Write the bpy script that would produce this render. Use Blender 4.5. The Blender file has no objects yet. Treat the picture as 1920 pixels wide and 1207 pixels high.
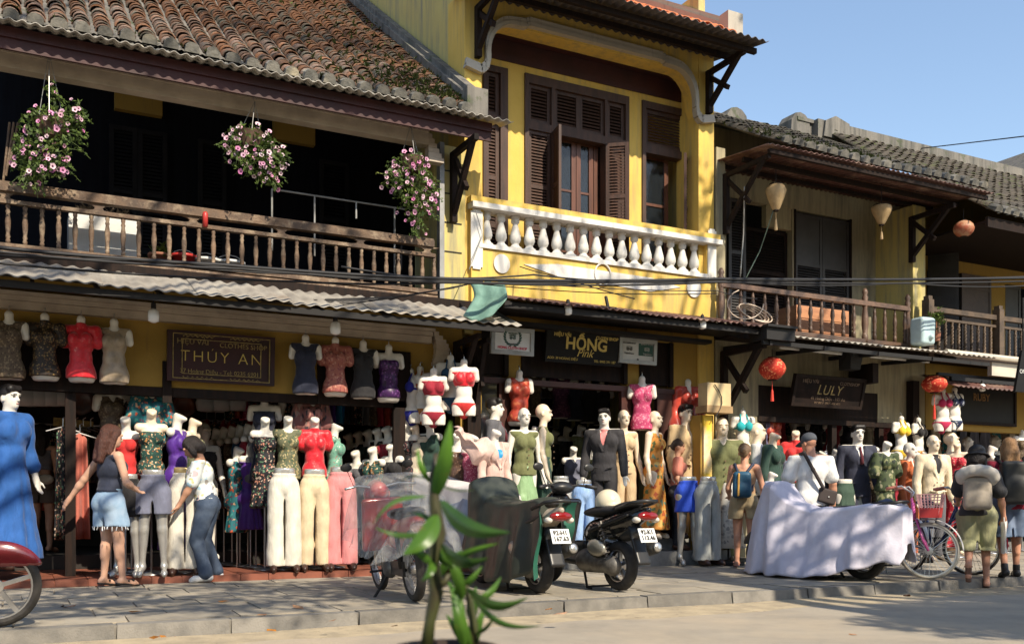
import bpy, math, random
import numpy as np
from math import sin, cos, pi, radians, sqrt, atan2
from mathutils import Matrix, Vector

# ---------------------------------------------------------------- camera, world, sun
SC = bpy.context.scene
COL = SC.collection
random.seed(7)
FP, CS, SS, HC, HY = 1800.0, 0.4555, 0.8902, 0.85, 945.0   # focal length (px of a 1920 wide frame), yaw, eye height, horizon row

cam = bpy.data.cameras.new('camera')
cam.sensor_width = 36.0
cam.lens = 36.0 * FP / 1920.0
cam.shift_y = (HY - 603.5) / 1920.0
cam.clip_start = 0.05
cam.clip_end = 600.0
cam.dof.use_dof = True
cam.dof.focus_distance = 11.5
cam.dof.aperture_fstop = 4.6
camo = bpy.data.objects.new('camera', cam)
COL.objects.link(camo)
camo.location = (0, 0, HC)
camo.rotation_euler = (pi / 2, 0, -math.acos(SS))
SC.camera = camo

SUN_EL, SUN_DX, SUN_DY = 41.5, -0.14, 1.0          # elevation (deg); ground direction the light travels
world = bpy.data.worlds.new('World')
SC.world = world
world.use_nodes = True
wn, wl = world.node_tree.nodes, world.node_tree.links
sky = wn.new('ShaderNodeTexSky')
sky.sky_type = 'NISHITA'
sky.sun_disc = False
sky.sun_elevation = radians(SUN_EL)
sky.sun_rotation = atan2(-SUN_DX, -SUN_DY)
sky.air_density, sky.dust_density, sky.ozone_density = 1.15, 0.9, 0.7
wl.new(sky.outputs[0], wn['Background'].inputs[0])
wn['Background'].inputs[1].default_value = 0.15
sd = bpy.data.lights.new('sun', 'SUN')
sd.energy = 4.6
sd.angle = radians(0.55)
sd.color = (1.0, 0.88, 0.70)
suno = bpy.data.objects.new('sun', sd)
COL.objects.link(suno)
hd = math.hypot(SUN_DX, SUN_DY)
suno.rotation_euler = Vector((SUN_DX / hd * cos(radians(SUN_EL)), SUN_DY / hd * cos(radians(SUN_EL)), -sin(radians(SUN_EL)))).to_track_quat('-Z', 'Y').to_euler()
suno.location = (0, -5, 20)
SC.view_settings.view_transform = 'Standard'
SC.view_settings.look = 'None'
SC.view_settings.exposure = 0.6
SC.view_settings.gamma = 1.0
SC.view_settings.use_curve_mapping = False
SC.cycles.max_bounces = 7
SC.cycles.transparent_max_bounces = 12
SC.cycles.sample_clamp_indirect = 6.0
SC.cycles.caustics_reflective = False
SC.cycles.caustics_refractive = False


# ---------------------------------------------------------------- measuring helpers
def W(px, py, Y):
    """point of the vertical plane Y that projects to photo pixel px, py"""
    r = (px - 960.0) / FP
    d = Y / (SS - CS * r)
    return Vector((d * (CS + SS * r), Y, HC + (HY - py) / FP * d))


def XW(px, Y):
    return W(px, 0, Y).x


def ZW(px, py, Y):
    return W(px, py, Y).z


def gz(Y):
    return 0.01 * (Y - 7.3)


def G(px, py, z=None):
    """point of the ground (or of the level z) seen at px, py"""
    r = (px - 960.0) / FP
    zz = 0.0 if z is None else z
    for _ in range(12):
        d = (HC - zz) * FP / (py - HY)
        Y = d * (SS - CS * r)
        if z is None:
            zz = gz(Y)
    return Vector((d * (CS + SS * r), Y, zz))


def dep(p):
    return CS * p[0] + SS * p[1]


# ---------------------------------------------------------------- materials
def lin(c):
    return c / 12.92 if c <= 0.04045 else ((c + 0.055) / 1.055) ** 2.4


def hx(s):
    return tuple(lin(int(s[i:i + 2], 16) / 255.0) for i in (0, 2, 4)) + (1.0,)


def col(c):
    if isinstance(c, str):
        return hx(c)
    return tuple(c) + (1.0,) if len(c) == 3 else tuple(c)


MATS = {}


def _base(name):
    m = bpy.data.materials.new(name)
    m.use_nodes = True
    nt = m.node_tree
    return m, nt.nodes, nt.links, nt.nodes['Principled BSDF']


def _vec(n, l, sc=(1, 1, 1), rnd=True):
    tc = n.new('ShaderNodeTexCoord')
    mp = n.new('ShaderNodeMapping')
    mp.inputs['Scale'].default_value = sc
    if rnd:
        oi = n.new('ShaderNodeObjectInfo')
        ad = n.new('ShaderNodeVectorMath')
        ad.operation = 'MULTIPLY_ADD'
        ad.inputs[1].default_value = (17.3, 9.1, 23.7)
        cx = n.new('ShaderNodeCombineXYZ')
        for i in range(3):
            l.new(oi.outputs['Random'], cx.inputs[i])
        l.new(cx.outputs[0], ad.inputs[0])
        l.new(tc.outputs['Object'], ad.inputs[2])
        l.new(ad.outputs[0], mp.inputs[0])
    else:
        l.new(tc.outputs['Object'], mp.inputs[0])
    return mp.outputs[0]


def _noise(n, l, v, sc, det=5, rough=0.6):
    t = n.new('ShaderNodeTexNoise')
    t.inputs['Scale'].default_value = sc
    t.inputs['Detail'].default_value = det
    t.inputs['Roughness'].default_value = rough
    l.new(v, t.inputs['Vector'])
    return t.outputs[0]


def _ramp(n, l, f, lo, hi, c0=(0, 0, 0, 1), c1=(1, 1, 1, 1)):
    r = n.new('ShaderNodeValToRGB')
    r.color_ramp.elements[0].position = lo
    r.color_ramp.elements[1].position = hi
    r.color_ramp.elements[0].color = c0
    r.color_ramp.elements[1].color = c1
    l.new(f, r.inputs[0])
    return r.outputs[0]


def _mix(n, l, f, a, b, mode='MIX'):
    m = n.new('ShaderNodeMix')
    m.data_type = 'RGBA'
    m.blend_type = mode
    for sock, v in ((m.inputs[0], f), (m.inputs[6], a), (m.inputs[7], b)):
        if hasattr(v, 'is_linked'):
            l.new(v, sock)
        else:
            sock.default_value = v
    return m.outputs[2]


def M(name, c, c2=None, sc=6.0, lo=0.4, hi=0.62, rough=0.65, bump=0.0, bsc=60.0, metal=0.0, rnd=0.0,
      c3=None, sc3=2.0, lo3=0.5, hi3=0.7, st=(1, 1, 1), spec=0.4, coat=0.0, sheen=0.0, hue=0.0, trl=0.0):
    """principled material: base colour broken by one or two noises, optional per-object variation and fine relief"""
    if name in MATS:
        return MATS[name]
    m, n, l, b = _base(name)
    v = _vec(n, l, st)
    out = col(c)
    if c2 is not None:
        out = _mix(n, l, _ramp(n, l, _noise(n, l, v, sc), lo, hi), col(c), col(c2))
    if c3 is not None:
        out = _mix(n, l, _ramp(n, l, _noise(n, l, v, sc3, 8, 0.65), lo3, hi3), out, col(c3))
    if rnd or hue:
        oi = n.new('ShaderNodeObjectInfo')
        hs = n.new('ShaderNodeHueSaturation')
        mr = n.new('ShaderNodeMapRange')
        mr.inputs['To Min'].default_value = 1 - rnd
        mr.inputs['To Max'].default_value = 1 + rnd
        l.new(oi.outputs['Random'], mr.inputs[0])
        l.new(mr.outputs[0], hs.inputs['Value'])
        if hue:
            wv = n.new('ShaderNodeMath')
            wv.operation = 'FRACT'
            mu = n.new('ShaderNodeMath')
            mu.operation = 'MULTIPLY'
            mu.inputs[1].default_value = 7.31
            l.new(oi.outputs['Random'], mu.inputs[0])
            l.new(mu.outputs[0], wv.inputs[0])
            m2 = n.new('ShaderNodeMapRange')
            m2.inputs['To Min'].default_value = 1 - hue
            m2.inputs['To Max'].default_value = 1 + hue
            l.new(wv.outputs[0], m2.inputs[0])
            l.new(m2.outputs[0], hs.inputs['Saturation'])
        if hasattr(out, 'is_linked'):
            l.new(out, hs.inputs['Color'])
        else:
            hs.inputs['Color'].default_value = out
        out = hs.outputs[0]
    if hasattr(out, 'is_linked'):
        l.new(out, b.inputs['Base Color'])
    else:
        b.inputs['Base Color'].default_value = out
    b.inputs['Roughness'].default_value = rough
    b.inputs['Metallic'].default_value = metal
    b.inputs['Specular IOR Level'].default_value = spec
    b.inputs['Coat Weight'].default_value = coat
    b.inputs['Sheen Weight'].default_value = sheen
    if bump:
        bp = n.new('ShaderNodeBump')
        bp.inputs['Strength'].default_value = bump
        bp.inputs['Distance'].default_value = 0.02
        l.new(_noise(n, l, v, bsc, 6), bp.inputs['Height'])
        l.new(bp.outputs[0], b.inputs['Normal'])
    if trl:
        tr = n.new('ShaderNodeBsdfTranslucent')
        if hasattr(out, 'is_linked'):
            l.new(out, tr.inputs[0])
        else:
            tr.inputs[0].default_value = out
        ms = n.new('ShaderNodeMixShader')
        ms.inputs[0].default_value = trl
        l.new(b.outputs[0], ms.inputs[1])
        l.new(tr.outputs[0], ms.inputs[2])
        l.new(ms.outputs[0], n['Material Output'].inputs[0])
    MATS[name] = m
    return m


def PRINT(name, base, cols, sc=30.0, cover=0.5, warp=0.05, rough=0.7, st=(1, 1, 1)):
    """printed cloth: warped voronoi cells in several flat colours over a ground colour"""
    if name in MATS:
        return MATS[name]
    m, n, l, b = _base(name)
    v = _vec(n, l, st)
    nz = n.new('ShaderNodeTexNoise')
    nz.inputs['Scale'].default_value = sc * 0.8
    l.new(v, nz.inputs['Vector'])
    ad = n.new('ShaderNodeVectorMath')
    ad.operation = 'MULTIPLY_ADD'
    ad.inputs[1].default_value = (warp,) * 3
    l.new(nz.outputs['Color'], ad.inputs[0])
    l.new(v, ad.inputs[2])
    vo = n.new('ShaderNodeTexVoronoi')
    vo.inputs['Scale'].default_value = sc
    l.new(ad.outputs[0], vo.inputs['Vector'])
    sp = n.new('ShaderNodeSeparateColor')
    l.new(vo.outputs['Color'], sp.inputs[0])
    r = n.new('ShaderNodeValToRGB')
    r.color_ramp.interpolation = 'CONSTANT'
    el = r.color_ramp.elements
    el[0].position = 0
    el[0].color = col(base)
    for i, c in enumerate(cols):
        p = 1 - cover + cover * i / len(cols)
        if i == 0:
            el[1].position = p
            el[1].color = col(c)
        else:
            e = el.new(p)
            e.color = col(c)
    l.new(sp.outputs[0], r.inputs[0])
    out = r.outputs[0]
    out = _mix(n, l, _ramp(n, l, vo.outputs['Distance'], 0.45, 0.6), out, col(base))
    l.new(out, b.inputs['Base Color'])
    b.inputs['Roughness'].default_value = rough
    b.inputs['Specular IOR Level'].default_value = 0.3
    MATS[name] = m
    return m


def WALL(name, c, c2, grime, g0=0.5, g1=0.75, moss=None):
    """old limewash: broad tone changes, streaks running down, small flaking"""
    if name in MATS:
        return MATS[name]
    m, n, l, b = _base(name)
    v = _vec(n, l, (1, 1, 1), False)
    vs = _vec(n, l, (5.0, 5.0, 0.45), False)
    out = _mix(n, l, _ramp(n, l, _noise(n, l, v, 1.3, 8, 0.62), 0.35, 0.68), col(c), col(c2))
    out = _mix(n, l, _ramp(n, l, _noise(n, l, vs, 1.6, 7, 0.7), g0, g1), out, col(grime))
    fl = _ramp(n, l, _noise(n, l, v, 14.0, 8, 0.75), 0.66, 0.72)
    out = _mix(n, l, fl, out, col(grime))
    if moss:
        out = _mix(n, l, _ramp(n, l, _noise(n, l, v, 3.1, 9, 0.7), 0.56, 0.68), out, col(moss))
    l.new(out, b.inputs['Base Color'])
    b.inputs['Roughness'].default_value = 0.85
    b.inputs['Specular IOR Level'].default_value = 0.2
    bp = n.new('ShaderNodeBump')
    bp.inputs['Strength'].default_value = 0.25
    bp.inputs['Distance'].default_value = 0.01
    l.new(_noise(n, l, v, 22.0, 8, 0.7), bp.inputs['Height'])
    l.new(bp.outputs[0], b.inputs['Normal'])
    MATS[name] = m
    return m


def FILM(name, tint, mixv=0.35, rough=0.12):
    """clear plastic sheet or window glass: mostly see-through, with gloss"""
    if name in MATS:
        return MATS[name]
    m, n, l, b = _base(name)
    b.inputs['Base Color'].default_value = col(tint)
    b.inputs['Roughness'].default_value = rough
    b.inputs['Specular IOR Level'].default_value = 0.8
    tr = n.new('ShaderNodeBsdfTransparent')
    tr.inputs[0].default_value = (0.93, 0.94, 0.93, 1)
    ms = n.new('ShaderNodeMixShader')
    ms.inputs[0].default_value = mixv
    bp = n.new('ShaderNodeBump')
    bp.inputs['Strength'].default_value = 1.0 if 'wrap' in name else 0.3
    bp.inputs['Distance'].default_value = 0.06 if 'wrap' in name else 0.02
    l.new(_noise(n, l, _vec(n, l), 9.0, 6, 0.6), bp.inputs['Height'])
    l.new(bp.outputs[0], b.inputs['Normal'])
    l.new(tr.outputs[0], ms.inputs[1])
    l.new(b.outputs[0], ms.inputs[2])
    l.new(ms.outputs[0], n['Material Output'].inputs[0])
    MATS[name] = m
    return m


# ---------------------------------------------------------------- objects
def tag(o, label=None, cat=None, group=None, kind=None):
    if label:
        o['label'] = label
    if cat:
        o['category'] = cat
    if group:
        o['group'] = group
    if kind:
        o['kind'] = kind
    return o


def empty(name, loc, rz=0.0, label=None, cat=None, group=None, s=1.0):
    o = bpy.data.objects.new(name, None)
    o.empty_display_size = 0.1
    COL.objects.link(o)
    o.location = loc
    o.rotation_euler = (0, 0, rz)
    o.scale = (s, s, s)
    return tag(o, label, cat, group)


def link(name, me, mat, parent=None, loc=(0, 0, 0), rot=(0, 0, 0), sc=None):
    """a mesh object; its material sits on the object so that mesh data can be shared"""
    o = bpy.data.objects.new(name, me)
    COL.objects.link(o)
    if mat is not None:
        if not me.materials:
            me.materials.append(None)
        o.material_slots[0].link = 'OBJECT'
        o.material_slots[0].material = mat
    o.location = loc
    o.rotation_euler = rot
    if sc is not None:
        o.scale = sc if hasattr(sc, '__len__') else (sc,) * 3
    if parent is not None:
        o.parent = parent
    return o


def mesh(name, v, f, smooth=False):
    me = bpy.data.meshes.new(name)
    me.from_pydata([tuple(p) for p in v], [], f)
    if smooth:
        me.polygons.foreach_set('use_smooth', [True] * len(me.polygons))
    me.update()
    return me


class MB:
    """collects solids and links them as ONE mesh object"""

    def __init__(self):
        self.v, self.f = [], []

    def add(self, vs, fs):
        b = len(self.v)
        self.v += [tuple(p) for p in vs]
        self.f += [[i + b for i in q] for q in fs]
        return self

    def hexa(self, p):
        return self.add(p, [(0, 3, 2, 1), (4, 5, 6, 7), (0, 1, 5, 4), (1, 2, 6, 5), (2, 3, 7, 6), (3, 0, 4, 7)])

    def bx(self, x0, x1, y0, y1, z0, z1):
        return self.hexa([(x0, y0, z0), (x1, y0, z0), (x1, y1, z0), (x0, y1, z0), (x0, y0, z1), (x1, y0, z1), (x1, y1, z1), (x0, y1, z1)])

    def box(self, c, s, R=None):
        p = [Vector((sx * s[0] / 2, sy * s[1] / 2, sz * s[2] / 2)) for sz in (-1, 1) for sx, sy in ((-1, -1), (1, -1), (1, 1), (-1, 1))]
        if R is not None:
            p = [R @ q for q in p]
        return self.hexa([q + Vector(c) for q in p])

    def bar(self, a, b, w, t=None, up=(0, 0, 1)):
        """a straight bar of rectangular section from a to b"""
        a, b = Vector(a), Vector(b)
        d = (b - a).normalized()
        s = d.cross(Vector(up))
        if s.length < 1e-4:
            s = d.cross(Vector((1, 0, 0)))
        s.normalize()
        u = s.cross(d)
        t = w if t is None else t
        p = []
        for c in (a, b):
            for i, j in ((-1, -1), (1, -1), (1, 1), (-1, 1)):
                p.append(c + s * (i * w / 2) + u * (j * t / 2))
        return self.hexa(p)

    def tube(self, pts, r, n=8, cap=True):
        pts = [Vector(p) for p in pts]
        m = len(pts)
        rs = r if hasattr(r, '__len__') else [r] * m
        rings = []
        prev = None
        for i, p in enumerate(pts):
            d = (pts[min(i + 1, m - 1)] - pts[max(i - 1, 0)])
            if d.length < 1e-9:
                d = Vector((0, 0, 1))
            d.normalize()
            if prev is None:
                prev = d.orthogonal().normalized()
            s = (prev - d * prev.dot(d))
            s = s.normalized() if s.length > 1e-6 else d.orthogonal().normalized()
            prev = s
            t = d.cross(s)
            rings.append([p + (s * cos(2 * pi * k / n) + t * sin(2 * pi * k / n)) * rs[i] for k in range(n)])
        vs = [q for R in rings for q in R]
        fs = [(i * n + k, i * n + (k + 1) % n, (i + 1) * n + (k + 1) % n, (i + 1) * n + k) for i in range(m - 1) for k in range(n)]
        if cap:
            fs += [tuple(range(n - 1, -1, -1)), tuple((m - 1) * n + k for k in range(n))]
        return self.add(vs, fs)

    def lathe(self, prof, c=(0, 0, 0), n=12, ax='z', sq=1.0):
        """profile of (radius, height) turned about an axis through c"""
        vs = []
        for r, h in prof:
            for k in range(n):
                a = 2 * pi * k / n
                x, y = r * cos(a), r * sin(a) * sq
                vs.append({'z': (c[0] + x, c[1] + y, c[2] + h), 'x': (c[0] + h, c[1] + x, c[2] + y), 'y': (c[0] + x, c[1] + h, c[2] + y)}[ax])
        m = len(prof)
        fs = [(i * n + k, i * n + (k + 1) % n, (i + 1) * n + (k + 1) % n, (i + 1) * n + k) for i in range(m - 1) for k in range(n)]
        fs += [tuple(range(n - 1, -1, -1)), tuple((m - 1) * n + k for k in range(n))]
        return self.add(vs, fs)

    def grid(self, fn, nu, nv, cu=False):
        vs = [fn(i / nu, j / nv) for j in range(nv + 1) for i in range(nu + (0 if cu else 1))]
        w = nu if cu else nu + 1
        fs = []
        for j in range(nv):
            for i in range(nu):
                i2 = (i + 1) % w if cu else i + 1
                fs.append((j * w + i, j * w + i2, (j + 1) * w + i2, (j + 1) * w + i))
        return self.add(vs, fs)

    def prism(self, poly, y0, y1):
        """outline of (x, z) pushed from y0 to y1"""
        n = len(poly)
        vs = [(x, y0, z) for x, z in poly] + [(x, y1, z) for x, z in poly]
        fs = [tuple(range(n)), tuple(range(2 * n - 1, n - 1, -1))] + [(i, i + n, (i + 1) % n + n, (i + 1) % n) for i in range(n)]
        return self.add(vs, fs)

    def prismx(self, poly, x0, x1):
        """outline of (y, z) pushed from x0 to x1"""
        n = len(poly)
        vs = [(x0, y, z) for y, z in poly] + [(x1, y, z) for y, z in poly]
        fs = [tuple(range(n - 1, -1, -1)), tuple(range(n, 2 * n))] + [(i, (i + 1) % n, (i + 1) % n + n, i + n) for i in range(n)]
        return self.add(vs, fs)

    def data(self, name, smooth=False):
        return mesh(name, self.v, self.f, smooth)

    def obj(self, name, mat, parent=None, smooth=False, thick=0.0, angle=None):
        """link it: verts are in world space unless the parent is turned; top-level meshes get their origin at their base"""
        loc = Vector((0, 0, 0))
        if parent is None:
            a = np.array(self.v)
            loc = Vector(((a[:, 0].min() + a[:, 0].max()) / 2, (a[:, 1].min() + a[:, 1].max()) / 2, a[:, 2].min()))
            self.v = [tuple(Vector(p) - loc) for p in self.v]
        me = self.data(name, smooth)
        if angle is not None:
            me.polygons.foreach_set('use_smooth', [True] * len(me.polygons))
            me.set_sharp_from_angle(angle=radians(angle))
        o = link(name, me, mat, parent, loc)
        if parent is not None and parent.parent is None and parent.get('wld'):
            o.location = -parent.location
        if thick:
            md = o.modifiers.new('solid', 'SOLIDIFY')
            md.thickness = thick
            md.offset = 0
        return o


def wempty(name, loc, label, cat, group=None):
    """an empty whose children are given in world space"""
    o = empty(name, loc, 0, label, cat, group)
    o['wld'] = 1
    return o


def wchild(o, parent):
    o.parent = parent
    if parent.get('wld'):
        o.location = Vector(o.location) - parent.location
    return o


def text(name, s, size, loc, mat, parent, rot=(pi / 2, 0, 0), ext=0.002, al='CENTER', shear=0.0, sp=1.0, sx=1.0, off=0.0):
    cu = bpy.data.curves.new(name, 'FONT')
    cu.body = s
    cu.size = size * 0.86
    cu.extrude = ext
    cu.align_x = al
    cu.align_y = 'CENTER'
    cu.shear = shear
    cu.space_character = sp
    cu.offset = off
    cu.resolution_u = 3
    cu.materials.append(mat)
    tmp = bpy.data.objects.new('lettering_curve', cu)
    me = bpy.data.meshes.new_from_object(tmp)
    bpy.data.objects.remove(tmp)
    bpy.data.curves.remove(cu)
    o = link(name, me, mat)
    o.location = Vector(loc) - (parent.location if parent is not None and parent.get('wld') else Vector((0, 0, 0)))
    o.rotation_euler = rot
    o.scale = (sx, 1, 1)
    o.parent = parent
    return o


# ---------------------------------------------------------------- soft shapes: blended solids meshed by surface nets
def C(a, b, r1, r2=None, k=None, op='u', sq=None):
    return ('c', np.array(a, float), np.array(b, float), r1, r1 if r2 is None else r2, k, op, sq)


def E(c, r, R=None, k=None, op='u'):
    return ('e', np.array(c, float), np.array(r, float), R, k, op)


def BX(c, hlf, R=None, rd=0.01, k=None, op='u'):
    return ('b', np.array(c, float), np.array(hlf, float), R, rd, k, op)


def CUT(p, nrm):
    n = np.array(nrm, float)
    return ('h', np.array(p, float), n / np.linalg.norm(n))


def rotx(a):
    c, s = cos(a), sin(a)
    return np.array([[1, 0, 0], [0, c, -s], [0, s, c]])


def roty(a):
    c, s = cos(a), sin(a)
    return np.array([[c, 0, s], [0, 1, 0], [-s, 0, c]])


def rotz(a):
    c, s = cos(a), sin(a)
    return np.array([[c, -s, 0], [s, c, 0], [0, 0, 1]])


def soft(name, prims, res=0.013, k=0.02, fold=None, wr=None, seed=0):
    """fold = (count, amplitude, z_top, z_hem[, cx, cy]) pleats that grow towards the hem; wr = (amplitude, scale) creases"""
    lo, hi = np.full(3, 1e9), np.full(3, -1e9)
    for p in prims:
        if p[0] == 'c' and p[6] == 'u':
            r = max(p[3], p[4])
            lo = np.minimum(lo, np.minimum(p[1], p[2]) - r)
            hi = np.maximum(hi, np.maximum(p[1], p[2]) + r)
        elif p[0] in 'eb' and p[-1] == 'u':
            r = p[2] if p[3] is None else np.full(3, np.linalg.norm(p[2]) if p[0] == 'b' else p[2].max())
            lo, hi = np.minimum(lo, p[1] - r), np.maximum(hi, p[1] + r)
    for p in prims:
        if p[0] == 'h':
            for i in range(3):
                if p[2][i] > 0.999:
                    hi[i] = min(hi[i], p[1][i])
                elif p[2][i] < -0.999:
                    lo[i] = max(lo[i], p[1][i])
    pad = 3 * res + (fold[1] if fold else 0) + (wr[0] if wr else 0)
    lo, hi = lo - pad, hi + pad
    ax = [np.arange(lo[i], hi[i] + res, res, dtype=np.float32) for i in range(3)]
    sh = tuple(len(a) for a in ax)
    D = np.full(sh, 0.3, np.float32)
    for p in prims:
        if p[0] == 'h':
            q = [(ax[i] - p[1][i]) * p[2][i] for i in range(3)]
            D = np.maximum(D, (q[0][:, None, None] + q[1][None, :, None] + q[2][None, None, :]).astype(np.float32))
            continue
        kk = p[5] if p[0] in 'cb' else p[4]
        kk = k if kk is None else kk
        m = max(kk, 0) + 3 * res + 0.02
        if p[0] == 'c':
            r = max(p[3], p[4])
            b0, b1 = np.minimum(p[1], p[2]) - r - m, np.maximum(p[1], p[2]) + r + m
        else:
            r = p[2] if p[3] is None else np.full(3, np.linalg.norm(p[2]) if p[0] == 'b' else p[2].max())
            b0, b1 = p[1] - r - m, p[1] + r + m
        sl = []
        for i in range(3):
            i0, i1 = np.searchsorted(ax[i], b0[i]), np.searchsorted(ax[i], b1[i])
            sl.append(slice(i0, i1))
        if any(s.start >= s.stop for s in sl):
            continue
        sl = tuple(sl)
        g = [ax[i][sl[i]] for i in range(3)]
        X, Y, Z = g[0][:, None, None], g[1][None, :, None], g[2][None, None, :]
        c = p[1]
        if p[0] == 'c':
            ba = p[2] - p[1]
            sq = p[7] if p[7] is not None else (1, 1, 1)
            x, y, z = (X - c[0]) / sq[0], (Y - c[1]) / sq[1], (Z - c[2]) / sq[2]
            ba = ba / np.array(sq)
            L = max(float(ba @ ba), 1e-9)
            t = np.clip((x * ba[0] + y * ba[1] + z * ba[2]) / L, 0, 1)
            d = np.sqrt((x - t * ba[0]) ** 2 + (y - t * ba[1]) ** 2 + (z - t * ba[2]) ** 2) - (p[3] + (p[4] - p[3]) * t)
            d = d * min(sq)
        else:
            x, y, z = X - c[0], Y - c[1], Z - c[2]
            if p[3] is not None:
                R = p[3].T
                x, y, z = (R[0, 0] * x + R[0, 1] * y + R[0, 2] * z, R[1, 0] * x + R[1, 1] * y + R[1, 2] * z, R[2, 0] * x + R[2, 1] * y + R[2, 2] * z)
            if p[0] == 'e':
                r = p[2]
                k0 = np.sqrt((x / r[0]) ** 2 + (y / r[1]) ** 2 + (z / r[2]) ** 2)
                k1 = np.sqrt((x / r[0] ** 2) ** 2 + (y / r[1] ** 2) ** 2 + (z / r[2] ** 2) ** 2) + 1e-9
                d = k0 * (k0 - 1) / k1
            else:
                hh, rd = p[2] - p[4], p[4]
                qx, qy, qz = np.abs(x) - hh[0], np.abs(y) - hh[1], np.abs(z) - hh[2]
                d = np.sqrt(np.maximum(qx, 0) ** 2 + np.maximum(qy, 0) ** 2 + np.maximum(qz, 0) ** 2) + np.minimum(np.maximum(qx, np.maximum(qy, qz)), 0) - rd
        d = np.broadcast_to(d, tuple(len(a) for a in g)).astype(np.float32)
        A = D[sl]
        if p[-1 if p[0] != 'c' else 6] == 'u':
            if kk > 0:
                h = np.maximum(kk - np.abs(A - d), 0) / kk
                D[sl] = np.minimum(A, d) - h * h * kk * 0.25
            else:
                D[sl] = np.minimum(A, d)
        else:
            D[sl] = np.maximum(A, -d)
    if fold or wr:
        rg = np.random.RandomState(seed + 11)
        X, Y, Z = ax[0][:, None, None], ax[1][None, :, None], ax[2][None, None, :]
        if fold:
            n_, am, zt, zh = fold[:4]
            cx, cy = fold[4:6] if len(fold) > 4 else (0, 0)
            th = np.arctan2(Y - cy, X - cx)
            w = np.clip((zt - Z) / (zt - zh), 0, 1)
            D = D + (am * w * (np.sin(n_ * th + 1.3 * np.sin(2 * th + seed)) + 0.5 * np.sin((n_ * 1.7 // 1) * th + seed * 1.7))).astype(np.float32)
        if wr:
            acc = 0
            for q in range(5):
                kv = rg.normal(size=3)
                kv = kv / np.linalg.norm(kv) * wr[1] * (0.7 + 0.35 * q)
                ph = rg.uniform(0, 6.28)
                acc = acc + np.sin(kv[0] * X + kv[1] * Y + kv[2] * Z + ph + 1.2 * np.sin(kv[2] * 0.6 * X - kv[0] * 0.6 * Z + q)) / (1 + 0.3 * q)
            D = D + (wr[0] * 0.4 * acc).astype(np.float32)
        for p in prims:          # keep cut edges straight
            if p[0] == 'h':
                q = [(ax[i] - p[1][i]) * p[2][i] for i in range(3)]
                D = np.maximum(D, (q[0][:, None, None] + q[1][None, :, None] + q[2][None, None, :]).astype(np.float32))
    D = np.pad(D, 1, constant_values=1.0)
    org = lo - res
    S = D < 0
    nx, ny, nz = D.shape
    cnt = sum(S[a:nx - 1 + a, b:ny - 1 + b, c:nz - 1 + c].astype(np.int8) for a in (0, 1) for b in (0, 1) for c in (0, 1))
    act = (cnt > 0) & (cnt < 8)
    I = np.argwhere(act)
    idx = np.full(act.shape, -1, np.int32)
    idx[act] = np.arange(len(I))
    cor = [(a, b, c) for a in (0, 1) for b in (0, 1) for c in (0, 1)]
    val = {q: D[I[:, 0] + q[0], I[:, 1] + q[1], I[:, 2] + q[2]] for q in cor}
    acc, num = np.zeros((len(I), 3)), np.zeros(len(I))
    for q in cor:
        for i in range(3):
            if q[i] == 0:
                q2 = list(q)
                q2[i] = 1
                a, b = val[q], val[tuple(q2)]
                msk = (a < 0) != (b < 0)
                t = np.where(msk, a / np.where(msk, a - b, 1), 0)
                pos = np.tile(np.array(q, float), (len(I), 1))
                pos[:, i] = t
                acc += pos * msk[:, None]
                num += msk
    V = org + (I + acc / np.maximum(num, 1)[:, None]) * res
    F = []
    for i in range(3):
        a = [slice(1, -1)] * 3
        b = [slice(1, -1)] * 3
        a[i] = slice(0, -1)
        b[i] = slice(1, None)
        A, B = S[tuple(a)], S[tuple(b)]
        e = np.argwhere(A != B)
        if not len(e):
            continue
        pos = e.copy()
        for q in range(3):
            if q != i:
                pos[:, q] += 1
        sgn = A[e[:, 0], e[:, 1], e[:, 2]]
        u, w = (i + 1) % 3, (i + 2) % 3
        quad = []
        for du, dw in ((-1, -1), (0, -1), (0, 0), (-1, 0)):
            c = pos.copy()
            c[:, u] += du
            c[:, w] += dw
            quad.append(idx[c[:, 0], c[:, 1], c[:, 2]])
        quad = np.stack(quad, 1)
        quad[~sgn] = quad[~sgn][:, ::-1]
        F.append(quad)
    F = np.concatenate(F)
    me = bpy.data.meshes.new(name)
    me.vertices.add(len(V))
    me.vertices.foreach_set('co', V.astype(np.float32).ravel())
    me.loops.add(len(F) * 4)
    me.loops.foreach_set('vertex_index', F.astype(np.int32).ravel())
    me.polygons.add(len(F))
    me.polygons.foreach_set('loop_start', np.arange(0, len(F) * 4, 4, dtype=np.int32))
    me.polygons.foreach_set('loop_total', np.full(len(F), 4, np.int32))
    me.polygons.foreach_set('use_smooth', np.ones(len(F), bool))
    me.update(calc_edges=True)
    return me


# ================================================================ shared materials
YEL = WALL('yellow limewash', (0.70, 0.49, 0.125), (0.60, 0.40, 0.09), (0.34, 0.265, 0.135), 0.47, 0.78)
YEL2 = WALL('worn pale yellow limewash', (0.56, 0.47, 0.17), (0.50, 0.40, 0.15), (0.27, 0.25, 0.17), 0.46, 0.70)
YEL_SHADE = WALL('ochre shop wall darkened for shade', (0.37, 0.235, 0.055), (0.31, 0.195, 0.045), (0.19, 0.135, 0.06), 0.54, 0.80)  # ochre limewash darkened: shade under awnings and eaves is put into the colour
CREAM = WALL('stained cream wall', (0.40, 0.35, 0.22), (0.33, 0.29, 0.19), (0.17, 0.155, 0.115), 0.45, 0.70)
GREYW = WALL('grey lime mortar', (0.205, 0.19, 0.165), (0.145, 0.138, 0.125), (0.06, 0.06, 0.056), 0.42, 0.70, (0.07, 0.085, 0.045))
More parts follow.
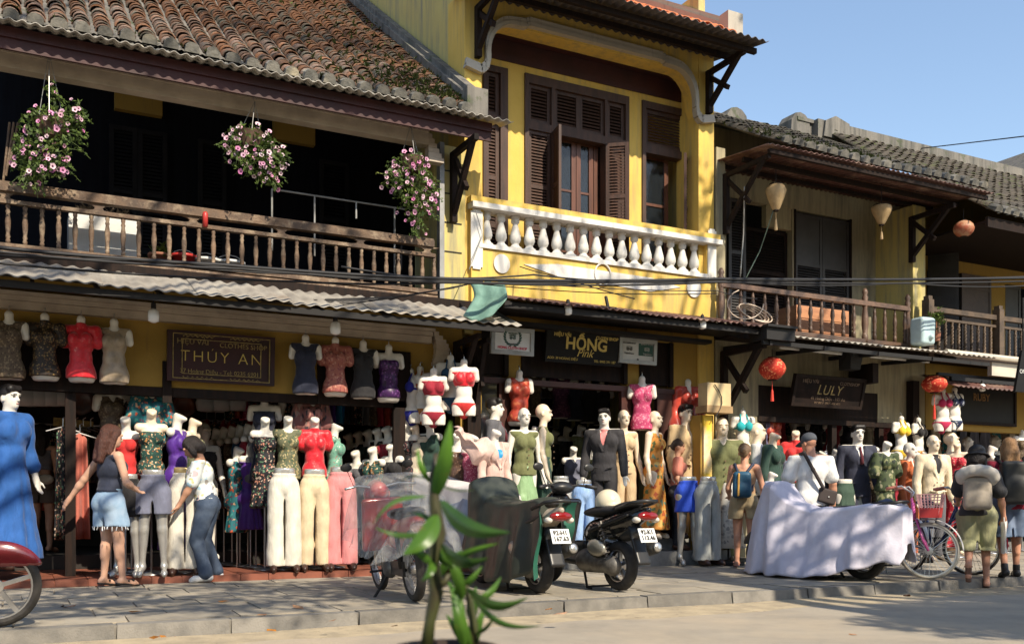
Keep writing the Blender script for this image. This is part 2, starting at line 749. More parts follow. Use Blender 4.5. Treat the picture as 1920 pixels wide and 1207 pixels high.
WHITE = WALL('white painted plaster', (0.68, 0.665, 0.62), (0.58, 0.57, 0.54), (0.36, 0.345, 0.30), 0.52, 0.80)
MOULD = WALL('greyed white moulding', (0.44, 0.40, 0.335), (0.36, 0.33, 0.28), (0.19, 0.175, 0.15), 0.56, 0.80)
BEIGE = M('beige painted beam', (0.50, 0.42, 0.33), (0.40, 0.33, 0.26), 4, rough=0.6, bump=0.1)
DARKW = M('dark stained timber', (0.022, 0.013, 0.010), (0.012, 0.009, 0.008), 3, rough=0.75, spec=0.15, bump=0.2, bsc=30, st=(8, 8, 0.8))
BROWN = M('brown shutter paint', (0.066, 0.032, 0.021), (0.040, 0.021, 0.015), 3, rough=0.6, bump=0.15, st=(6, 6, 0.7))
REDW = M('reddish door timber', (0.120, 0.046, 0.027), (0.08, 0.033, 0.02), 3, rough=0.4, bump=0.15, st=(6, 6, 0.7))
MAROON = M('maroon fascia paint', (0.052, 0.014, 0.014), (0.034, 0.011, 0.011), 3, rough=0.6, bump=0.1)
OLDW = M('weathered railing timber', (0.165, 0.105, 0.066), (0.085, 0.058, 0.042), 5, rough=0.75, bump=0.4, bsc=40, c3=(0.33, 0.25, 0.17), sc3=8, rnd=0.25)
TURN = M('varnished turned timber', (0.135, 0.080, 0.052), (0.07, 0.044, 0.032), 5, rough=0.45, bump=0.2, rnd=0.2)
TIN = M('aged grey corrugated tin', (0.36, 0.335, 0.29), (0.23, 0.21, 0.185), 2.5, rough=0.55, bump=0.15, c3=(0.20, 0.15, 0.11), sc3=1.8, lo3=0.55, hi3=0.75, rnd=0.15)
TINR = M('red oxide corrugated tin', (0.120, 0.056, 0.045), (0.08, 0.04, 0.034), 2.5, rough=0.6, bump=0.15, c3=(0.30, 0.2, 0.15), sc3=2.2, rnd=0.15)
TINU = M('underside of old tin', (0.075, 0.07, 0.07), (0.05, 0.045, 0.045), 3, rough=0.7)
STEEL = M('dark painted steel', (0.022, 0.021, 0.021), rough=0.6, spec=0.2)
GREYM = M('grey metal pipe', (0.33, 0.33, 0.32), (0.24, 0.24, 0.23), 5, rough=0.4, metal=0.3)
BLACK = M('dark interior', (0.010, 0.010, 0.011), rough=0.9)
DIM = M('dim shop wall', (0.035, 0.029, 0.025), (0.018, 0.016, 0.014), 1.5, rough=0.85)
GLASS = FILM('window glass', (0.02, 0.025, 0.03), 0.55, 0.05)
TILE = M('weathered clay tile', (0.190, 0.105, 0.068), (0.095, 0.066, 0.052), 5, rough=0.85, bump=0.5, bsc=30, c3=(0.085, 0.088, 0.072), sc3=5, lo3=0.50, hi3=0.64, rnd=0.45, hue=0.3)
TILEG = M('grey lichen tile', (0.085, 0.074, 0.062), (0.048, 0.044, 0.038), 5, rough=0.9, bump=0.5, bsc=30, c3=(0.07, 0.09, 0.03), sc3=6, lo3=0.55, hi3=0.7, rnd=0.35, hue=0.3)
TILEO = M('orange clay tile', (0.62, 0.20, 0.085), (0.50, 0.16, 0.07), 5, rough=0.8, bump=0.3, bsc=30, rnd=0.2)
CAPM = M('mortar eave cap', (0.19, 0.18, 0.155), (0.09, 0.09, 0.082), 7, rough=0.9, bump=0.5, bsc=25, c3=(0.36, 0.32, 0.23), sc3=3, lo3=0.55, hi3=0.7, rnd=0.25)
MOSS = M('roof moss', (0.060, 0.085, 0.020), (0.10, 0.12, 0.03), 9, rough=0.95, bump=0.6, rnd=0.3)
ROAD = M('dusty worn asphalt', (0.36, 0.315, 0.25), (0.27, 0.24, 0.195), 1.6, lo=.38, hi=.7, rough=0.9, bump=0.5, bsc=130, c3=(0.43, 0.355, 0.26), sc3=0.7, lo3=0.44, hi3=0.66)
SLAB = M('grey paving slab', (0.30, 0.27, 0.22), (0.225, 0.205, 0.17), 3.5, rough=0.88, bump=0.5, bsc=45, c3=(0.36, 0.31, 0.23), sc3=1.7, lo3=.46, hi3=.66, rnd=0.10)
KERBM = M('kerb granite', (0.215, 0.20, 0.175), (0.14, 0.132, 0.118), 4.5, rough=0.85, bump=0.4, bsc=60, c3=(0.13, 0.125, 0.115), sc3=2.2, lo3=0.5, hi3=0.75, rnd=0.15)
REDT = M('red floor tile', (0.25, 0.085, 0.052), (0.18, 0.065, 0.043), 5, rough=0.5, bump=0.1, rnd=0.15)
STEP = M('grey step stone', (0.22, 0.22, 0.21), (0.15, 0.15, 0.145), 6, rough=0.8, bump=0.2)
CABLE = M('black cable rubber', (0.015, 0.015, 0.017), rough=0.6)

# ================================================================ ground
MB().add([(-220, -220, -0.135), (260, -220, -0.135), (260, 260, -0.135), (-220, 260, -0.135)], [(0, 1, 2, 3)]).obj('ground', ROAD)['kind'] = 'structure'
MB().grid(lambda u, v: (-40 + 90 * u, 1.2 + 6.12 * v, -0.12), 30, 8).obj('road', ROAD)['kind'] = 'structure'
gt_ = MB().grid(lambda u, v: (-14 + 44 * u, 6.78 + .52 * v + .10 * (1 - v) * sin(37 * u + 2 * sin(90 * u)), -.121 + .006 * min(1, 5 * v) + .011 * v * v * (1 + .4 * sin(120 * u))), 260, 4).obj('gutter', M('gutter sand and dust', (.44, .36, .24), (.30, .25, .175), 5, lo=.36, hi=.66, rough=.95, bump=.6, bsc=60, c3=(.20, .16, .11), sc3=9, lo3=.6, hi3=.7))
gt_['kind'] = 'structure'
fp = MB().bx(-40, 50, -3.0, 1.2, -0.13, -0.004).obj('near_pavement', SLAB)
fp['kind'] = 'structure'
pv = MB().bx(-14, 30, 7.46, 10.52, -0.13, -0.012).add([(-14, 7.46, -0.011), (30, 7.46, -0.011), (30, 11.0, 0.0225), (-14, 11.0, 0.0225)], [(0, 1, 2, 3)]).obj(
    'pavement', M('sandy joint', (0.24, 0.205, 0.155), rough=0.95, bump=0.3))
pv['kind'] = 'structure'
rg = random.Random(3)
Y0 = 7.47
rows = [0.42, 0.55, 0.40, 0.52, 0.44, 0.38, 0.40]
ys = [7.47]
for w_ in rows:
    ys.append(ys[-1] + w_)
nsl = 0
for j in range(len(rows)):
    x = -1.6 - rg.random() * 0.5
    while x < 5.5 + ys[j] * 0.92:
        wd = rg.uniform(0.42, 0.85)
        q = [rg.uniform(-0.03, 0.03) for _ in range(4)]
        g = 0.0045
        x0, x1 = x + g, x + wd - g
        a, b = ys[j] + g, ys[j + 1] - g
        dz = rg.uniform(-0.005, 0.002)
        tx = rg.uniform(-0.004, 0.004)
        P = [(x0 + q[0], a), (x1 + q[1] * 0.3, a), (x1 + q[1], b), (x0 + q[0] * 0.3, b)]
        P = [(x0, a + abs(q[2]) * 0.4), (x1, a + abs(q[3]) * 0.4), (x1 - q[2] * 0.5, b - abs(q[0]) * 0.4), (x0 - q[2] * 0.5, b - abs(q[1]) * 0.4)]
        vs = [(p[0], p[1], gz(p[1]) - 0.04) for p in P] + [(p[0] * 0.992 + (x0 + x1) * 0.004, p[1], gz(p[1]) + dz + tx * (p[0] - x0)) for p in P]
        s_ = MB().hexa(vs).obj('paving_slab', SLAB, pv)
        s_.location = -pv.location
        nsl += 1
        x += wd
kb = MB().bx(-14, 30, 7.34, 7.46, -0.135, -0.008).obj('kerb', KERBM)
kb['kind'] = 'structure'
x = -2.0
while x < 17:
    ln = rg.uniform(0.78, 1.0)
    dz = rg.uniform(-0.004, 0.006)
    yo = rg.uniform(-0.008, 0.008)
    v = [(x + 0.006, 7.30 + yo, -0.13), (x + ln - 0.006, 7.30 + yo, -0.13), (x + ln - 0.006, 7.455, -0.13), (x + 0.006, 7.455, -0.13),
         (x + 0.012, 7.325 + yo, dz - 0.002), (x + ln - 0.012, 7.325 + yo, dz - 0.002), (x + ln - 0.012, 7.455, dz), (x + 0.012, 7.455, dz)]
    s_ = MB().hexa(v).obj('kerb_stone', KERBM, kb)
    s_.location = -kb.location
    x += ln


# ================================================================ building helpers
def corrug(x0, x1, y0, z0, y1, z1, wl=0.145, am=0.0115, nd=6, sag=0.0, seed=0):
    """corrugated sheet between a low front edge (y0, z0) and a back edge (y1, z1); ridges run up the slope"""
    n = max(8, int((x1 - x0) / wl * 10))
    ph = random.Random(seed).uniform(0, 0.05)
    return lambda mb: mb.grid(lambda u, v: (x0 + (x1 - x0) * u, y0 + (y1 - y0) * v,
                                             z0 + (z1 - z0) * v + am * sin(2 * pi * (x0 + (x1 - x0) * u) / wl) + sag * sin(pi * v) + ph * 0.2 * (1 - v) * sin(3 * u + seed)), n, nd)


def louvre(mb, x0, x1, y, z0, z1, step=0.042):
    """slats tilted outwards inside an opening of a leaf"""
    n = int((z1 - z0) / step)
    for i in range(n):
        z = z0 + (i + 0.5) * (z1 - z0) / n
        mb.hexa([(x0, y - 0.013, z - 0.016), (x1, y - 0.013, z - 0.016), (x1, y - 0.006, z - 0.016), (x0, y - 0.006, z - 0.016),
                 (x0, y + 0.006, z + 0.014), (x1, y + 0.006, z + 0.014), (x1, y + 0.013, z + 0.014), (x0, y + 0.013, z + 0.014)])


def shutter(parent, name, x0, x1, y, z0, z1, mat, splits=(0.5,), st=0.055, panel=None, rot=None, th=0.036):
    """a louvred leaf: stiles and rails, slats as one part; rot = (hinge_x, angle) swings it"""
    fr, lv = MB(), MB()
    fr.bx(x0, x0 + st, y - th / 2, y + th / 2, z0, z1).bx(x1 - st, x1, y - th / 2, y + th / 2, z0, z1)
    zs = [z0] + [z0 + (z1 - z0) * s for s in splits] + [z1]
    for i, z in enumerate(zs):
        a, b = (z, z + st) if i == 0 else ((z - st, z) if i == len(zs) - 1 else (z - st / 2, z + st / 2))
        fr.bx(x0 + st, x1 - st, y - th / 2 + 0.002, y + th / 2 - 0.002, a, b)
    for i in range(len(zs) - 1):
        a, b = zs[i] + st * (1 if i == 0 else 0.5), zs[i + 1] - st * (1 if i == len(zs) - 2 else 0.5)
        if panel and i in panel:
            fr.bx(x0 + st, x1 - st, y - 0.008, y + 0.008, a, b)
        else:
            louvre(lv, x0 + st - 0.004, x1 - st + 0.004, y, a, b)
    if rot:
        hx_, an = rot
        for m in (fr, lv):
            m.v = [(hx_ + (p[0] - hx_) * cos(an) - (p[1] - y) * sin(an), y + (p[0] - hx_) * sin(an) + (p[1] - y) * cos(an), p[2]) for p in m.v]
    o = fr.obj(name, mat, parent)
    if lv.v:
        l_ = lv.obj('louvres', mat, o)
        l_['kind'] = 'stuff'
    return o


def bracket(parent, X, yw, z0, z1, ln, mat, w=0.07, cross=True):
    """timber bracket standing out of a wall: wall post, strut, crossing brace"""
    b = MB()
    b.bx(X - w / 2, X + w / 2, yw - 0.09, yw - 0.002, z0, z1)
    b.bar((X, yw - 0.05, z0 + 0.10), (X, yw - ln, z1 - 0.02), w * 0.9, w)
    b.bar((X, yw - 0.02, z1 - 0.03), (X, yw - ln - 0.1, z1 - 0.03), w * 0.85, w)
    if cross:
        b.bar((X + w * 0.3, yw - 0.06, z1 - 0.10), (X + w * 0.3, yw - ln * 0.62, z0 + (z1 - z0) * 0.38), w * 0.8, w * 0.9)
    return b.obj('bracket', mat, parent)


BAL = [(0.022, 0), (0.022, 0.05), (0.015, 0.06), (0.024, 0.085), (0.018, 0.12), (0.026, 0.2), (0.028, 0.27), (0.017, 0.36), (0.024, 0.38), (0.016, 0.41), (0.022, 0.43), (0.022, 0.47)]


def turned(prof, h, n=10, sq=1.0):
    s = h / prof[-1][1]
    return MB().lathe([(r * sq, z * s) for r, z in prof], n=n).data('turned_baluster', True)


def barrel(r=0.085, ln=0.22, th=0.014, tap=0.82):
    """one clay barrel tile, crown up, running along +y"""
    mb = MB()
    n = 6
    ring = lambda rr, y: [(rr * cos(pi * k / n), y, rr * 0.85 * sin(pi * k / n)) for k in range(n + 1)]
    a, b, c, d = ring(r, 0), ring(r * tap, ln), ring(r - th, 0), ring(r * tap - th, ln)
    vs = a + b + c + d
    m = n + 1
    fs = [(k, k + 1, m + k + 1, m + k) for k in range(n)] + [(2 * m + k + 1, 2 * m + k, 3 * m + k, 3 * m + k + 1) for k in range(n)] + [(k + 1, k, 2 * m + k, 2 * m + k + 1) for k in range(n)]
    return mb.add(vs, fs)


def tiled_roof(parent, name, x0, x1, ye, ze, yt, zt, mat, capmat, sp=0.205, step=0.125, keep=300, first=0, caps=True, base=GREYW, seed=1, r=0.085):
    """pan-and-cover tiling: a roof part, the covers of the lowest rows as tiles of their own, the rest joined"""
    rr = random.Random(seed)
    sl = math.atan2(zt - ze, yt - ye)
    L = math.hypot(zt - ze, yt - ye)
    dy, dz = cos(sl), sin(sl)
    nc = int((x1 - x0) / sp)
    sp = (x1 - x0) / nc
    sagf = lambda x, s: -0.03 * sin(pi * s / L) + 0.012 * sin(x * 2.1 + seed) + 0.008 * sin(s * 3 + x)
    def pan(u, v):
        x, s = x0 + (x1 - x0) * u, L * v
        return (x, ye + dy * s, ze + dz * s + sagf(x, s) - 0.035 * abs(sin(pi * (x - x0) / sp)) + 0.012)
    ro = MB().grid(pan, nc * 4, 40).obj(name, base, parent)
    ms = [barrel(r * q, 0.21, 0.014, 0.84).data('roof_tile', True) for q in (1.0, 0.95, 1.05)]
    rest = MB()
    cnt = 0
    nrow = int(L / step)
    for j in range(nrow):
        for i in range(nc):
            s = (j + (0.9 if caps else 0)) * step + rr.uniform(-0.012, 0.012)
            x = x0 + (i + 0.5) * sp + rr.uniform(-0.012, 0.012)
            p = Vector((x, ye + dy * s, ze + dz * s + sagf(x, s) + 0.012 + rr.uniform(-0.006, 0.01)))
            rot = (sl - 0.10 + rr.uniform(-0.03, 0.03), rr.uniform(-0.06, 0.06), rr.uniform(-0.05, 0.05))
            if cnt < keep:
                t = link('roof_tile', ms[rr.randrange(3)], mat, ro, p, rot)
                cnt += 1
            else:
                Rm = Matrix.Rotation(rot[2], 3, 'Z') @ Matrix.Rotation(rot[1], 3, 'Y') @ Matrix.Rotation(rot[0], 3, 'X')
                bt = barrel(r, 0.21, 0.014, 0.84)
                rest.add([Rm @ Vector(q) + p for q in bt.v], bt.f)
    if rest.v:
        o = rest.obj('upper_tiles', mat, ro, True)
        o['kind'] = 'stuff'
    if caps:
        for i in range(nc):
            x = x0 + (i + 0.5) * sp
            w_, h_ = sp * rr.uniform(0.34, 0.42), rr.uniform(0.085, 0.11)
            c = MB()
            n = 6
            prof = lambda y, q: [(w_ * q * cos(pi * k / n), y, h_ * q * max(sin(pi * k / n), 0) ** 0.7) for k in range(n + 1)]
            vs = prof(0, 1.0) + prof(0.20, 0.86)
            m = n + 1
            c.add(vs, [(k, k + 1, m + k + 1, m + k) for k in range(n)] + [tuple(range(n, -1, -1))])
            link('eave_cap', c.data('eave_cap'), capmat, ro, (x, ye - 0.01, ze + sagf(x, 0) + 0.0), (sl * 0.75, 0, rr.uniform(-0.05, 0.05)))
    return ro


def moss(parent, n, fx, seed, size=(0.02, 0.06), name='moss_tufts', mat=None):
    mb = MB()
    rr = random.Random(seed)
    for _ in range(n):
        p = Vector(fx(rr))
        s = rr.uniform(*size)
        for k in range(4):
            a = rr.uniform(0, 6.28)
            q = Vector((cos(a), sin(a), rr.uniform(0.4, 1.2))) * s
            e = Vector((-sin(a), cos(a), 0)) * s * 0.35
            mb.add([p - e, p + e, p + q], [(0, 1, 2)])
    o = mb.obj(name, mat or MOSS, parent)
    o['kind'] = 'stuff'
    return o


# ================================================================ house 1: the timber shophouse with the open balcony
H1 = wempty('timber_shophouse', (1.9, 11.0, 0.1), 'old timber shophouse with mossy brown tile roof, dark open balcony and wooden railing', 'house')
XL, XR = -3.0, 4.93
# lower storey
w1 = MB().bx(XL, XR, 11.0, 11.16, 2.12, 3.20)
lw = w1.obj('lower_wall', YEL_SHADE, H1)
tr = MB()
for a, b, t, u in ((-20, 208, 2.02, 2.62), (596, 770, 2.02, 2.70), (305, 322, 1.95, 2.40), (738, 760, 1.0, 2.1)):
    tr.bx(XW(a, 10.97) if a > 0 else XL, XW(b, 10.97), 10.965, 10.998, t, u)
tr.bx(XL, XR, 10.985, 11.10, 2.02, 2.115)
tr.obj('transom_board', DARKW, H1)
for px in (132, 745):
    X = XW(px, 11.05)
    MB().bx(X - 0.05, X + 0.05, 11.0, 11.1, 0.1, 2.02).obj('door_post', DARKW, H1)
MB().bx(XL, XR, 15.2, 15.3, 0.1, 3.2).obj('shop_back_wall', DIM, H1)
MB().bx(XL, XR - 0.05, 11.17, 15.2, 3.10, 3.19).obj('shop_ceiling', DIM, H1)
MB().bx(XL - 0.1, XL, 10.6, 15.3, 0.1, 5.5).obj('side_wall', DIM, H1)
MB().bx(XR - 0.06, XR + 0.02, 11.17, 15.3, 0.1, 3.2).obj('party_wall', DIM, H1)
fl = MB().bx(XL, XR, 10.52, 15.2, 0.0, 0.088).obj('floor_slab', REDT, H1)
for j in range(4):
    for i in range(26):
        x = XL + 1.2 + i * 0.30
        if x > XR - 0.3:
            continue
        y = 10.5 + j * 0.30
        m = MB().bx(x + 0.004, min(x + 0.296, XR), y + 0.004, y + 0.296, 0.03, 0.098 + 0.0015 * ((i * 7 + j * 3) % 3))
        m.obj('floor_tile', REDT, fl)
# moulding over the shop front and the awning
md = MB()
mx1 = XW(808, 10.93)
md.bx(XL, mx1, 10.90, 10.998, 2.82, 2.90).bx(XL, mx1, 10.86, 10.998, 2.903, 2.95).bx(XL, mx1 + 0.02, 10.83, 10.998, 2.953, 2.99)
md.obj('shop_cornice', BEIGE, H1)
sc_ = MB()
for k in range(9):
    t = k / 8
    a, b = 0.02 + 0.16 * sin(t * pi * 0.9), 2.96 - 0.36 * t
    sc_.bx(mx1 + 0.01 + a * 0.3, mx1 + 0.06 + a, 10.86 + 0.01 * k, 10.998, b - 0.048, b)
sc_.obj('scroll_corbel', BEIGE, H1)
aw = MB().bx(XL, XR + 0.1, 10.03, 10.07, 2.86, 2.925).bx(XL, XR, 10.5, 10.54, 3.06, 3.11)
for px in (60, 180, 297, 450, 588, 720, 880):
    X = XW(px, 10.5)
    aw.bar((X, 10.05, 2.89), (X, 10.98, 3.22), 0.035, 0.05)
awo = aw.obj('awning_frame', STEEL, H1)
for i in range(9):
    x0 = XL + i * 0.915
    m = MB()
    corrug(x0, min(x0 + 0.96, XR + 0.32), 9.97 - 0.02 * (i % 2) + (0.03 if i > 5 else 0), 2.945 + 0.006 * (i % 2), 10.98, 3.36 + 0.006 * (i % 2), seed=i)(m)
    m.obj('awning_sheet', TIN, awo, True, thick=0.006)
# hanging fixings along the awning edge
# balcony
MB().bx(XL, XR, 10.72, 12.7, 3.24, 3.34).obj('balcony_floor', DARKW, H1)
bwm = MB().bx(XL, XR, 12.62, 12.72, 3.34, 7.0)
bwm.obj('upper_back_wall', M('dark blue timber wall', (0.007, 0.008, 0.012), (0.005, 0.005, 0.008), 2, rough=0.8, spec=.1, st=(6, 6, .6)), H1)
for a, b, t, u in ((215, 304, 212, 120), (513, 590, 268, 190)):
    MB().bx(XW(a, 12.55), XW(b, 12.55), 12.52, 12.615, ZW((a + b) / 2, t, 12.55), 6.1).obj('wall_panel', YEL_SHADE, H1)
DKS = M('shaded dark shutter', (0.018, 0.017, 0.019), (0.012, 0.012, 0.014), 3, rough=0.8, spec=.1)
for a, b in ((205, 258), (259, 314), (372, 425), (600, 655)):
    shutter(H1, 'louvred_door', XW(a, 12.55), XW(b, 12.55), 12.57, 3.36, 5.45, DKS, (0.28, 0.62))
RY = 10.9
rl = MB().bx(XL, XW(812, RY), RY - 0.05, RY + 0.05, 3.985, 4.06).bx(XL, XW(812, RY), RY - 0.035, RY + 0.035, 4.062, 4.085)
rl.obj('top_rail', OLDW, H1)
MB().bx(XL, XW(815, RY), RY - 0.035, RY + 0.035, 3.865, 3.905).obj('mid_rail', OLDW, H1)
MB().bx(XL, XW(818, RY), RY - 0.04, RY + 0.04, 3.415, 3.465).obj('bottom_rail', OLDW, H1)
MB().bx(XL, XW(818, RY), RY - 0.05, RY + 0.05, 3.36, 3.395).obj('base_rail', OLDW, H1)
bm = turned(BAL, 0.40)
x = XW(15, RY)
while x > XL:
    x -= 0.154
x += 0.154
k = 0
while x < XW(815, RY):
    wchild(link('baluster', bm, OLDW, None, (x, RY, 3.465), (0, 0, k)), H1)
    x += 0.154
    k += 1
for px in (10, 185, 362, 527, 675, 800):
    X = XW(px, RY)
    pr = [(-0.16, 0.08), (-0.07, 0.06), (-0.035, 0.035), (-0.05, 0.012), (-0.12, 0), (0.12, 0), (0.05, 0.012), (0.035, 0.035), (0.07, 0.06), (0.16, 0.08)]
    MB().prism([(X + a, 3.905 + b) for a, b in pr], RY - 0.02, RY + 0.02).obj('rail_spacer', OLDW, H1)
    MB().prism([(X + a * 0.8, 3.34 + 0.02 + b * 0.1) for a, b in pr], RY - 0.02, RY + 0.02).obj('rail_spacer', OLDW, H1)
# piers at the right end, beam, eave
xp = XW(829, 11.0)
MB().bx(xp, XR + 0.03, 10.98, 11.3, 3.2, 5.3).obj('end_pier', YEL2, H1)
for z in (3.62, 3.98, 4.34, 4.70, 4.98):
    MB().bx(xp + 0.02, XR - 0.02, 10.972, 10.98, z, z + 0.014).obj('pier_joint', STEEL, H1)
MB().bx(XW(822, 10.95), xp - 0.01, 10.9, 11.0, 3.25, 5.3).obj('corner_post', GREYM, H1)
be = MB().bx(XL, XW(800, 10.75), 10.68, 10.82, 5.15, 5.29).bx(XL, XW(800, 10.75), 10.66, 10.84, 5.292, 5.33)
be.obj('eave_beam', BEIGE, H1)
cb = MB()
for k in range(6):
    cb.bx(XW(800, 10.75) + 0.002, XW(800, 10.75) + 0.05 + 0.05 * k * 0.6, 10.69, 10.81, 5.29 - 0.055 * (k + 1) + 0.003, 5.29 - 0.055 * k)
cb.obj('scroll_corbel', BEIGE, H1)
fa = MB().bx(XL, XR + 0.12, 10.42, 10.45, 5.22, 5.43).bx(XL, XR + 0.12, 10.395, 10.418, 5.33, 5.43).bx(XL, XR + 0.1, 10.451, 10.69, 5.33, 5.36)
fa.obj('fascia', MAROON, H1)
bracket(H1, XW(848, 10.95), 10.95, 4.33, 5.20, 0.62, DARKW)
bracket(H1, XW(852, 10.95), 10.93, 2.0, 2.86, 0.62, DARKW, 0.06)
bracket(H1, XW(884, 10.95), 10.86, 1.95, 2.86, 0.3, DARKW, 0.06)
MB().bx(XW(884, 10.95) - 0.09, XW(884, 10.95) + 0.09, 10.86, 10.99, 0.1, 2.8).obj('dark_pillar', DARKW, H1)
MB().bx(XW(862, 11.02), XW(884, 11.02), 10.995, 11.2, 0.1, 2.3).obj('pier_base', YEL_SHADE, H1)
# roof
R1 = tiled_roof(H1, 'roof', XL + 2.4, 4.80, 10.36, 5.50, 15.4, 9.17, TILE, CAPM, seed=5)
ed = MB()
ed.grid(lambda u, v: (XL + 2.3 + (4.85 - XL - 2.3) * u, 10.31 + 0.16 * v, 5.44 + 0.09 * v + 0.017 * sin(2 * pi * u * 66)), 400, 2)
ed.obj('eave_strip', CAPM, R1, True, thick=0.02)
ed2 = MB()
ed2.grid(lambda u, v: (XL + 2.3 + (5.25 - XL - 2.3) * u, 10.22 + 0.3 * v, 5.425 + 0.05 * v + 0.014 * sin(2 * pi * u * 52)), 400, 2)
ed2.obj('eave_sheet', TIN, R1, True, thick=0.006)
vg = MB()
for k in range(14):
    t0, t1 = k / 14, (k + 1) / 14
    y0, z0 = 10.42 + 5 * t0, 5.62 + 3.64 * t0
    y1, z1 = 10.42 + 5 * t1, 5.62 + 3.64 * t1
    for x0, x1, hgt in ((4.74, 4.95, 0.10), (4.80, 4.93, 0.17)):
        vg.hexa([(x0, y0, z0 - 0.12), (x1, y0, z0 - 0.12), (x1, y1, z1 - 0.12), (x0, y1, z1 - 0.12), (x0, y0, z0 + hgt), (x1, y0, z0 + hgt), (x1, y1, z1 + hgt), (x0, y1, z1 + hgt)])
vg.bx(4.70, 4.97, 10.34, 10.52, 5.48, 5.80)
vg.obj('verge', GREYW, R1)
moss(R1, 420, lambda q: (lambda s, x: (x, 10.4 + 5 * s, 5.58 + 3.67 * s + 0.03))(abs(q.gauss(0, 0.12)) if q.random() < .75 else q.random() * .8, 4.75 - abs(q.gauss(0, 0.7))), 4)
moss(R1, 160, lambda q: (q.uniform(-0.3, 4.7), 10.36 + q.random() * 0.12, 5.54 + q.random() * 0.08), 5, (0.012, 0.035))

# ================================================================ house 2: the yellow house
H2 = wempty('yellow_house', (6.95, 11.3, 0.0), 'bright yellow house with white balustrade balcony and brown louvred shutters', 'house')
XA, XB = 4.965, 8.90
YF, YW_ = 11.0, 11.42
MB().bx(XA, XA + 0.12, YF + 0.005, 17.5, 3.0, 11.0).obj('side_wall', YEL2, H2)
pl = XW(903, YF)
pr_ = XW(1310, YF)
MB().bx(XA - 0.004, pl, YF, YW_ + 0.1, 3.2, 7.35).obj('pilaster', YEL, H2)
MB().bx(pr_, XB, YF, YW_ + 0.1, 0.38, 7.35).obj('pilaster', YEL, H2)
MB().bx(XB - 0.12, XB - 0.002, YF + 0.2, 17.5, 0.2, 8.3).obj('side_wall', YEL2, H2)
MB().bx(pl + 0.002, pr_ - 0.002, YF + 0.004, YF + 0.25, 7.0, 7.35).obj('lintel', YEL, H2)


def fillet(xc, sgn):
    """rounded shoulder between pilaster and lintel"""
    poly = [(xc, 7.0), (xc, 6.42)]
    for k in range(9):
        a = k / 8 * pi / 2
        poly.append((xc + sgn * (0.06 + 0.36 * (1 - cos(a))), 6.42 + 0.12 + 0.46 * sin(a)))
    if sgn > 0:
        poly = poly[::-1]
    return MB().prism(poly, YF + 0.006, YF + 0.24)


fillet(pl, 1).obj('arch_shoulder', YEL, H2)
fillet(pr_, -1).obj('arch_shoulder', YEL, H2)


def arch_path(o):
    p = []
    for sgn, xc in ((1, pl), (-1, pr_)):
        s = [(xc - sgn * 0.24, 6.35 - o * 0.6), (xc - sgn * 0.02, 6.30 - o), (xc + sgn * 0.05, 6.36 - o), (xc + sgn * (0.07 - o * .2), 6.45)]
        for k in range(9):
            a = k / 8 * pi / 2
            s.append((xc + sgn * (0.07 + 0.36 * (1 - cos(a))), 6.55 + 0.46 * sin(a) - o * 0.5))
        p.append(s)
    left = p[0] + [(pl + 0.62, 7.02 - o), (pl + 0.66, 7.05 - o)]
    right = [(pr_ - 0.66, 7.05 - o), (pr_ - 0.62, 7.02 - o)] + p[1][::-1]
    return left + right


am_ = MB()
for o_, w_, pz in ((0, 0.10, 0.05), (0.035, 0.05, 0.075)):
    pth = arch_path(-o_ * 0.6)
    for i in range(len(pth) - 1):
        a, b = pth[i], pth[i + 1]
        am_.bar((a[0], YF - pz / 2, a[1] + o_), (b[0], YF - pz / 2, b[1] + o_), pz, w_, up=(0, 1, 0))
am_.v = [(p[0], p[1], p[2]) for p in am_.v]
am_.obj('arch_moulding', MOULD, H2)
MB().bx(XA, XB, YF + 0.25, YW_, 7.02, 7.06).obj('loggia_ceiling', MAROON, H2)


def opening(x0, x1, zb, zt):
    return (x0, x1, zb, zt)


ops = [(XW(905, YW_), XW(951, YW_), 4.0, 6.64), (XW(983, YW_), XW(1178, YW_), 4.0, 6.64), (XW(1203, YW_), XW(1291, YW_), 4.0, 6.64)]
ww = MB()
xs = [XA + 0.1] + [q for o_ in ops for q in o_[:2]] + [XB - 0.1]
for i in range(0, len(xs), 2):
    ww.bx(xs[i], xs[i + 1], YW_, YW_ + 0.2, 3.4, 7.05)
for o_ in ops:
    ww.bx(o_[0], o_[1], YW_ + 0.003, YW_ + 0.2, o_[3], 7.05)
ww.obj('window_wall', YEL, H2)
MB().bx(pl + .003, pr_ - .003, YW_ - .02, YW_ - .002, 6.74, 7.018).obj('frieze', MAROON, H2)
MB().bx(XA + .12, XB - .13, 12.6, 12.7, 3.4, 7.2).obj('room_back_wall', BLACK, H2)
# left window: closed shutter pair
a, b = ops[0][:2]
f = MB().bx(a, a + 0.04, YW_ - 0.03, YW_ + 0.1, 4.0, 6.64).bx(b - 0.11, b, YW_ - 0.03, YW_ + 0.1, 4.0, 6.64).bx(a + .04, b - .11, YW_ - 0.028, YW_ + 0.1, 6.56, 6.64).bx(a + .04, b - .11, YW_ - 0.026, YW_ + 0.1, 5.88, 5.99)
wf = f.obj('window_frame', BROWN, H2)
shutter(H2, 'shutter', a + 0.042, b - 0.112, YW_ + 0.03, 5.99, 6.56, BROWN, ())
shutter(H2, 'shutter', a + 0.042, b - 0.112, YW_ + 0.03, 4.02, 5.88, BROWN, (0.28, 0.62))
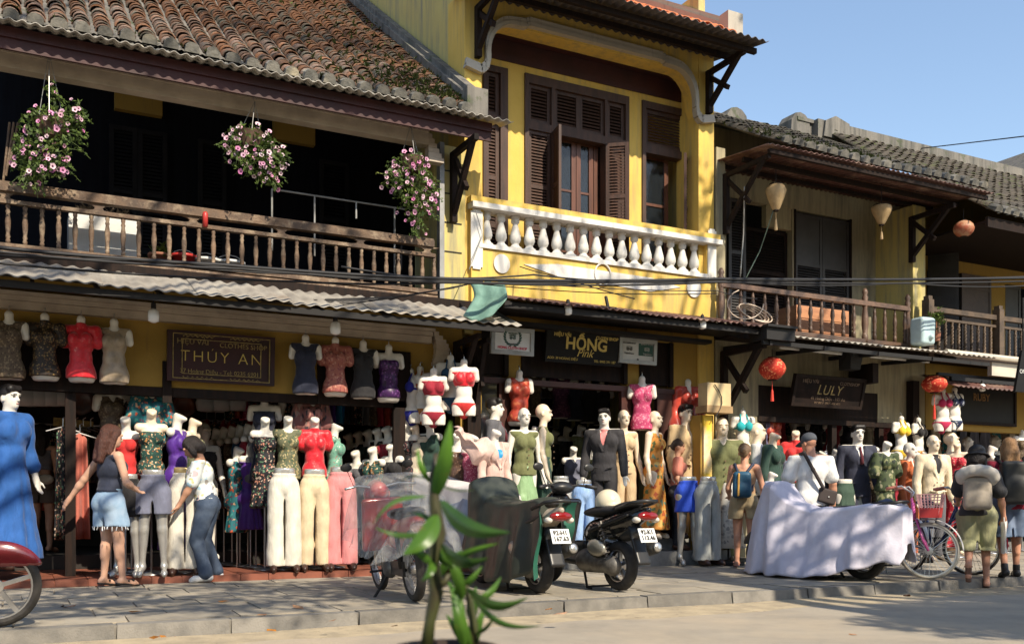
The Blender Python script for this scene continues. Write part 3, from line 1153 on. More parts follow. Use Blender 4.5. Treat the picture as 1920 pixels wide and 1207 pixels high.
# centre: side light, transom row, open leaves, glazed doors
a, b = ops[1][:2]
zt = 6.64
dl, dr = XW(1040, YW_), XW(1133, YW_)
f = MB().bx(a, a + 0.06, YW_ - 0.03, YW_ + 0.12, 4.0, zt).bx(b - 0.06, b, YW_ - 0.03, YW_ + 0.12, 4.0, zt).bx(a + .06, b - .06, YW_ - 0.028, YW_ + 0.12, zt - 0.12, zt)
f.bx(dl - 0.06, dl, YW_ - 0.026, YW_ + 0.12, 4.0, zt - .12).bx(dr, dr + 0.05, YW_ - 0.026, YW_ + 0.12, 4.0, zt - .12).bx(dl, dr, YW_ - 0.024, YW_ + 0.12, 5.90, 6.01).bx(a + .06, dl - .06, YW_ - .024, YW_ + .12, 5.90, 6.01).bx(dr + .05, b - .06, YW_ - .024, YW_ + .12, 5.90, 6.01)
f.obj('window_frame', BROWN, H2)
for x0, x1 in ((a + 0.06, dl - 0.06), (dl, (dl + dr) / 2), ((dl + dr) / 2, dr), (dr + 0.05, b - 0.06)):
    shutter(H2, 'transom_louvre', x0, x1, YW_ + 0.03, 6.01, zt - 0.12, BROWN, (), st=0.05)
shutter(H2, 'shutter', a + 0.06, dl - 0.06, YW_ + 0.02, 4.02, 5.90, BROWN, (0.3, 0.6), st=0.05)
shutter(H2, 'shutter', dr + 0.05, b - 0.06, YW_ + 0.02, 4.02, 5.90, BROWN, (0.3, 0.6), st=0.05)
shutter(H2, 'shutter', dl - 0.06 - 0.3, dl - 0.06, YW_ - 0.05, 4.02, 5.90, BROWN, (0.3, 0.6), st=0.05, rot=(dl - 0.06, radians(80)))
shutter(H2, 'shutter', dr, dr + 0.32, YW_ - 0.05, 4.02, 5.90, BROWN, (0.3, 0.6), st=0.05, rot=(dr + 0.02, radians(-38)))
mid = (dl + dr) / 2 + 0.02
for x0, x1 in ((dl, mid - 0.005), (mid + 0.005, dr - 0.1), (dr - 0.09, dr)):
    d_ = MB().bx(x0, x0 + 0.07, YW_ + 0.13, YW_ + 0.17, 4.0, 5.90)
    if x1 - x0 > 0.2:
        d_.bx(x1 - 0.07, x1, YW_ + 0.13, YW_ + 0.17, 4.0, 5.90)
        for z in (4.0, 4.35, 4.78, 5.2, 5.88):
            d_.bx(x0 + 0.07, x1 - 0.07, YW_ + 0.135, YW_ + 0.165, z, z + (0.12 if z in (4.0, 5.88) else 0.03))
    do = d_.obj('glazed_door', REDW, H2)
    if x1 - x0 > 0.2:
        MB().bx(x0 + 0.06, x1 - 0.06, YW_ + 0.148, YW_ + 0.152, 4.1, 5.92).obj('pane', GLASS, do)
# right window
a, b = ops[2][:2]
f = MB().bx(a, a + 0.06, YW_ - 0.03, YW_ + 0.12, 4.0, 6.64).bx(b - 0.06, b, YW_ - 0.03, YW_ + 0.12, 4.0, 6.64).bx(a + .06, b - .06, YW_ - 0.028, YW_ + 0.12, 6.54, 6.64).bx(a + .06, b - .06, YW_ - 0.026, YW_ + 0.12, 5.90, 6.01)
f.obj('window_frame', BROWN, H2)
shutter(H2, 'transom_louvre', a + 0.06, b - 0.06, YW_ + 0.03, 6.01, 6.54, BROWN, ())
shutter(H2, 'shutter', b - 0.42, b - 0.06, YW_ - 0.05, 4.02, 5.88, BROWN, (0.3, 0.6), rot=(b - 0.06, radians(48)))
d_ = MB().bx(a + 0.08, a + 0.14, YW_ + 0.13, YW_ + 0.17, 4.0, 5.90).bx(b - 0.34, b - 0.27, YW_ + 0.13, YW_ + 0.17, 4.0, 5.90)
for z in (4.0, 4.4, 4.8, 5.2, 5.88):
    d_.bx(a + 0.14, b - 0.34, YW_ + 0.135, YW_ + 0.165, z, z + 0.04)
do = d_.obj('glazed_door', REDW, H2)
MB().bx(a + 0.13, b - 0.33, YW_ + 0.148, YW_ + 0.152, 4.04, 5.95).obj('pane', GLASS, do)
# balcony front
YB = 10.93
xb0, xb1 = XW(884, YB), XW(1343, YB)
MB().bx(xb0, xb1, YB, YW_ - 0.002, 3.30, 4.07).obj('balcony_panel', YEL, H2)
MB().bx(XW(897, YB), XW(1325, YB), YB - 0.03, YB + 0.16, 4.072, 4.125).obj('balustrade_base', WHITE, H2)
MB().bx(xb0 - 0.03, xb1 + 0.03, YB - 0.06, YB + 0.2, 4.625, 4.70).obj('balcony_cap', YEL, H2)
MB().bx(xb0 - 0.02, xb1 + 0.05, YB - 0.09, YB + 0.2, 4.555, 4.623).obj('balustrade_rail', WHITE, H2)
for x0, x1 in ((xb0, xb0 + 0.17), (xb1 - 0.17, xb1)):
    MB().bx(x0, x1, YB, YB + 0.19, 4.07, 4.555).obj('balcony_post', YEL, H2)
URN = [(0.085, 0), (0.085, 0.025), (0.062, 0.04), (0.05, 0.06), (0.04, 0.075), (0.058, 0.09), (0.074, 0.13), (0.07, 0.18), (0.05, 0.25), (0.036, 0.31), (0.034, 0.33), (0.052, 0.345), (0.056, 0.375), (0.05, 0.40), (0.058, 0.405), (0.058, 0.43)]
um = turned(URN, 0.43, 16)
for i in range(17):
    X = XW(917, YB) + (XW(1307, YB) - XW(917, YB)) * i / 16
    wchild(link('stone_baluster', um, WHITE, None, (X, YB + 0.07, 4.125)), H2)


def plaque(px, py, pw, ph_, Y=YB, notch=0.0, n=24, oval=True):
    c = W(px, py, Y)
    s = dep(c) / FP
    rx, rz = pw * s / 2 / (SS - (px - 960) / FP * CS), ph_ * s / 2
    if oval:
        poly = [(c.x + rx * cos(2 * pi * k / n), c.z + rz * sin(2 * pi * k / n)) for k in range(n)]
    else:
        q = rx * 0.35
        poly = [(c.x - rx, c.z - rz + q), (c.x - rx + q, c.z - rz + q), (c.x - rx + q, c.z - rz), (c.x + rx - q, c.z - rz), (c.x + rx - q, c.z - rz + q), (c.x + rx, c.z - rz + q),
                (c.x + rx, c.z + rz - q), (c.x + rx - q, c.z + rz - q), (c.x + rx - q, c.z + rz), (c.x - rx + q, c.z + rz), (c.x - rx + q, c.z + rz - q), (c.x - rx, c.z + rz - q)]
    return MB().prism(poly, Y - 0.022, Y - 0.001)


plaque(940, 495, 30, 36).obj('oval_plaque', WHITE, H2)
plaque(1300, 541, 26, 34).obj('oval_plaque', WHITE, H2)
plaque(893, 449, 22, 112, oval=False).obj('tall_plaque', WHITE, H2)
plaque(1334, 480, 15, 100, oval=False).obj('tall_plaque', WHITE, H2)
x0, x1 = XW(982, YB), XW(1275, YB)
zc = ZW(1125, 517, YB)
MB().prism([(x0, zc + 0.02), (x0 + 0.5, zc - 0.08), (x1 - 0.5, zc - 0.13), (x1, zc - 0.02), (x1 - 0.5, zc + 0.06), (x0 + 0.5, zc + 0.08)], YB - 0.012, YB - 0.001).obj('long_plaque', WHITE, H2)
rgm = MB()
c = W(1129, 515, YB)
rgm.tube([(c.x + 0.125 * cos(t * pi / 12), YB - 0.02, c.z + 0.145 * sin(t * pi / 12)) for t in range(25)], 0.012, 6)
rgm.obj('round_moulding', WHITE, H2)
# lower storey: wall with three dark bays
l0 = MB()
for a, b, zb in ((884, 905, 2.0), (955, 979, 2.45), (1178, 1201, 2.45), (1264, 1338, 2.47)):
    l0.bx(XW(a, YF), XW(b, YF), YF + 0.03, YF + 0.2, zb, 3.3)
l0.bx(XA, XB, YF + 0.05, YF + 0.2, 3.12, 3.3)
l0.obj('lower_wall', YEL_SHADE, H2)
for a, b in ((905, 955), (979, 1178), (1201, 1264)):
    x0, x1 = XW(a, YF), XW(b, YF)
    m = MB().bx(x0, x1, YF + 0.06, YF + 0.1, 2.52, 3.118)
    m.bx(x0, x0 + 0.06, YF + 0.01, YF + 0.058, 2.5, 3.118).bx(x1 - 0.06, x1, YF + 0.01, YF + 0.058, 2.5, 3.118)
    m.obj('transom_board', DARKW, H2)
MB().bx(XA, XB, YF + 0.02, YF + 0.14, 2.40, 2.47).obj('door_head', M('reddish lintel timber', (0.07, 0.022, 0.016), (0.045, 0.016, 0.012), 3, rough=0.5), H2)
for a, b in ((938, 958), (1168, 1186), (1192, 1200), (1235, 1262)):
    MB().bx(XW(a, YF), XW(b, YF), YF + 0.03, YF + 0.1, 0.38, 2.40).obj('door_leaf', MATS['reddish lintel timber'], H2)
MB().bx(XA, XB, 15.5, 15.6, 0.3, 3.3).obj('shop_back_wall', DIM, H2)
MB().bx(XA + .02, XB - .13, YF + .21, 15.5, 3.1, 3.2).obj('shop_ceiling', DIM, H2)
MB().bx(XA + .13, XB - .13, 11.05, 15.5, 0.25, 0.38).obj('shop_floor', STEP, H2)
MB().bx(XA + 1.2, XB - 0.02, 10.86, 11.045, 0.22, 0.375).obj('upper_step', STEP, H2)
MB().bx(XA + 1.15, XB - 0.02, 10.50, 11.04, 0.0, 0.215).obj('lower_step', STEP, H2)
# awning of house 2
aw = MB().bx(XA + 0.1, XB + 0.35, 10.08, 10.12, 3.16, 3.23).bx(XA + .1, XB + 0.1, 10.14, 10.9, 3.245, 3.26)
for px in (950, 1050, 1160, 1270, 1330):
    X = XW(px, 10.5)
    aw.bar((X, 10.1, 3.2), (X, 10.98, 3.36), 0.035, 0.05)
aw.bar((XA + .2, 10.75, 3.12), (XB - .3, 10.75, 3.12), 0.16, 0.05)
awo = aw.obj('awning_frame', STEEL, H2)
for i in range(5):
    x0 = XA + 0.2 + i * 0.86
    m = MB()
    corrug(x0, x0 + 0.9, 10.0, 3.255 + 0.006 * (i % 2), 10.92, 3.50 + 0.006 * (i % 2), wl=0.1, am=0.012, seed=i + 20)(m)
    m.obj('awning_sheet', TINR, awo, True, thick=0.006)
# roof of house 2
m = MB()
corrug(XA - 0.12, XB + 0.12, 9.98, 7.10, 11.3, 7.34, wl=0.125, am=0.017)(m)
m.obj('eave_sheet', M('dark eave tin', (0.10, 0.085, 0.08), (0.07, 0.06, 0.06), 3, rough=0.7), H2, True, thick=0.006)
fr_ = MB()
fr_.bx(XA, XB + 0.08, 10.18, 10.24, 7.02, 7.09).bx(XA, XB + .08, 10.6, 10.66, 7.1, 7.17)
fr_.obj('eave_purlin', DARKW, H2)
R2 = tiled_roof(H2, 'roof', XA + 0.2, XB - 0.12, 10.35, 7.26, 14.0, 9.6, TILEO, CAPM, keep=240, caps=False, base=TILEO, seed=9, sp=0.2)
vg = MB()
for k in range(8):
    t0, t1 = k / 8, (k + 1) / 8
    y0, z0, y1, z1 = 10.55 + 3.5 * t0, 7.42 + 2.25 * t0, 10.55 + 3.5 * t1, 7.42 + 2.25 * t1
    for x0, x1, hgt in ((XB - 0.20, XB + 0.02, 0.13), (XB - 0.15, XB - 0.02, 0.20)):
        vg.hexa([(x0, y0, z0 - 0.12), (x1, y0, z0 - 0.12), (x1, y1, z1 - 0.12), (x0, y1, z1 - 0.12), (x0, y0, z0 + hgt), (x1, y0, z0 + hgt), (x1, y1, z1 + hgt), (x0, y1, z1 + hgt)])
vg.bx(XB - 0.22, XB + 0.04, 10.42, 10.6, 7.28, 7.66)
vg.obj('verge', MOULD, R2)
bracket(H2, XW(894, YF), YF, 6.47, 7.12, 0.72, DARKW)
bracket(H2, XW(1326, YF), YF, 6.44, 7.05, 0.70, DARKW)
# gable coping that peeks over the first roof
MB().prismx([(14.2, 8.95), (15.6, 9.98), (15.6, 10.12), (14.1, 9.03)], XA - 0.12, XA - 0.004).obj('gable_coping', DARKW, H2)

# ================================================================ house 3: the cream house
XC, XD = 8.93, XW(1734, 11.0)
H3 = wempty('cream_house', ((XC + XD) / 2, 11.0, 0.0), 'stained cream house with turned wooden balcony and red tin eave', 'house')
YU = 11.75
up = MB()
U = [(1362, 1436), (1436, 1486), (1486, 1596)]
d0, d1 = XW(1362, YU), XW(1486, YU)
d2, d3 = XW(1489, YU), XW(1596, YU)
up.bx(XC, d0, YU, YU + 0.15, 3.3, 6.66).bx(d1, d2, YU, YU + 0.15, 3.3, 6.66).bx(d3, XD, YU, YU + 0.15, 3.3, 6.66).bx(d0, d1, YU + .002, YU + 0.15, 5.62, 6.66).bx(d2, d3, YU + .002, YU + 0.15, 5.62, 6.66)
up.obj('upper_wall', CREAM, H3)
MB().bx(XW(1438, YU), d1, YU + 0.02, YU + 0.12, 5.28, 5.618).obj('wall_panel', CREAM, H3)
MB().bx(XC, XD, 13.2, 13.3, 3.3, 6.2).obj('room_back_wall', BLACK, H3)
shutter(H3, 'louvred_door', d0 + 0.02, d0 + 0.36, YU - 0.02, 3.42, 5.6, M('dark grey door paint', (0.045, 0.042, 0.042), (0.03, 0.028, 0.028), 3, rough=0.5), (0.3, 0.62))
DG = MATS['dark grey door paint']
shutter(H3, 'louvred_door', d0 + 0.38, d1 - 0.02, YU + 0.12, 3.42, 5.25, DARKW, (0.3, 0.62))
mx = (d2 + d3) / 2
shutter(H3, 'louvred_door', d2 + 0.03, mx - 0.004, YU + 0.03, 3.42, 5.58, DG, (0.3, 0.62), panel=(2,))
shutter(H3, 'louvred_door', mx + 0.004, d3 - 0.03, YU + 0.03, 3.42, 5.58, DG, (0.3, 0.62), panel=(2,))
MB().bx(d2, d2 + 0.03, YU - 0.02, YU + 0.1, 3.42, 5.62).bx(d3 - 0.03, d3, YU - 0.02, YU + 0.1, 3.42, 5.62).obj('door_frame', DARKW, H3)
MB().bx(XC, XC + 0.16, 10.98, YU, 3.3, 6.0).obj('pilaster', CREAM, H3)
pA, pB = XW(1710, 11.0), XW(1733, 11.0)
MB().bx(pA, pB, 10.98, YU, 3.3, 5.74).obj('pilaster', YEL2, H3)
MB().bx(pA, XD + .02, 11.4, YU - .002, 5.742, 6.4).obj('gable_infill', CREAM, H3)
MB().bx(XC, XD, 10.72, 13.2, 3.22, 3.33).obj('balcony_floor', DARKW, H3)
RY = 10.78
xr0, xr1 = XW(1350, RY), XW(1702, RY)
MB().bx(xr0, xr1, RY - 0.045, RY + 0.045, 3.93, 4.0).obj('top_rail', TURN, H3)
MB().bx(xr0, xr1, RY - 0.04, RY + 0.04, 3.35, 3.41).obj('bottom_rail', TURN, H3)
POST = [(0.05, 0), (0.05, 0.12), (0.035, 0.15), (0.055, 0.3), (0.05, 0.42), (0.032, 0.55), (0.05, 0.62), (0.036, 0.66), (0.05, 0.72), (0.03, 0.76), (0.048, 0.80), (0.02, 0.86)]
pmesh = turned(POST, 0.86)
for px in (1352, 1522 + 100, 1702):
    wchild(link('newel_post', pmesh, TURN, None, (XW(px, RY), RY, 3.34)), H3)
B3 = [(0.03, 0), (0.03, 0.10), (0.018, 0.12), (0.034, 0.15), (0.02, 0.18), (0.032, 0.22), (0.022, 0.27), (0.034, 0.33), (0.03, 0.40), (0.018, 0.46), (0.026, 0.48), (0.02, 0.50), (0.014, 0.56), (0.02, 0.58)]
b3 = turned(B3, 0.52)
n3 = 17
for i in range(n3):
    X = xr0 + (xr1 - xr0) * (i + 0.7) / n3
    wchild(link('baluster', b3, TURN, None, (X, RY, 3.41)), H3)
# lower wall
op0, op1 = XW(1422, 11.0), XW(1646, 11.0)
MB().bx(XC, op0, 11.0, 11.15, 0.0, 3.25).bx(op1, XD, 11.0, 11.15, 2.16, 3.25).bx(op0, op1, 11.003, 11.15, 2.62, 3.25).obj('lower_wall', CREAM, H3)
MB().bx(op0, op1, 11.01, 11.06, 2.12, 2.618).bx(op0 - 0.02, XD, 10.98, 11.05, 2.08, 2.155).obj('transom_board', DARKW, H3)
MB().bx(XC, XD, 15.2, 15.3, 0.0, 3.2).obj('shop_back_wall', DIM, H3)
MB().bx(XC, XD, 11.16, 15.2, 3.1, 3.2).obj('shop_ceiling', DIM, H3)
MB().bx(XC, XD, 10.9, 15.2, 0.02, 0.07).obj('shop_floor', STEP, H3)
for px in (1428, 1560, 1648):
    X = XW(px, 11.05)
    MB().bx(X - 0.05, X + 0.05, 11.0, 11.1, 0.07, 2.08).obj('door_post', DARKW, H3)
aw = MB().bx(XC + 0.02, XW(1486, 10.0), 9.95, 10.3, 3.08, 3.24).bx(XC + .02, XD + .3, 10.02, 10.06, 3.02, 3.075).bx(XC, XW(1486, 10), 9.9, 10.35, 3.242, 3.275)
for px in (1400, 1500, 1600, 1700):
    X = XW(px, 10.5)
    aw.bar((X, 10.0, 3.04), (X, 10.98, 3.1), 0.04, 0.06)
awo = aw.obj('awning_frame', STEEL, H3)
xa = XW(1487, 10.0)
n_ = 5
for i in range(n_):
    x0 = xa + i * (XD + 0.35 - xa) / n_
    m = MB()
    corrug(x0, x0 + (XD + 0.35 - xa) / n_ + 0.04, 9.97, 3.15 + 0.006 * (i % 2), 10.74, 3.31 + 0.006 * (i % 2), wl=0.115, am=0.013, seed=i + 40)(m)
    m.obj('awning_sheet', TIN, awo, True, thick=0.006)
bracket(H3, XC + 0.14, 10.98, 4.75, 5.62, 0.85, DARKW, 0.06)
bracket(H3, XW(1706, 10.98), 10.98, 4.78, 5.52, 0.75, DARKW, 0.07)
bracket(H3, XW(1354, 10.98), 10.98, 2.05, 3.05, 0.8, DARKW, 0.08)
MB().bx(XW(1642, 10.5) - .06, XW(1642, 10.5) + .06, 10.5, 10.98, 2.7, 3.0).obj('beam_end', DARKW, H3)
# eave: red tin soffit + roof
m = MB()
corrug(XC + 0.02, XD + 0.25, 9.92, 5.70, 11.4, 5.86, wl=0.10, am=0.012)(m)
m.obj('eave_sheet', TINR, H3, True, thick=0.006)
MB().bx(XC + .1, XD + .2, 10.5, 10.56, 5.66, 5.72).bx(XC + .1, XD + .2, 9.98, 10.03, 5.61, 5.67).bx(XC + .1, XD + .2, 11.0, 11.05, 5.73, 5.78).obj('eave_purlin', DARKW, H3)
R3 = tiled_roof(H3, 'roof', XC + 0.3, XD + 0.2, 9.98, 5.78, 13.6, 7.78, TILEG, CAPM, keep=200, seed=13, step=0.16)
MB().bx(XW(1482, 13.6), XD + 0.3, 13.45, 13.75, 7.5, 7.96).bx(XW(1482, 13.6), XD + .3, 13.4, 13.8, 7.962, 8.03).obj('ridge', GREYW, R3)
MB().bx(XC, XW(1482, 13.6), 13.5, 13.75, 7.5, 7.80).obj('ridge', GREYW, R3)
for px, h_ in ((1366, 7.93), (1485, 8.12)):
    X = XW(px, 13.6)
    MB().prism([(X - 0.2, 7.6), (X + 0.3, 7.6), (X + 0.26, h_ - 0.12), (X + 0.16, h_ - .03), (X + .04, h_), (X - 0.08, h_ - .03), (X - 0.17, h_ - 0.16)], 13.42, 13.78).obj('ridge_end', GREYW, R3)
moss(R3, 500, lambda q: (lambda s: (q.uniform(XC + .3, XC + 2.0) if q.random() < .6 else q.uniform(XC, XD), 10.0 + 3.6 * s, 5.84 + 1.84 * s))(abs(q.gauss(0, .1)) if q.random() < .6 else q.uniform(.3, 1)), 8, (0.03, 0.08))

# ================================================================ house 4: the far timber-fronted house
XE, XF = XD + 0.02, 20.5
H4 = wempty('far_shophouse', (15.5, 11.0, 0.0), 'far shophouse with grey mossy roof and twisted balcony spindles beyond the cream one', 'house')
YU = 11.85
e = [XW(p, YU) for p in (1738, 1803, 1856, 1885)]
MB().bx(XE, e[0], YU, YU + 0.15, 3.3, 6.62).bx(e[0], e[2], YU + .002, YU + .15, 5.05, 6.62).bx(e[2], e[3], YU, YU + .15, 3.3, 6.62).bx(e[3], XF, YU + .002, YU + .15, 5.0, 6.62).bx(e[3] + 1.3, XF, YU, YU + .15, 3.3, 4.998).obj('upper_wall', YEL_SHADE, H4)
MB().bx(XE, XF, 13.2, 13.3, 3.2, 6).obj('room_back_wall', BLACK, H4)
shutter(H4, 'door_leaf', e[0], e[0] + 0.5, YU - 0.02, 3.4, 5.3, DG, (0.4,), panel=(0, 1), rot=(e[0], radians(-55)))
shutter(H4, 'door_leaf', e[1] - 0.05, e[2] - 0.02, YU - 0.03, 3.4, 5.05, M('faded brown door', (0.09, 0.06, 0.048), (0.06, 0.042, 0.036), 3, rough=0.6), (0.85,), panel=(0, 1))
shutter(H4, 'door_leaf', e[3] + 0.05, e[3] + 0.5, YU + 0.05, 3.4, 4.98, DG, (0.4,), panel=(0, 1))
RY = 10.8
y0, y1 = XW(1738, RY), XW(1960, RY)
OLD2 = M('dark weathered spindle', (0.13, 0.09, 0.06), (0.075, 0.055, 0.04), 6, rough=0.7, bump=0.2, rnd=0.25)
MB().bx(y0, XF, RY - 0.04, RY + 0.04, 3.98, 4.06).obj('top_rail', OLD2, H4)
MB().bx(y0, XF, RY - 0.03, RY + 0.03, 3.85, 3.89).obj('mid_rail', OLD2, H4)
MB().bx(y0, XF, RY - 0.05, RY + 0.05, 3.28, 3.36).obj('bottom_rail', OLD2, H4)
sp_ = MB()
for ph in range(2):
    sp_.tube([(0.014 * cos(t * 0.7 + ph * pi), 0.014 * sin(t * 0.7 + ph * pi), 0.06 + 0.34 * t / 26) for t in range(27)], 0.015, 5)
sp_.lathe([(0.026, 0), (0.026, 0.05), (0.016, 0.07)], n=8).lathe([(0.016, 0.39), (0.028, 0.42), (0.016, 0.45), (0.024, 0.47), (0.024, 0.50)], n=8)
spm = sp_.data('spindle', True)
i = 0
X = y0 + 0.12
while X < XF:
    wchild(link('spindle', spm, OLD2, None, (X, RY, 3.355), (0, 0, i)), H4)
    X += 0.16
    i += 1
for px in (1741, 1873):
    X = XW(px, RY - .03)
    MB().bx(X - 0.06, X + 0.06, RY - 0.09, RY + 0.05, 3.2, 4.16).bx(X - 0.045, X + 0.045, RY - .07, RY + .03, 4.162, 4.22).obj('newel_post', OLD2, H4)
MB().bx(XE, XF, 10.7, 13.2, 3.18, 3.27).obj('balcony_floor', DARKW, H4)
MB().bx(XE, XF, 11.0, 11.15, 2.1, 3.2).obj('lower_wall', YEL_SHADE, H4)
MB().bx(XE, XF, 15.2, 15.3, 0, 3.2).obj('shop_back_wall', DIM, H4)
MB().bx(XE, XF, 11.16, 15.2, 3.1, 3.17).obj('shop_ceiling', DIM, H4)
MB().bx(XE, XF, 11.2, 15.2, 0.02, 0.06).obj('shop_floor', STEP, H4)
gt = MB().tube([(XE - .2, 10.45, 3.27), (XF, 10.45, 3.25)], 0.05, 8).bx(XE + 1.0, XF, 10.52, 10.6, 2.98, 3.2)
gt.obj('gutter', M('cream painted gutter', (0.55, 0.51, 0.42), (0.45, 0.41, 0.34), 3, rough=0.5), H4)
aw = MB().bx(XE, XF, 10.5, 10.55, 2.84, 2.9).bx(XE, XF, 10.75, 10.8, 2.95, 3.0)
awo = aw.obj('awning_frame', STEEL, H4)
for i in range(4):
    x0 = XW(1796, 10.2) + i * 1.0
    m = MB()
    corrug(x0, x0 + 1.04, 10.2, 2.70 + 0.005 * (i % 2), 10.9, 2.96 + 0.005 * (i % 2), wl=0.115, am=0.013, seed=i + 60)(m)
    m.obj('awning_sheet', TINR, awo, True, thick=0.006)
MB().bx(XW(1705, 11.0) - .07, XW(1705, 11) + .07, 10.86, 11.0, 2.0, 2.85).obj('dark_bracket_board', DARKW, H4)
R4 = tiled_roof(H4, 'roof', XE + 0.2, XF, 9.9, 5.40, 13.4, 7.85, TILEG, CAPM, keep=160, seed=17, step=0.18)
MB().bx(XE + .2, XF, 10.0, 10.05, 5.2, 5.36).bx(XE + .2, XF, 10.05, 11.85, 5.27, 5.31).obj('eave_board', DARKW, R4)
MB().bx(XE - 0.1, XF, 13.3, 13.6, 7.6, 8.02).obj('ridge', GREYW, R4)
X = XE + 0.2
MB().prism([(X - 0.2, 7.7), (X + 0.5, 7.7), (X + 0.45, 8.03), (X + 0.1, 8.12), (X - 0.15, 8.0)], 13.25, 13.65).obj('ridge_end', GREYW, R4)
MB().bx(XF - .15, XF, 11.1, 15.3, 0, 5.9).obj('side_wall', CREAM, H4)

# distant gable at the right edge
c = W(1972, 345, 24.0)
H5 = wempty('distant_house', (c.x + 3.5, 26.5, -0.1), 'distant pale gabled house peeking over the roofs at the edge', 'house')
MB().prism([(c.x - 1.4, c.z - 0.3), (c.x + 3.4, c.z + 2.6), (c.x + 8.2, c.z - 0.3), (c.x + 8.2, -0.1), (c.x - 1.4, -0.1)], 24.0, 29.0).obj('wall', WALL('pale far wall', (0.42, 0.44, 0.40), (0.36, 0.38, 0.35), (0.25, 0.25, 0.22)), H5)
MB().hexa([(c.x - 1.9, 23.8, c.z - 0.5), (c.x + 3.4, 23.8, c.z + 2.7), (c.x + 3.4, 29.2, c.z + 2.7), (c.x - 1.9, 29.2, c.z - 0.5), (c.x - 1.9, 23.8, c.z - 0.3), (c.x + 3.4, 23.8, c.z + 2.95), (c.x + 3.4, 29.2, c.z + 2.95), (c.x - 1.9, 29.2, c.z - 0.3)]).obj('roof', TILEG, H5)


# ================================================================ behind the viewer: unseen houses added to block sky light, and shade trees
FARW = WALL('sky blocking ochre wall', (0.42, 0.28, 0.08), (0.34, 0.23, 0.07), (0.2, 0.16, 0.09))
for i, (x0, x1, hh) in enumerate(((-12, -3.2, 8.6), (-3.1, 3.4, 9.2), (3.5, 10.2, 8.7), (10.3, 20.0, 9.1))):
    ho = wempty('sky_blocking_house', ((x0 + x1) / 2, -10.0, 0), ('ochre terrace house across the street, added to block sky light, with %s shuttered windows' % ('two', 'three', 'four', 'five')[i]), 'house')
    MB().bx(x0, x1, -15.0, -9.0, -0.1, hh).obj('wall', FARW, ho)
    MB().hexa([(x0, -8.6, hh), (x1, -8.6, hh), (x1, -15.2, hh), (x0, -15.2, hh), (x0, -8.6, hh + 0.15), (x1, -8.6, hh + 0.15), (x1, -12.2, hh + 1.6), (x0, -12.2, hh + 1.6)]).obj('roof', TILE, ho)
    for k in range(2 + i):
        xx = x0 + (x1 - x0) * (k + 0.5) / (2 + i)
        MB().bx(xx - 0.45, xx + 0.45, -9.04, -8.95, 3.6, 5.2).obj('shutter', BROWN, ho)
        MB().bx(xx - 0.5, xx + 0.5, -9.04, -8.95, 0.1, 2.5).obj('door', DARKW, ho)

LEAF = M('tree leaf', (0.060, 0.110, 0.022), (0.045, 0.085, 0.018), 3, rough=0.5, trl=0.35)
BARK = M('tree bark', (0.12, 0.09, 0.065), (0.07, 0.055, 0.04), 6, rough=0.9, bump=0.6, bsc=20, st=(4, 4, 0.7))
SD = Vector((SUN_DX / hd * cos(radians(SUN_EL)), SUN_DY / hd * cos(radians(SUN_EL)), -sin(radians(SUN_EL))))


def clump(mb, c, r, n, rr, sz=0.085):
    for _ in range(n):
        q = Vector((rr.gauss(0, 1), rr.gauss(0, 1), rr.gauss(0, 1)))
        q = q / max(q.length, 0.01) * r * rr.random() ** 0.45
        q.z *= 0.7
        p = Vector(c) + q
        a = Vector((rr.gauss(0, 1), rr.gauss(0, 1), rr.gauss(0, 0.6))).normalized()
        b = a.cross(Vector((rr.gauss(0, 1), rr.gauss(0, 1), rr.gauss(0, 1)))).normalized()
        s = sz * rr.uniform(0.7, 1.3)
        mb.add([p - a * s, p + b * s * 0.45, p + a * s, p - b * s * 0.45], [(0, 1, 2, 3)])


def tree(x, y, label, targets, seed):
    """trunk at x, y; crown clumps stand between the sun and the spots they shade: (spot, metres up the ray, radius, leaves)"""
    rr = random.Random(seed)
    t = wempty('shade_tree', (x, y, 0), label, 'tree')
    top = Vector((x + 0.3, y + 1.2, 6.0))
    tk = MB().tube([(x, y, -0.1), (x + 0.05, y + 0.1, 1.5), (x + .1, y + 0.4, 3.5), top], [0.26, 0.2, 0.17, 0.13], 10)
    cr = MB()
    for spot, dist, r, n in targets:
        c = Vector(spot) - SD * dist
        tk.tube([top, (top + c) / 2 + Vector((0, 0, -0.4)), c], [0.10, 0.05, 0.02], 6)
        for _ in range(3):
            tk.tube([c, c + Vector((rr.uniform(-r, r), rr.uniform(-r, r), rr.uniform(-r, r) * 0.6))], [0.02, 0.008], 5)
        clump(cr, c, r, n, rr)
    tk.obj('trunk', BARK, t, True)
    cr.obj('crown', LEAF, t)
    return t


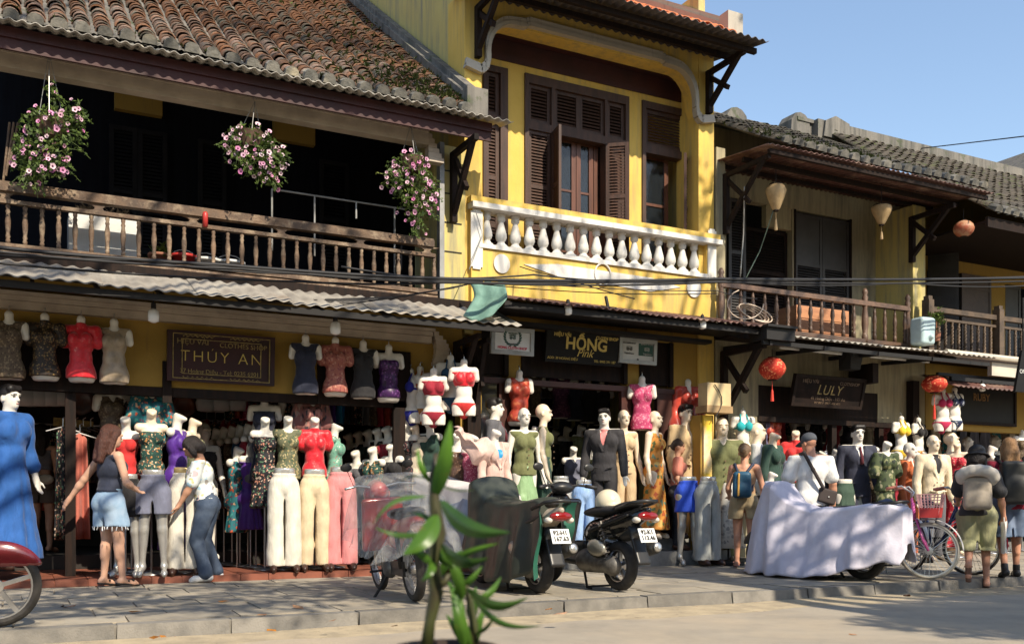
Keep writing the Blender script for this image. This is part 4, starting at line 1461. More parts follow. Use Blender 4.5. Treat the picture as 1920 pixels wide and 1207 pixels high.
T1 = [((X_, Y_, 0.0), 9.6 + 0.6 * sin(X_ * 3 + Y_), 0.8, 330) for X_, Y_ in ((-0.4, 8.3), (0.7, 8.7), (1.7, 8.2), (2.5, 9.3), (0.5, 9.9), (1.8, 10.2), (3.0, 8.4), (3.6, 9.9))]
T1 += [((0.2, 10.6, 3.2), 10.4, 0.5, 130), ((3.7, 10.5, 3.0), 10.0, 0.5, 120), ((3.0, 11.0, 4.0), 9.6, 0.6, 130)]
T1 += [((2.6, 12.0, 6.7), 9.6, 0.9, 260), ((4.0, 12.5, 7.0), 9.9, 1.1, 380), ((4.3, 11.0, 6.0), 9.6, 0.8, 250), ((1.5, 13.4, 7.7), 10, 0.9, 260)]
tree(-2.4, 0.45, 'broad street tree across the road shading the left pavement', T1, 11)
T2 = [((X_, Y_, 0.0), 9.8 + 0.5 * sin(X_ * 2 + Y_), 0.75, 270) for X_, Y_ in ((7.5, 8.0), (8.3, 9.0), (6.8, 9.7), (7.7, 10.1), (9.6, 8.6), (10.4, 9.6), (9.0, 7.2))]
T2 += [((7.6, 5.6, -0.1), 9.5, 0.9, 2000), ((8.8, 5.9, -0.1), 9.7, 1.0, 2200), ((6.6, 5.2, -0.1), 9.3, 0.7, 800), ((10.0, 6.6, -0.1), 9.9, 1.0, 1900), ((9.8, 5.7, -.1), 9.4, 1.0, 2000), ((8.0, 4.9, -.1), 9.4, .9, 1600), ((9.0, 5.0, -.1), 9.2, 1.0, 1800), ((11.0, 6.2, -.1), 9.6, 1.0, 1500)]
T2 += [((6.0, 10.9, 4.3), 10.0, 0.7, 120), ((7.5, 10.9, 4.0), 10.2, 0.7, 120), ((8.7, 11.0, 5.0), 9.9, 0.7, 190), ((5.3, 10.95, 4.7), 10.0, 0.5, 110)]
T2 += [((9.4, 10.8, 4.2), 9.6, 0.7, 160), ((12.0, 11.2, 5.0), 9.9, 0.9, 240), ((12.6, 10.9, 4.2), 10.2, 0.6, 140), ((12.0, 12.0, 6.8), 9.8, 1.1, 300), ((10.5, 12.4, 7.0), 9.8, 1.1, 300), ((9.5, 11.5, 6.5), 9.6, .9, 260)]
tree(7.4, 0.6, 'second street tree across the road shading the yellow balcony', T2, 12)

# ================================================================ signs
GOLD = M('gold sign paint', (0.62, 0.46, 0.12), (0.50, 0.36, 0.10), 20, rough=0.4, metal=0.2)
GOLDD = M('dull gold lettering', (0.34, 0.25, 0.08), (0.17, 0.12, 0.05), 25, rough=0.5)
LACQ = M('dark red lacquer', (0.034, 0.008, 0.010), (0.022, 0.007, 0.008), 4, rough=0.5, coat=0.1)
SIGNB = M('black sign board', (0.010, 0.009, 0.008), (0.007, 0.006, 0.006), 4, rough=0.6, spec=0.2)
SIGNW = M('off white sign panel', (0.62, 0.62, 0.60), (0.55, 0.55, 0.53), 3, rough=0.5)
INKG = M('dark green print', (0.01, 0.07, 0.05), rough=0.5)
INKK = M('black print', (0.02, 0.02, 0.02), rough=0.5)
INKR = M('red print', (0.55, 0.02, 0.06), rough=0.5)
SIGNS = 'painted shop signs over the shop fronts'


def sign(px0, px1, py0, py1, Y, label, mat, th=0.04, tilt=0.0, frame=None):
    """board whose upper left and lower right corners are seen at px0,py0 and px1,py1; tilt leans it forward"""
    a, b = W(px0, py0, Y), W(px1, py1, Y)
    zt, zb = a.z, b.z
    e = empty('shop_sign', ((a.x + b.x) / 2, Y, zb), 0, label, 'sign', SIGNS)
    e.rotation_euler = (tilt, 0, 0)
    w, h = b.x - a.x, zt - zb
    m = MB().bx(-w / 2, w / 2, 0, th, 0, h).obj('board', mat, e)
    if frame:
        f = MB()
        fw = 0.05
        f.bx(-w / 2, w / 2, -0.018, 0.0, 0, fw).bx(-w / 2, w / 2, -0.018, 0, h - fw, h).bx(-w / 2, -w / 2 + fw, -0.0175, 0, fw, h - fw).bx(w / 2 - fw, w / 2, -0.0175, 0, fw, h - fw)
        f.obj('frame', frame, e)
    return e, w, h


e, w, h = sign(313, 514, 618, 724, 10.90, 'carved dark red lacquer shop sign with gold THÚY AN lettering', LACQ, 0.05, radians(4), LACQ)
g = MB()
for q in (0.055, 0.15):
    zz = q * 0.55
    g.bx(-w / 2 + q, w / 2 - q, -0.012 if q > .1 else -.022, -0.001, zz, zz + 0.008).bx(-w / 2 + q, w / 2 - q, -0.012 if q > .1 else -.022, -0.001, h - zz - 0.008, h - zz)
    g.bx(-w / 2 + q, -w / 2 + q + 0.008, -0.012 if q > .1 else -.022, -0.001, zz + .008, h - zz - .008).bx(w / 2 - q - 0.008, w / 2 - q, -0.012 if q > .1 else -.022, -0.001, zz + .008, h - zz - .008)
for k in range(26):
    for sx in (-1, 1):
        xx = sx * (0.1 + (w / 2 - 0.25) * (k % 13) / 13)
        zz = 0.045 if k < 13 else h - 0.05
        g.box((xx, -0.012, zz), (0.035, 0.012, 0.010), Matrix.Rotation(0.6 * (-1) ** k, 3, 'Y'))
g.obj('gilt_border', GOLDD, e)
text('lettering', 'HIỆU VẢI', 0.095, (-w * 0.27, -0.004, h * 0.79), GOLDD, e)
text('lettering', 'CLOTHES SHOP', 0.085, (w * 0.20, -0.004, h * 0.76), GOLDD, e)
text('lettering', 'THÚY AN', 0.20, (0, -0.004, h * 0.50), GOLD, e, sp=1.25, off=-0.003)
text('lettering', '37 Hoàng Diệu - Tel: 0235 6901', 0.075, (-0.02, -0.004, h * 0.21), GOLDD, e)

e, w, h = sign(1022, 1165, 612, 688, 10.86, 'black shop sign with gold HỒNG Pink lettering on the yellow house', SIGNB, 0.05, radians(8))
text('lettering', 'HIỆU VẢI', 0.072, (-w * 0.30, -0.003, h * 0.80), GOLD, e, off=0.002)
text('lettering', 'CLOTH SHOP', 0.066, (w * 0.28, -0.003, h * 0.79), GOLD, e, off=0.002)
text('lettering', 'HỒNG', 0.25, (0.02, -0.003, h * 0.56), GOLD, e, off=0.006)
text('lettering', 'Pink', 0.17, (0.0, -0.003, h * 0.31), GOLD, e, shear=0.35)
text('lettering', 'ADD: 39 HOÀNG DIỆU', 0.052, (-w * 0.28, -0.003, h * 0.12), GOLD, e)
text('lettering', 'TEL: 0905 391 187', 0.052, (w * 0.27, -0.003, h * 0.11), GOLD, e)

e, w, h = sign(920, 1000, 611, 668, 10.60, 'white award board with green laurel wreath and red shop name', SIGNW, 0.03, radians(3), GREYM)
lr = MB()
for k in range(-8, 9):
    a = pi * 1.5 + k * 0.30
    if abs(k) < 1:
        continue
    c = Vector((0.115 * cos(a), -0.004, h * 0.66 + 0.115 * sin(a)))
    lr.box(c, (0.034, 0.006, 0.014), Matrix.Rotation(-a - pi / 2 + (0.5 if k > 0 else -0.5), 3, 'Y'))
lr.tube([(0.10 * cos(pi * 1.5 + k * 0.3), -0.003, h * 0.66 + 0.10 * sin(pi * 1.5 + k * 0.3)) for k in range(-8, 9)], 0.004, 4)
lr.obj('laurel_wreath', INKG, e)


def owl(e, x, z, s, mat):
    o = MB()
    for sx in (-1, 1):
        o.tube([(x + sx * s * 0.5 + s * 0.36 * cos(t * pi / 6), -0.005, z + s * 0.36 * sin(t * pi / 6)) for t in range(13)], s * 0.09, 4)
        o.lathe([(s * 0.13, -0.004), (s * 0.13, 0.004)], (x + sx * s * 0.5, -0.004, z), 8, 'y')
    o.tube([(x - s, -0.005, z + s * 0.45), (x - s * 0.4, -0.005, z + s * 0.62), (x + s * 0.4, -0.005, z + s * 0.62), (x + s, -0.005, z + s * 0.45)], s * 0.08, 4)
    return o.obj('owl_emblem', mat, e)


owl(e, 0, h * 0.62, 0.045, INKG)
text('lettering', 'TRAVELLERS', 0.028, (0, -0.003, h * 0.79), INKG, e)
text('lettering', 'CHOICE', 0.028, (0, -0.003, h * 0.73), INKG, e)
text('lettering', 'Tripadvisor', 0.04, (0, -0.003, h * 0.40), INKK, e)
text('lettering', 'HONG CLOTH SHOP', 0.05, (0, -0.003, h * 0.25), INKR, e, off=0.001)
text('lettering', 'VIETNAM', 0.042, (0, -0.003, h * 0.13), INKK, e)

e, w, h = sign(1160, 1230, 632, 685, 10.84, 'white board with a dark green review panel beside the black sign', SIGNW, 0.03, radians(3), GREYM)
MB().bx(w * 0.02, w / 2 - 0.06, -0.006, -0.001, h * 0.34, h - 0.06).obj('green_panel', INKG, e)
text('lettering', 'REVIEW US ON', 0.034, (w * 0.23, -0.009, h * 0.80), SIGNW, e)
owl(e, w * 0.23, h * 0.58, 0.045, SIGNW).location = (0, -0.006, 0)
text('lettering', 'Tripadvisor', 0.036, (w * 0.25, -0.009, h * 0.41), SIGNW, e)
text('lettering', 'RECOMMENDED', 0.033, (-w * 0.23, -0.003, h * 0.80), INKK, e)
owl(e, -w * 0.23, h * 0.57, 0.05, INKK)
text('lettering', 'Tripadvisor', 0.04, (-w * 0.23, -0.003, h * 0.40), INKK, e)
MB().lathe([(0.012, -0.004), (0.012, 0)], (-w * .42, -.002, h * .18), 8, 'y').lathe([(0.016, -0.004), (0.016, 0)], (w * 0.0, -.002, h * .17), 8, 'y').obj('dot', INKK, e)

e, w, h = sign(1482, 1614, 700, 768, 10.72, 'dark wooden LULY sign leaning out under the cream awning', M('dark carved sign wood', (0.020, 0.013, 0.011), (0.012, 0.009, 0.008), 5, rough=0.8, spec=0.1), 0.05, radians(14), DARKW)
FADE = M('faded sign paint', (0.20, 0.13, 0.08), (0.10, 0.07, 0.05), 30, rough=0.6)
text('lettering', 'HIỆU VẢI', 0.09, (-w * 0.28, -0.004, h * 0.80), FADE, e)
text('lettering', 'CLOTHSHOP', 0.08, (w * 0.27, -0.004, h * 0.79), FADE, e)
text('lettering', 'LULY', 0.24, (0, -0.004, h * 0.54), GOLDD, e, shear=0.2, sp=1.1)
text('lettering', '41 Hoàng Diệu - Hội An', 0.08, (0, -0.004, h * 0.28), FADE, e)
text('lettering', 'MOBILE: 0905 456 412', 0.065, (0, -0.004, h * 0.13), FADE, e)

e, w, h = sign(1795, 1905, 722, 800, 10.95, 'dark far sign with orange lettering above the last shop', SIGNB, 0.04, 0, DARKW)
text('lettering', 'RUBY', 0.2, (-w * 0.1, -0.004, h * 0.72), M('orange sign paint', (0.16, 0.08, 0.02), rough=0.7), e, off=0.004)
a = W(1922, 735, 9.2)
e = empty('hanging_board', (a.x, 9.2, a.z), 0, 'black board hanging out over the pavement at the far edge', 'sign')
MB().prism([(-0.22, 0.0), (0.3, 0.0), (0.3, 0.62), (-0.06, 0.62)], 0, 0.04).obj('board', SIGNB, e)
text('lettering', 'ON', 0.10, (-0.06, -0.004, 0.30), SIGNW, e)
MB().bar((-0.02, 0.02, 0.62), (-0.02, 0.02, 1.4), 0.015).bar((0.25, 0.02, 0.62), (0.25, 0.02, 1.4), 0.015).obj('hanger', STEEL, e)

# ================================================================ flower baskets
PETM = M('pink petunia', (0.74, 0.40, 0.56), (0.66, 0.30, 0.50), 6, rough=0.6, hue=0.35, rnd=0.2, trl=0.25)
PETW = M('pale pink petunia', (0.85, 0.62, 0.70), (0.78, 0.48, 0.60), 6, rough=0.6, hue=0.35, rnd=0.12, trl=0.25)
PETC = M('petunia throat', (0.11, 0.02, 0.07), rough=0.6)
FOL = M('basket foliage', (0.115, 0.175, 0.035), (0.045, 0.080, 0.020), 12, rough=0.6, c3=(0.17, 0.20, 0.04), sc3=4, lo3=0.55, hi3=0.65, trl=0.3)
pet = MB()
vs = [(0, 0.010, 0)] + [((0.030 if k % 2 == 0 else 0.025) * cos(k * pi / 5), -0.006 * (k % 2), (0.030 if k % 2 == 0 else 0.025) * sin(k * pi / 5)) for k in range(10)]
pet.add(vs, [(0, k + 1, (k + 1) % 10 + 1) for k in range(10)])
petm = pet.data('flower', True)
thm = MB().lathe([(0.011, 0), (0.002, -0.006)], (0, 0.002, 0), 6, 'y').data('throat')


def basket(px, pyt, pyhook, Y, blobs, label, nf, nl, seed, pm):
    """hanging petunias; blobs = (px, py, rx px, ry px) lobes of the plant"""
    rr = random.Random(seed)
    hook = W(px, pyhook, Y)
    top = W(px, pyt, Y)
    s = dep(top) / FP
    e = wempty('flower_basket', top, label, 'hanging basket', 'hanging petunia baskets along the dark balcony')
    c0 = W(blobs[0][0], blobs[0][1], Y)
    MB().lathe([(0.09, -0.14), (0.14, 0.0), (0.15, 0.02), (0.13, 0.02), (0.08, -0.10)], c0 + Vector((0, 0, 0.05)), 14).obj('pot', M('brown basket pot', (0.10, 0.06, 0.04), rough=0.7), e)
    hm = MB()
    for k in range(3):
        a = k * 2.1 + 0.4
        hm.tube([hook, c0 + Vector((0.14 * cos(a), 0.14 * sin(a), 0.06))], 0.004, 4)
    hm.tube([hook + Vector((0.02 * cos(t), 0, 0.02 + 0.025 * sin(t))) for t in (0, 1, 2, 3, 4)], 0.004, 4)
    hm.obj('hanger', GREYM, e)
    fo = MB()
    pts = []
    for bx_, by_, rx, ry in blobs:
        c = W(bx_, by_, Y)
        n = int(nl * 1.35 * rx * ry / 1000)
        for _ in range(n):
            q = Vector((rr.gauss(0, 1), rr.gauss(0, 1), rr.gauss(0, 1)))
            q = q / max(q.length, .01) * rr.random() ** 0.4
            p = c + Vector((q.x * rx * s, q.y * rx * s * 0.8, q.z * ry * s))
            a = Vector((rr.gauss(0, 1), rr.gauss(0, 1), rr.gauss(-0.3, 1))).normalized()
            b = a.cross(Vector((rr.gauss(0, 1), rr.gauss(0, 1), rr.gauss(0, 1)))).normalized()
            z = rr.uniform(0.018, 0.034)
            fo.add([p - a * z, p + b * z * 0.5, p + a * z, p - b * z * 0.5], [(0, 1, 2, 3)])
            if q.y < 0.1:
                pts.append((p, q))
        for _ in range(11):
            q = Vector((rr.gauss(0, 1), rr.gauss(0, .6), rr.gauss(-0.35, .9))).normalized()
            p = c + Vector((q.x * rx * s, q.y * rx * s * .8, q.z * ry * s))
            g_ = rr.uniform(.15, .6)
            t_ = p + (p - c) * g_ + Vector((0, 0, -.10 * g_))
            fo.tube([c + (p - c) * 0.5, p, t_], [0.004, 0.003, 0.002], 4)
            for _k in range(5):
                w_ = p.lerp(t_, rr.random()) + Vector((rr.gauss(0, .012), rr.gauss(0, .012), 0))
                a = Vector((rr.gauss(0, 1), rr.gauss(0, 1), rr.gauss(0, 1))).normalized() * .02
                fo.add([w_ - a, w_ + a.orthogonal() * .5, w_ + a, w_ - a.orthogonal() * .5], [(0, 1, 2, 3)])
            pts.insert(rr.randrange(len(pts) + 1), (t_, q))
    f_ = fo.obj('foliage', FOL, e)
    f_['kind'] = 'stuff'
    rr.shuffle(pts)
    for p, q in pts[:int(nf * 1.5)]:
        d = Vector((q.x * 0.8 + rr.gauss(-0.2, 0.3), min(q.y, -0.2) - 0.5, q.z * 0.5 + rr.gauss(0.1, 0.3))).normalized()
        R_ = d.to_track_quat('-Y', 'Z').to_euler()
        k = rr.uniform(0.65, 1.12)
        fl_ = wchild(link('flower', petm, pm if rr.random() < 0.75 else (PETW if pm is PETM else PETM), None, p + d * 0.02, R_, k), e)
        link('throat', thm, PETC, fl_)


basket(92, 212, 98, 10.62, [(95, 240, 58, 42), (82, 290, 52, 45), (65, 325, 30, 26), (140, 215, 26, 26), (100, 175, 10, 22), (40, 280, 16, 30)], 'largest petunia basket trailing long pink flowering stems, over the railing end', 52, 170, 1, PETM)
basket(478, 245, 190, 10.62, [(470, 262, 48, 28), (492, 300, 48, 36), (445, 285, 28, 30), (505, 332, 22, 16), (528, 295, 16, 18)], 'compact petunia basket crowded with pale pink flowers, middle of the balcony', 54, 190, 2, PETW)
basket(770, 290, 235, 10.62, [(772, 308, 40, 24), (772, 345, 48, 36), (785, 385, 36, 30), (782, 415, 14, 20), (738, 335, 18, 24), (812, 360, 12, 26)], 'rounded mauve petunia basket hanging beside the end pier', 62, 190, 3, PETM)

# ================================================================ lanterns, bulbs and lamps
SILK = M('cream silk lantern', (0.58, 0.42, 0.22), (0.46, 0.32, 0.16), 12, rough=0.6, trl=0.3)
REDL = PRINT('red patterned silk lantern', (0.48, 0.035, 0.02), [(0.80, 0.30, 0.14), (0.62, 0.09, 0.04)], 34, 0.6, 0.06)
REDS = M('rust silk lantern', (0.40, 0.10, 0.05), (0.52, 0.30, 0.18), 8, rough=0.5, trl=0.2)
LANT = 'silk lanterns hanging from the houses'


def lantern(px, pyc, pytop, Y, prof, mat, label, tassel=None, cat='lantern'):
    c = W(px, pyc, Y)
    t = W(px, pytop, Y)
    e = wempty('silk_lantern', c, label, cat, LANT)
    b = MB()
    n = 20
    vs = []
    for r, z in prof:
        for k in range(n):
            a = 2 * pi * k / n
            q = r * (1 - 0.035 * (k % 2))
            vs.append((c.x + q * cos(a), c.y + q * sin(a), c.z + z))
    m = len(prof)
    b.add(vs, [(i * n + k, i * n + (k + 1) % n, (i + 1) * n + (k + 1) % n, (i + 1) * n + k) for i in range(m - 1) for k in range(n)])
    b.obj('shade', mat, e, True)
    zt, zb = prof[-1][1], prof[0][1]
    MB().lathe([(prof[-1][0] + 0.005, zt - 0.008), (prof[-1][0] + 0.005, zt + 0.012)], c, 14).lathe([(prof[0][0] + 0.004, zb - 0.012), (prof[0][0] + 0.004, zb + 0.008)], c, 14).obj('rim', DARKW, e)
    MB().tube([c + Vector((0, 0, zt)), t], 0.006, 5).obj('cord', CABLE, e)
    if tassel:
        MB().tube([c + Vector((0, 0, zb)), c + Vector((0, 0, zb - tassel * 0.45))], 0.004, 4).lathe([(0.004, -tassel), (0.024, -tassel), (0.016, -tassel * 0.55), (0.008, -tassel * 0.45)], c + Vector((0, 0, zb)), 8).obj('tassel', M('red tassel', (0.6, 0.05, 0.03), rough=0.7) if mat is REDL else SILK, e)
    return e


lantern(1455, 368, 318, 10.35, [(0.035, -0.20), (0.06, -0.17), (0.12, -0.02), (0.145, 0.08), (0.125, 0.13), (0.09, 0.16)], SILK, 'cream drop lantern hanging over the dark doorway', 0.28)
lantern(1653, 402, 345, 10.45, [(0.035, -0.16), (0.06, -0.13), (0.14, 0.03), (0.155, 0.08), (0.15, 0.11), (0.12, 0.13)], SILK, 'cream cone lantern hanging near the stained pilaster', 0.22)
BALLP = lambda r, z: [(r * 0.3, -z), (r * 0.62, -z * 0.82), (r * 0.9, -z * 0.4), (r, 0.0), (r * 0.9, z * 0.42), (r * 0.62, z * 0.82), (r * 0.3, z)]
lantern(1807, 429, 392, 10.3, BALLP(0.165, 0.125), REDS, 'rust red lantern hanging from the far balcony eave')
lantern(1448, 691, 655, 10.3, BALLP(0.19, 0.155), REDL, 'bright red patterned lantern with tassel under the cream awning', 0.30)
lantern(1752, 720, 705, 10.4, BALLP(0.20, 0.13), REDL, 'red patterned lantern half hidden under the far awning', 0.42)

BULB = M('frosted bulb', (0.80, 0.80, 0.78), rough=0.25, spec=0.6)


def bulb(px, pyc, pytop, Y, label, s=1.0):
    c, t = W(px, pyc, Y), W(px, pytop, Y)
    e = wempty('light_bulb', c, label, 'bulb', 'bare bulbs hanging under the awnings')
    MB().lathe([(0.02 * s, -0.075 * s), (0.052 * s, -0.06 * s), (0.056 * s, -0.01 * s), (0.05 * s, 0.04 * s), (0.025 * s, 0.065 * s)], c, 14).obj('globe', BULB, e, True)
    MB().lathe([(0.026 * s, 0.062 * s), (0.024 * s, 0.12 * s), (0.008, 0.13 * s)], c, 10).tube([c + Vector((0, 0, 0.12 * s)), t], 0.006, 5).obj('socket', CABLE, e)


bulb(288, 591, 548, 10.3, 'hanging bulb above the red qipao torso side of the lacquer sign', 1.0)
bulb(629, 614, 582, 10.3, 'hanging bulb above the pink brocade top', 1.05)
bulb(1065, 580, 562, 10.1, 'white bulb hanging above the HỒNG sign', 0.95)
bulb(1317, 607, 588, 10.1, 'white bulb hanging at the end of the red tin awning', 0.95)
bulb(1842, 726, 712, 10.4, 'white bulb hanging below the far red awning', 0.9)
bulb(998, 576, 566, 10.3, 'tiny dark bulb beside the green tarpaulin', 0.5)
bulb(1195, 596, 588, 10.3, 'tiny bulb between the floodlight and the review board', 0.5)
c = W(1140, 584, 10.25)
e = wempty('floodlight', c, 'small black floodlight fixed under the red tin awning', 'lamp')
MB().bx(c.x - 0.11, c.x + 0.11, c.y - 0.03, c.y + 0.05, c.z - 0.07, c.z + 0.06).obj('housing', STEEL, e)
MB().bx(c.x - 0.09, c.x + 0.09, c.y - 0.034, c.y - 0.0305, c.z - 0.055, c.z + 0.045).obj('lens', GREYM, e)
MB().bar((c.x, c.y, c.z + 0.06), (c.x, c.y + 0.05, c.z + 0.2), 0.03).obj('arm', STEEL, e)
for a, b, y0_, y1_, lab in ((1462, 1578, 652, 664, 'fluorescent tube under the cream awning near the red lantern'), (1632, 1742, 669, 679, 'fluorescent tube under the cream awning beyond the speaker')):
    p, q = W(a, y0_, 10.5), W(b, y1_, 10.5)
    e = wempty('fluorescent_tube', p, lab, 'lamp', 'fluorescent tubes under the cream awning')
    MB().bar(p + Vector((0, 0, 0.03)), q + Vector((0, 0, 0.03)), 0.04, 0.03).obj('batten', SIGNW, e)
    MB().tube([p, q], 0.014, 8).obj('tube', BULB, e)

# ================================================================ cables
def cable(pts, r, label, grp='overhead cables strung along the street', sag=0.0, mat=None, n=10):
    P = [W(*p) for p in pts]
    out = []
    for i in range(len(P) - 1):
        for k in range(n):
            t = k / n
            q = P[i].lerp(P[i + 1], t)
            q.z -= sag * 4 * t * (1 - t)
            out.append(q)
    out.append(P[-1])
    return tag(MB().tube(out, r, 5).obj('cable', mat or CABLE, None, True), label, 'cable', grp)


YC = 9.75
cable([(-60, 458, YC), (420, 497, YC), (880, 524, YC), (1345, 523, YC), (1960, 520, YC)], 0.020, 'thickest black cable crossing the whole street front below the balconies', sag=0.02)
cable([(-60, 466, YC - .05), (480, 505, YC), (900, 531, YC), (1345, 529, YC), (1960, 526, YC)], 0.013, 'thinner black cable lashed just under the thickest one', sag=0.03)
cable([(-60, 476, YC), (300, 488, YC), (620, 517, YC), (905, 528, YC)], 0.014, 'black cable dipping over the white awning to the green tarpaulin', sag=0.015)
cable([(-60, 488, YC + .1), (560, 528, YC + .1), (880, 527, YC)], 0.012, 'black cable lying close above the white awning sheets', sag=0.03)
cable([(250, 487, YC), (640, 512, YC), (1000, 515, YC), (1345, 527, YC), (1700, 530, YC), (1960, 533, YC)], 0.010, 'slack thin cable in front of the white balusters', sag=0.05)
cable([(640, 500, YC), (890, 530, YC), (1345, 524, YC), (1600, 523, YC), (1960, 517, YC)], 0.012, 'cable joining the bundle above the oval plaque', sag=0.02)
cable([(975, 500, 10.8), (1060, 522, YC), (1190, 560, 10.0)], 0.007, 'thin wire slanting down the yellow balcony front', sag=0.01)
cable([(1040, 535, YC), (1345, 545, YC), (1420, 560, YC)], 0.006, 'lowest thin wire below the white oval at the balcony end', sag=0.02)
cable([(905, 533, YC), (1345, 550, 10.0)], 0.006, 'thin wire from the green tarpaulin to the balcony end', sag=0.05)
cable([(1670, 285, 14.5), (1800, 270, 12.0), (1960, 251, 9.0)], 0.010, 'single dark wire rising across the blue sky', 'sky wire')
for k in range(7):
    cable([(900 - 8 * k, 528 + 2 * k, YC), (760 - 22 * k, 556 + 3 * k, 10.2), (640 - 30 * k, 560 + k, 10.35)], 0.006, '%s thin drop wire from the green tarpaulin, counted down from the balcony' % ('first', 'second', 'third', 'fourth', 'fifth', 'sixth', 'seventh')[k], 'drop wires fanning over the white awning', n=4)
cable([(892, 395, 10.86), (905, 440, 10.86), (880, 505, 10.5)], 0.006, 'thin grey wire running down past the tall white plaque', mat=GREYM, n=4)
cable([(1450, 395, 10.4), (1425, 470, 10.7), (1397, 525, 10.75)], 0.008, 'green cord tied from lantern to wooden balcony rail', mat=M('green cord', (0.12, 0.17, 0.13), rough=0.6), n=4)
cable([(1396, 350, 10.5), (1394, 440, 10.7), (1388, 520, 10.75)], 0.010, 'grey pipe standing in front of the dark doorway', mat=GREYM, n=4)
c = W(1405, 585, 10.2)
m = MB()
for k in range(4):
    m.tube([(c.x + (0.22 + 0.025 * k) * cos(t * pi / 8) + 0.02 * k, c.y - 0.02 * k, c.z - 0.02 + (0.05 + 0.015 * k) * sin(t * pi / 8) - 0.06 * cos(t * pi / 8)) for t in range(17)], 0.010, 5)
tag(m.obj('cable_coil', M('pale cable sheath', (0.55, 0.45, 0.36), rough=0.6), None, True), 'coil of pale cable hanging off the cream house balcony corner', 'cable')
m = MB()
c = W(1425, 545, YC)
m.tube([W(1398 + 34 * cos(t / 3), 570 + 28 * sin(t / 3), 10.0) for t in range(14)], 0.008, 5)
tag(m.obj('cable_loop', M('pale cable sheath', (0.55, 0.45, 0.36)), None, True), 'single pale cable loop above the cable coil', 'cable')

# ================================================================ things on the balconies and facades
c = W(905, 560, 10.1)
m = MB()
p = [W(880, 529, 10.5), W(942, 528, 10.2), W(940, 575, 9.85), W(912, 592, 9.8), W(868, 592, 10.1), W(880, 560, 10.5)]


def tarpf(u, v):
    a = p[0].lerp(p[1], u)
    b = p[5].lerp(W(944, 562, 10.0), u)
    c_ = p[4].lerp(p[2], u)
    q = a.lerp(b, v * 2) if v < 0.5 else b.lerp(c_, v * 2 - 1)
    return q + Vector((0, -0.12 * sin(pi * v) - 0.02 * sin(9 * u + 3 * v), -0.10 * sin(pi * u) * v * v + 0.012 * sin(14 * u)))


m.grid(tarpf, 14, 14)
tag(m.obj('tarpaulin', M('sea green tarpaulin', (0.23, 0.40, 0.33), (0.17, 0.31, 0.26), 4, rough=0.5, bump=0.8, bsc=9, trl=0.25), None, True, thick=0.004), 'sea green tarpaulin slung between the two awnings', 'tarpaulin')
a, b = W(128, 428, 11.35), W(258, 475, 11.35)
e = wempty('planter_box', ((a.x + b.x) / 2, 11.4, 3.34), 'long white planter box behind the old balcony railing', 'planter')
MB().bx(a.x, b.x, 11.25, 11.6, 3.34, 3.95).obj('box', SIGNW, e)
moss(e, 90, lambda q: (q.uniform(a.x + .1, b.x - .1), q.uniform(11.28, 11.55), 3.95 + abs(q.gauss(0, .05))), 3, (0.03, 0.09), 'dry_plants', M('dry plant stems', (0.10, 0.075, 0.05), rough=0.9))
for px, py, r, hgt, mt, lab in ((345, 490, 0.13, 0.22, M('red plastic', (0.42, 0.035, 0.03), rough=0.4), 'red plastic bucket behind the old balcony railing'), (300, 500, 0.12, 0.2, M('clay pot', (0.25, 0.10, 0.06), rough=0.8), 'clay flower pot with a leafy plant on the old balcony'),
                               (388, 497, 0.15, 0.2, SIGNW, 'white bucket near the red bucket on the old balcony'), (432, 503, 0.16, 0.2, M('pale grey plastic', (0.55, 0.57, 0.58), rough=0.4), 'pale grey tub beside the white bucket on the old balcony')):
    X = XW(px, 11.15)
    e = wempty('bucket', (X, 11.15, 3.34), lab, 'bucket' if 'pot' not in lab else 'flower pot')
    MB().lathe([(r * 0.75, 0.0), (r, hgt), (r * 1.06, hgt), (r * 1.06, hgt + 0.03), (r * 0.9, hgt + 0.03), (r * 0.85, hgt - 0.02)], (X, 11.15, 3.34 + 0.02), 18).obj('body', mt, e, True)
    if 'plant' in lab:
        moss(e, 30, lambda q: (X + q.gauss(0, .06), 11.15 + q.gauss(0, .06), 3.34 + hgt + abs(q.gauss(0.05, .06))), 6, (0.04, 0.08), 'leaves', FOL)
    else:
        MB().tube([(X + r * cos(t * pi / 8), 11.15, 3.36 + hgt + r * 0.7 * sin(t * pi / 8)) for t in range(9)], 0.005, 4).obj('handle', GREYM, e)
c = W(385, 408, 10.84)
tag(MB().lathe([(0.028, -0.1), (0.03, 0.04), (0.02, 0.06)], c, 12).obj('red_can', MATS['red plastic'], None, True), 'small red can tied to the old wooden top rail', 'can')
m = MB()
for (x0_, y0_), (x1_, y1_) in (((510, 355), (762, 393)), ((510, 355), (510, 470)), ((590, 367), (590, 480)), ((740, 390), (740, 520)), ((668, 378), (668, 410))):
    m.tube([W(x0_, y0_, 11.3), W(x1_, y1_, 11.3)], 0.012, 6)
tag(m.obj('pipe_frame', GREYM, None), 'thin grey pipe frame standing on the dark balcony', 'frame')
m = MB()
for k in range(3):
    m.tube([W(5 + 6 * k, 350 - 20 * k, 11.2), W(18 + 8 * k, 230, 11.2)], 0.012, 6)
tag(m.obj('bamboo_poles', OLDW, None), 'bundle of leaning poles at the balcony end', 'poles')
a, b = W(1322, 717, 10.55), W(1366, 762, 10.55)
e = wempty('meter_box', (a.x, 10.6, b.z), 'cream metal electric box fixed on the pier between the shops', 'box')
MB().bx(a.x, b.x, 10.5, 10.70, b.z, a.z).obj('case', M('cream painted metal', (0.62, 0.48, 0.26), (0.52, 0.40, 0.22), 5, rough=0.5), e)
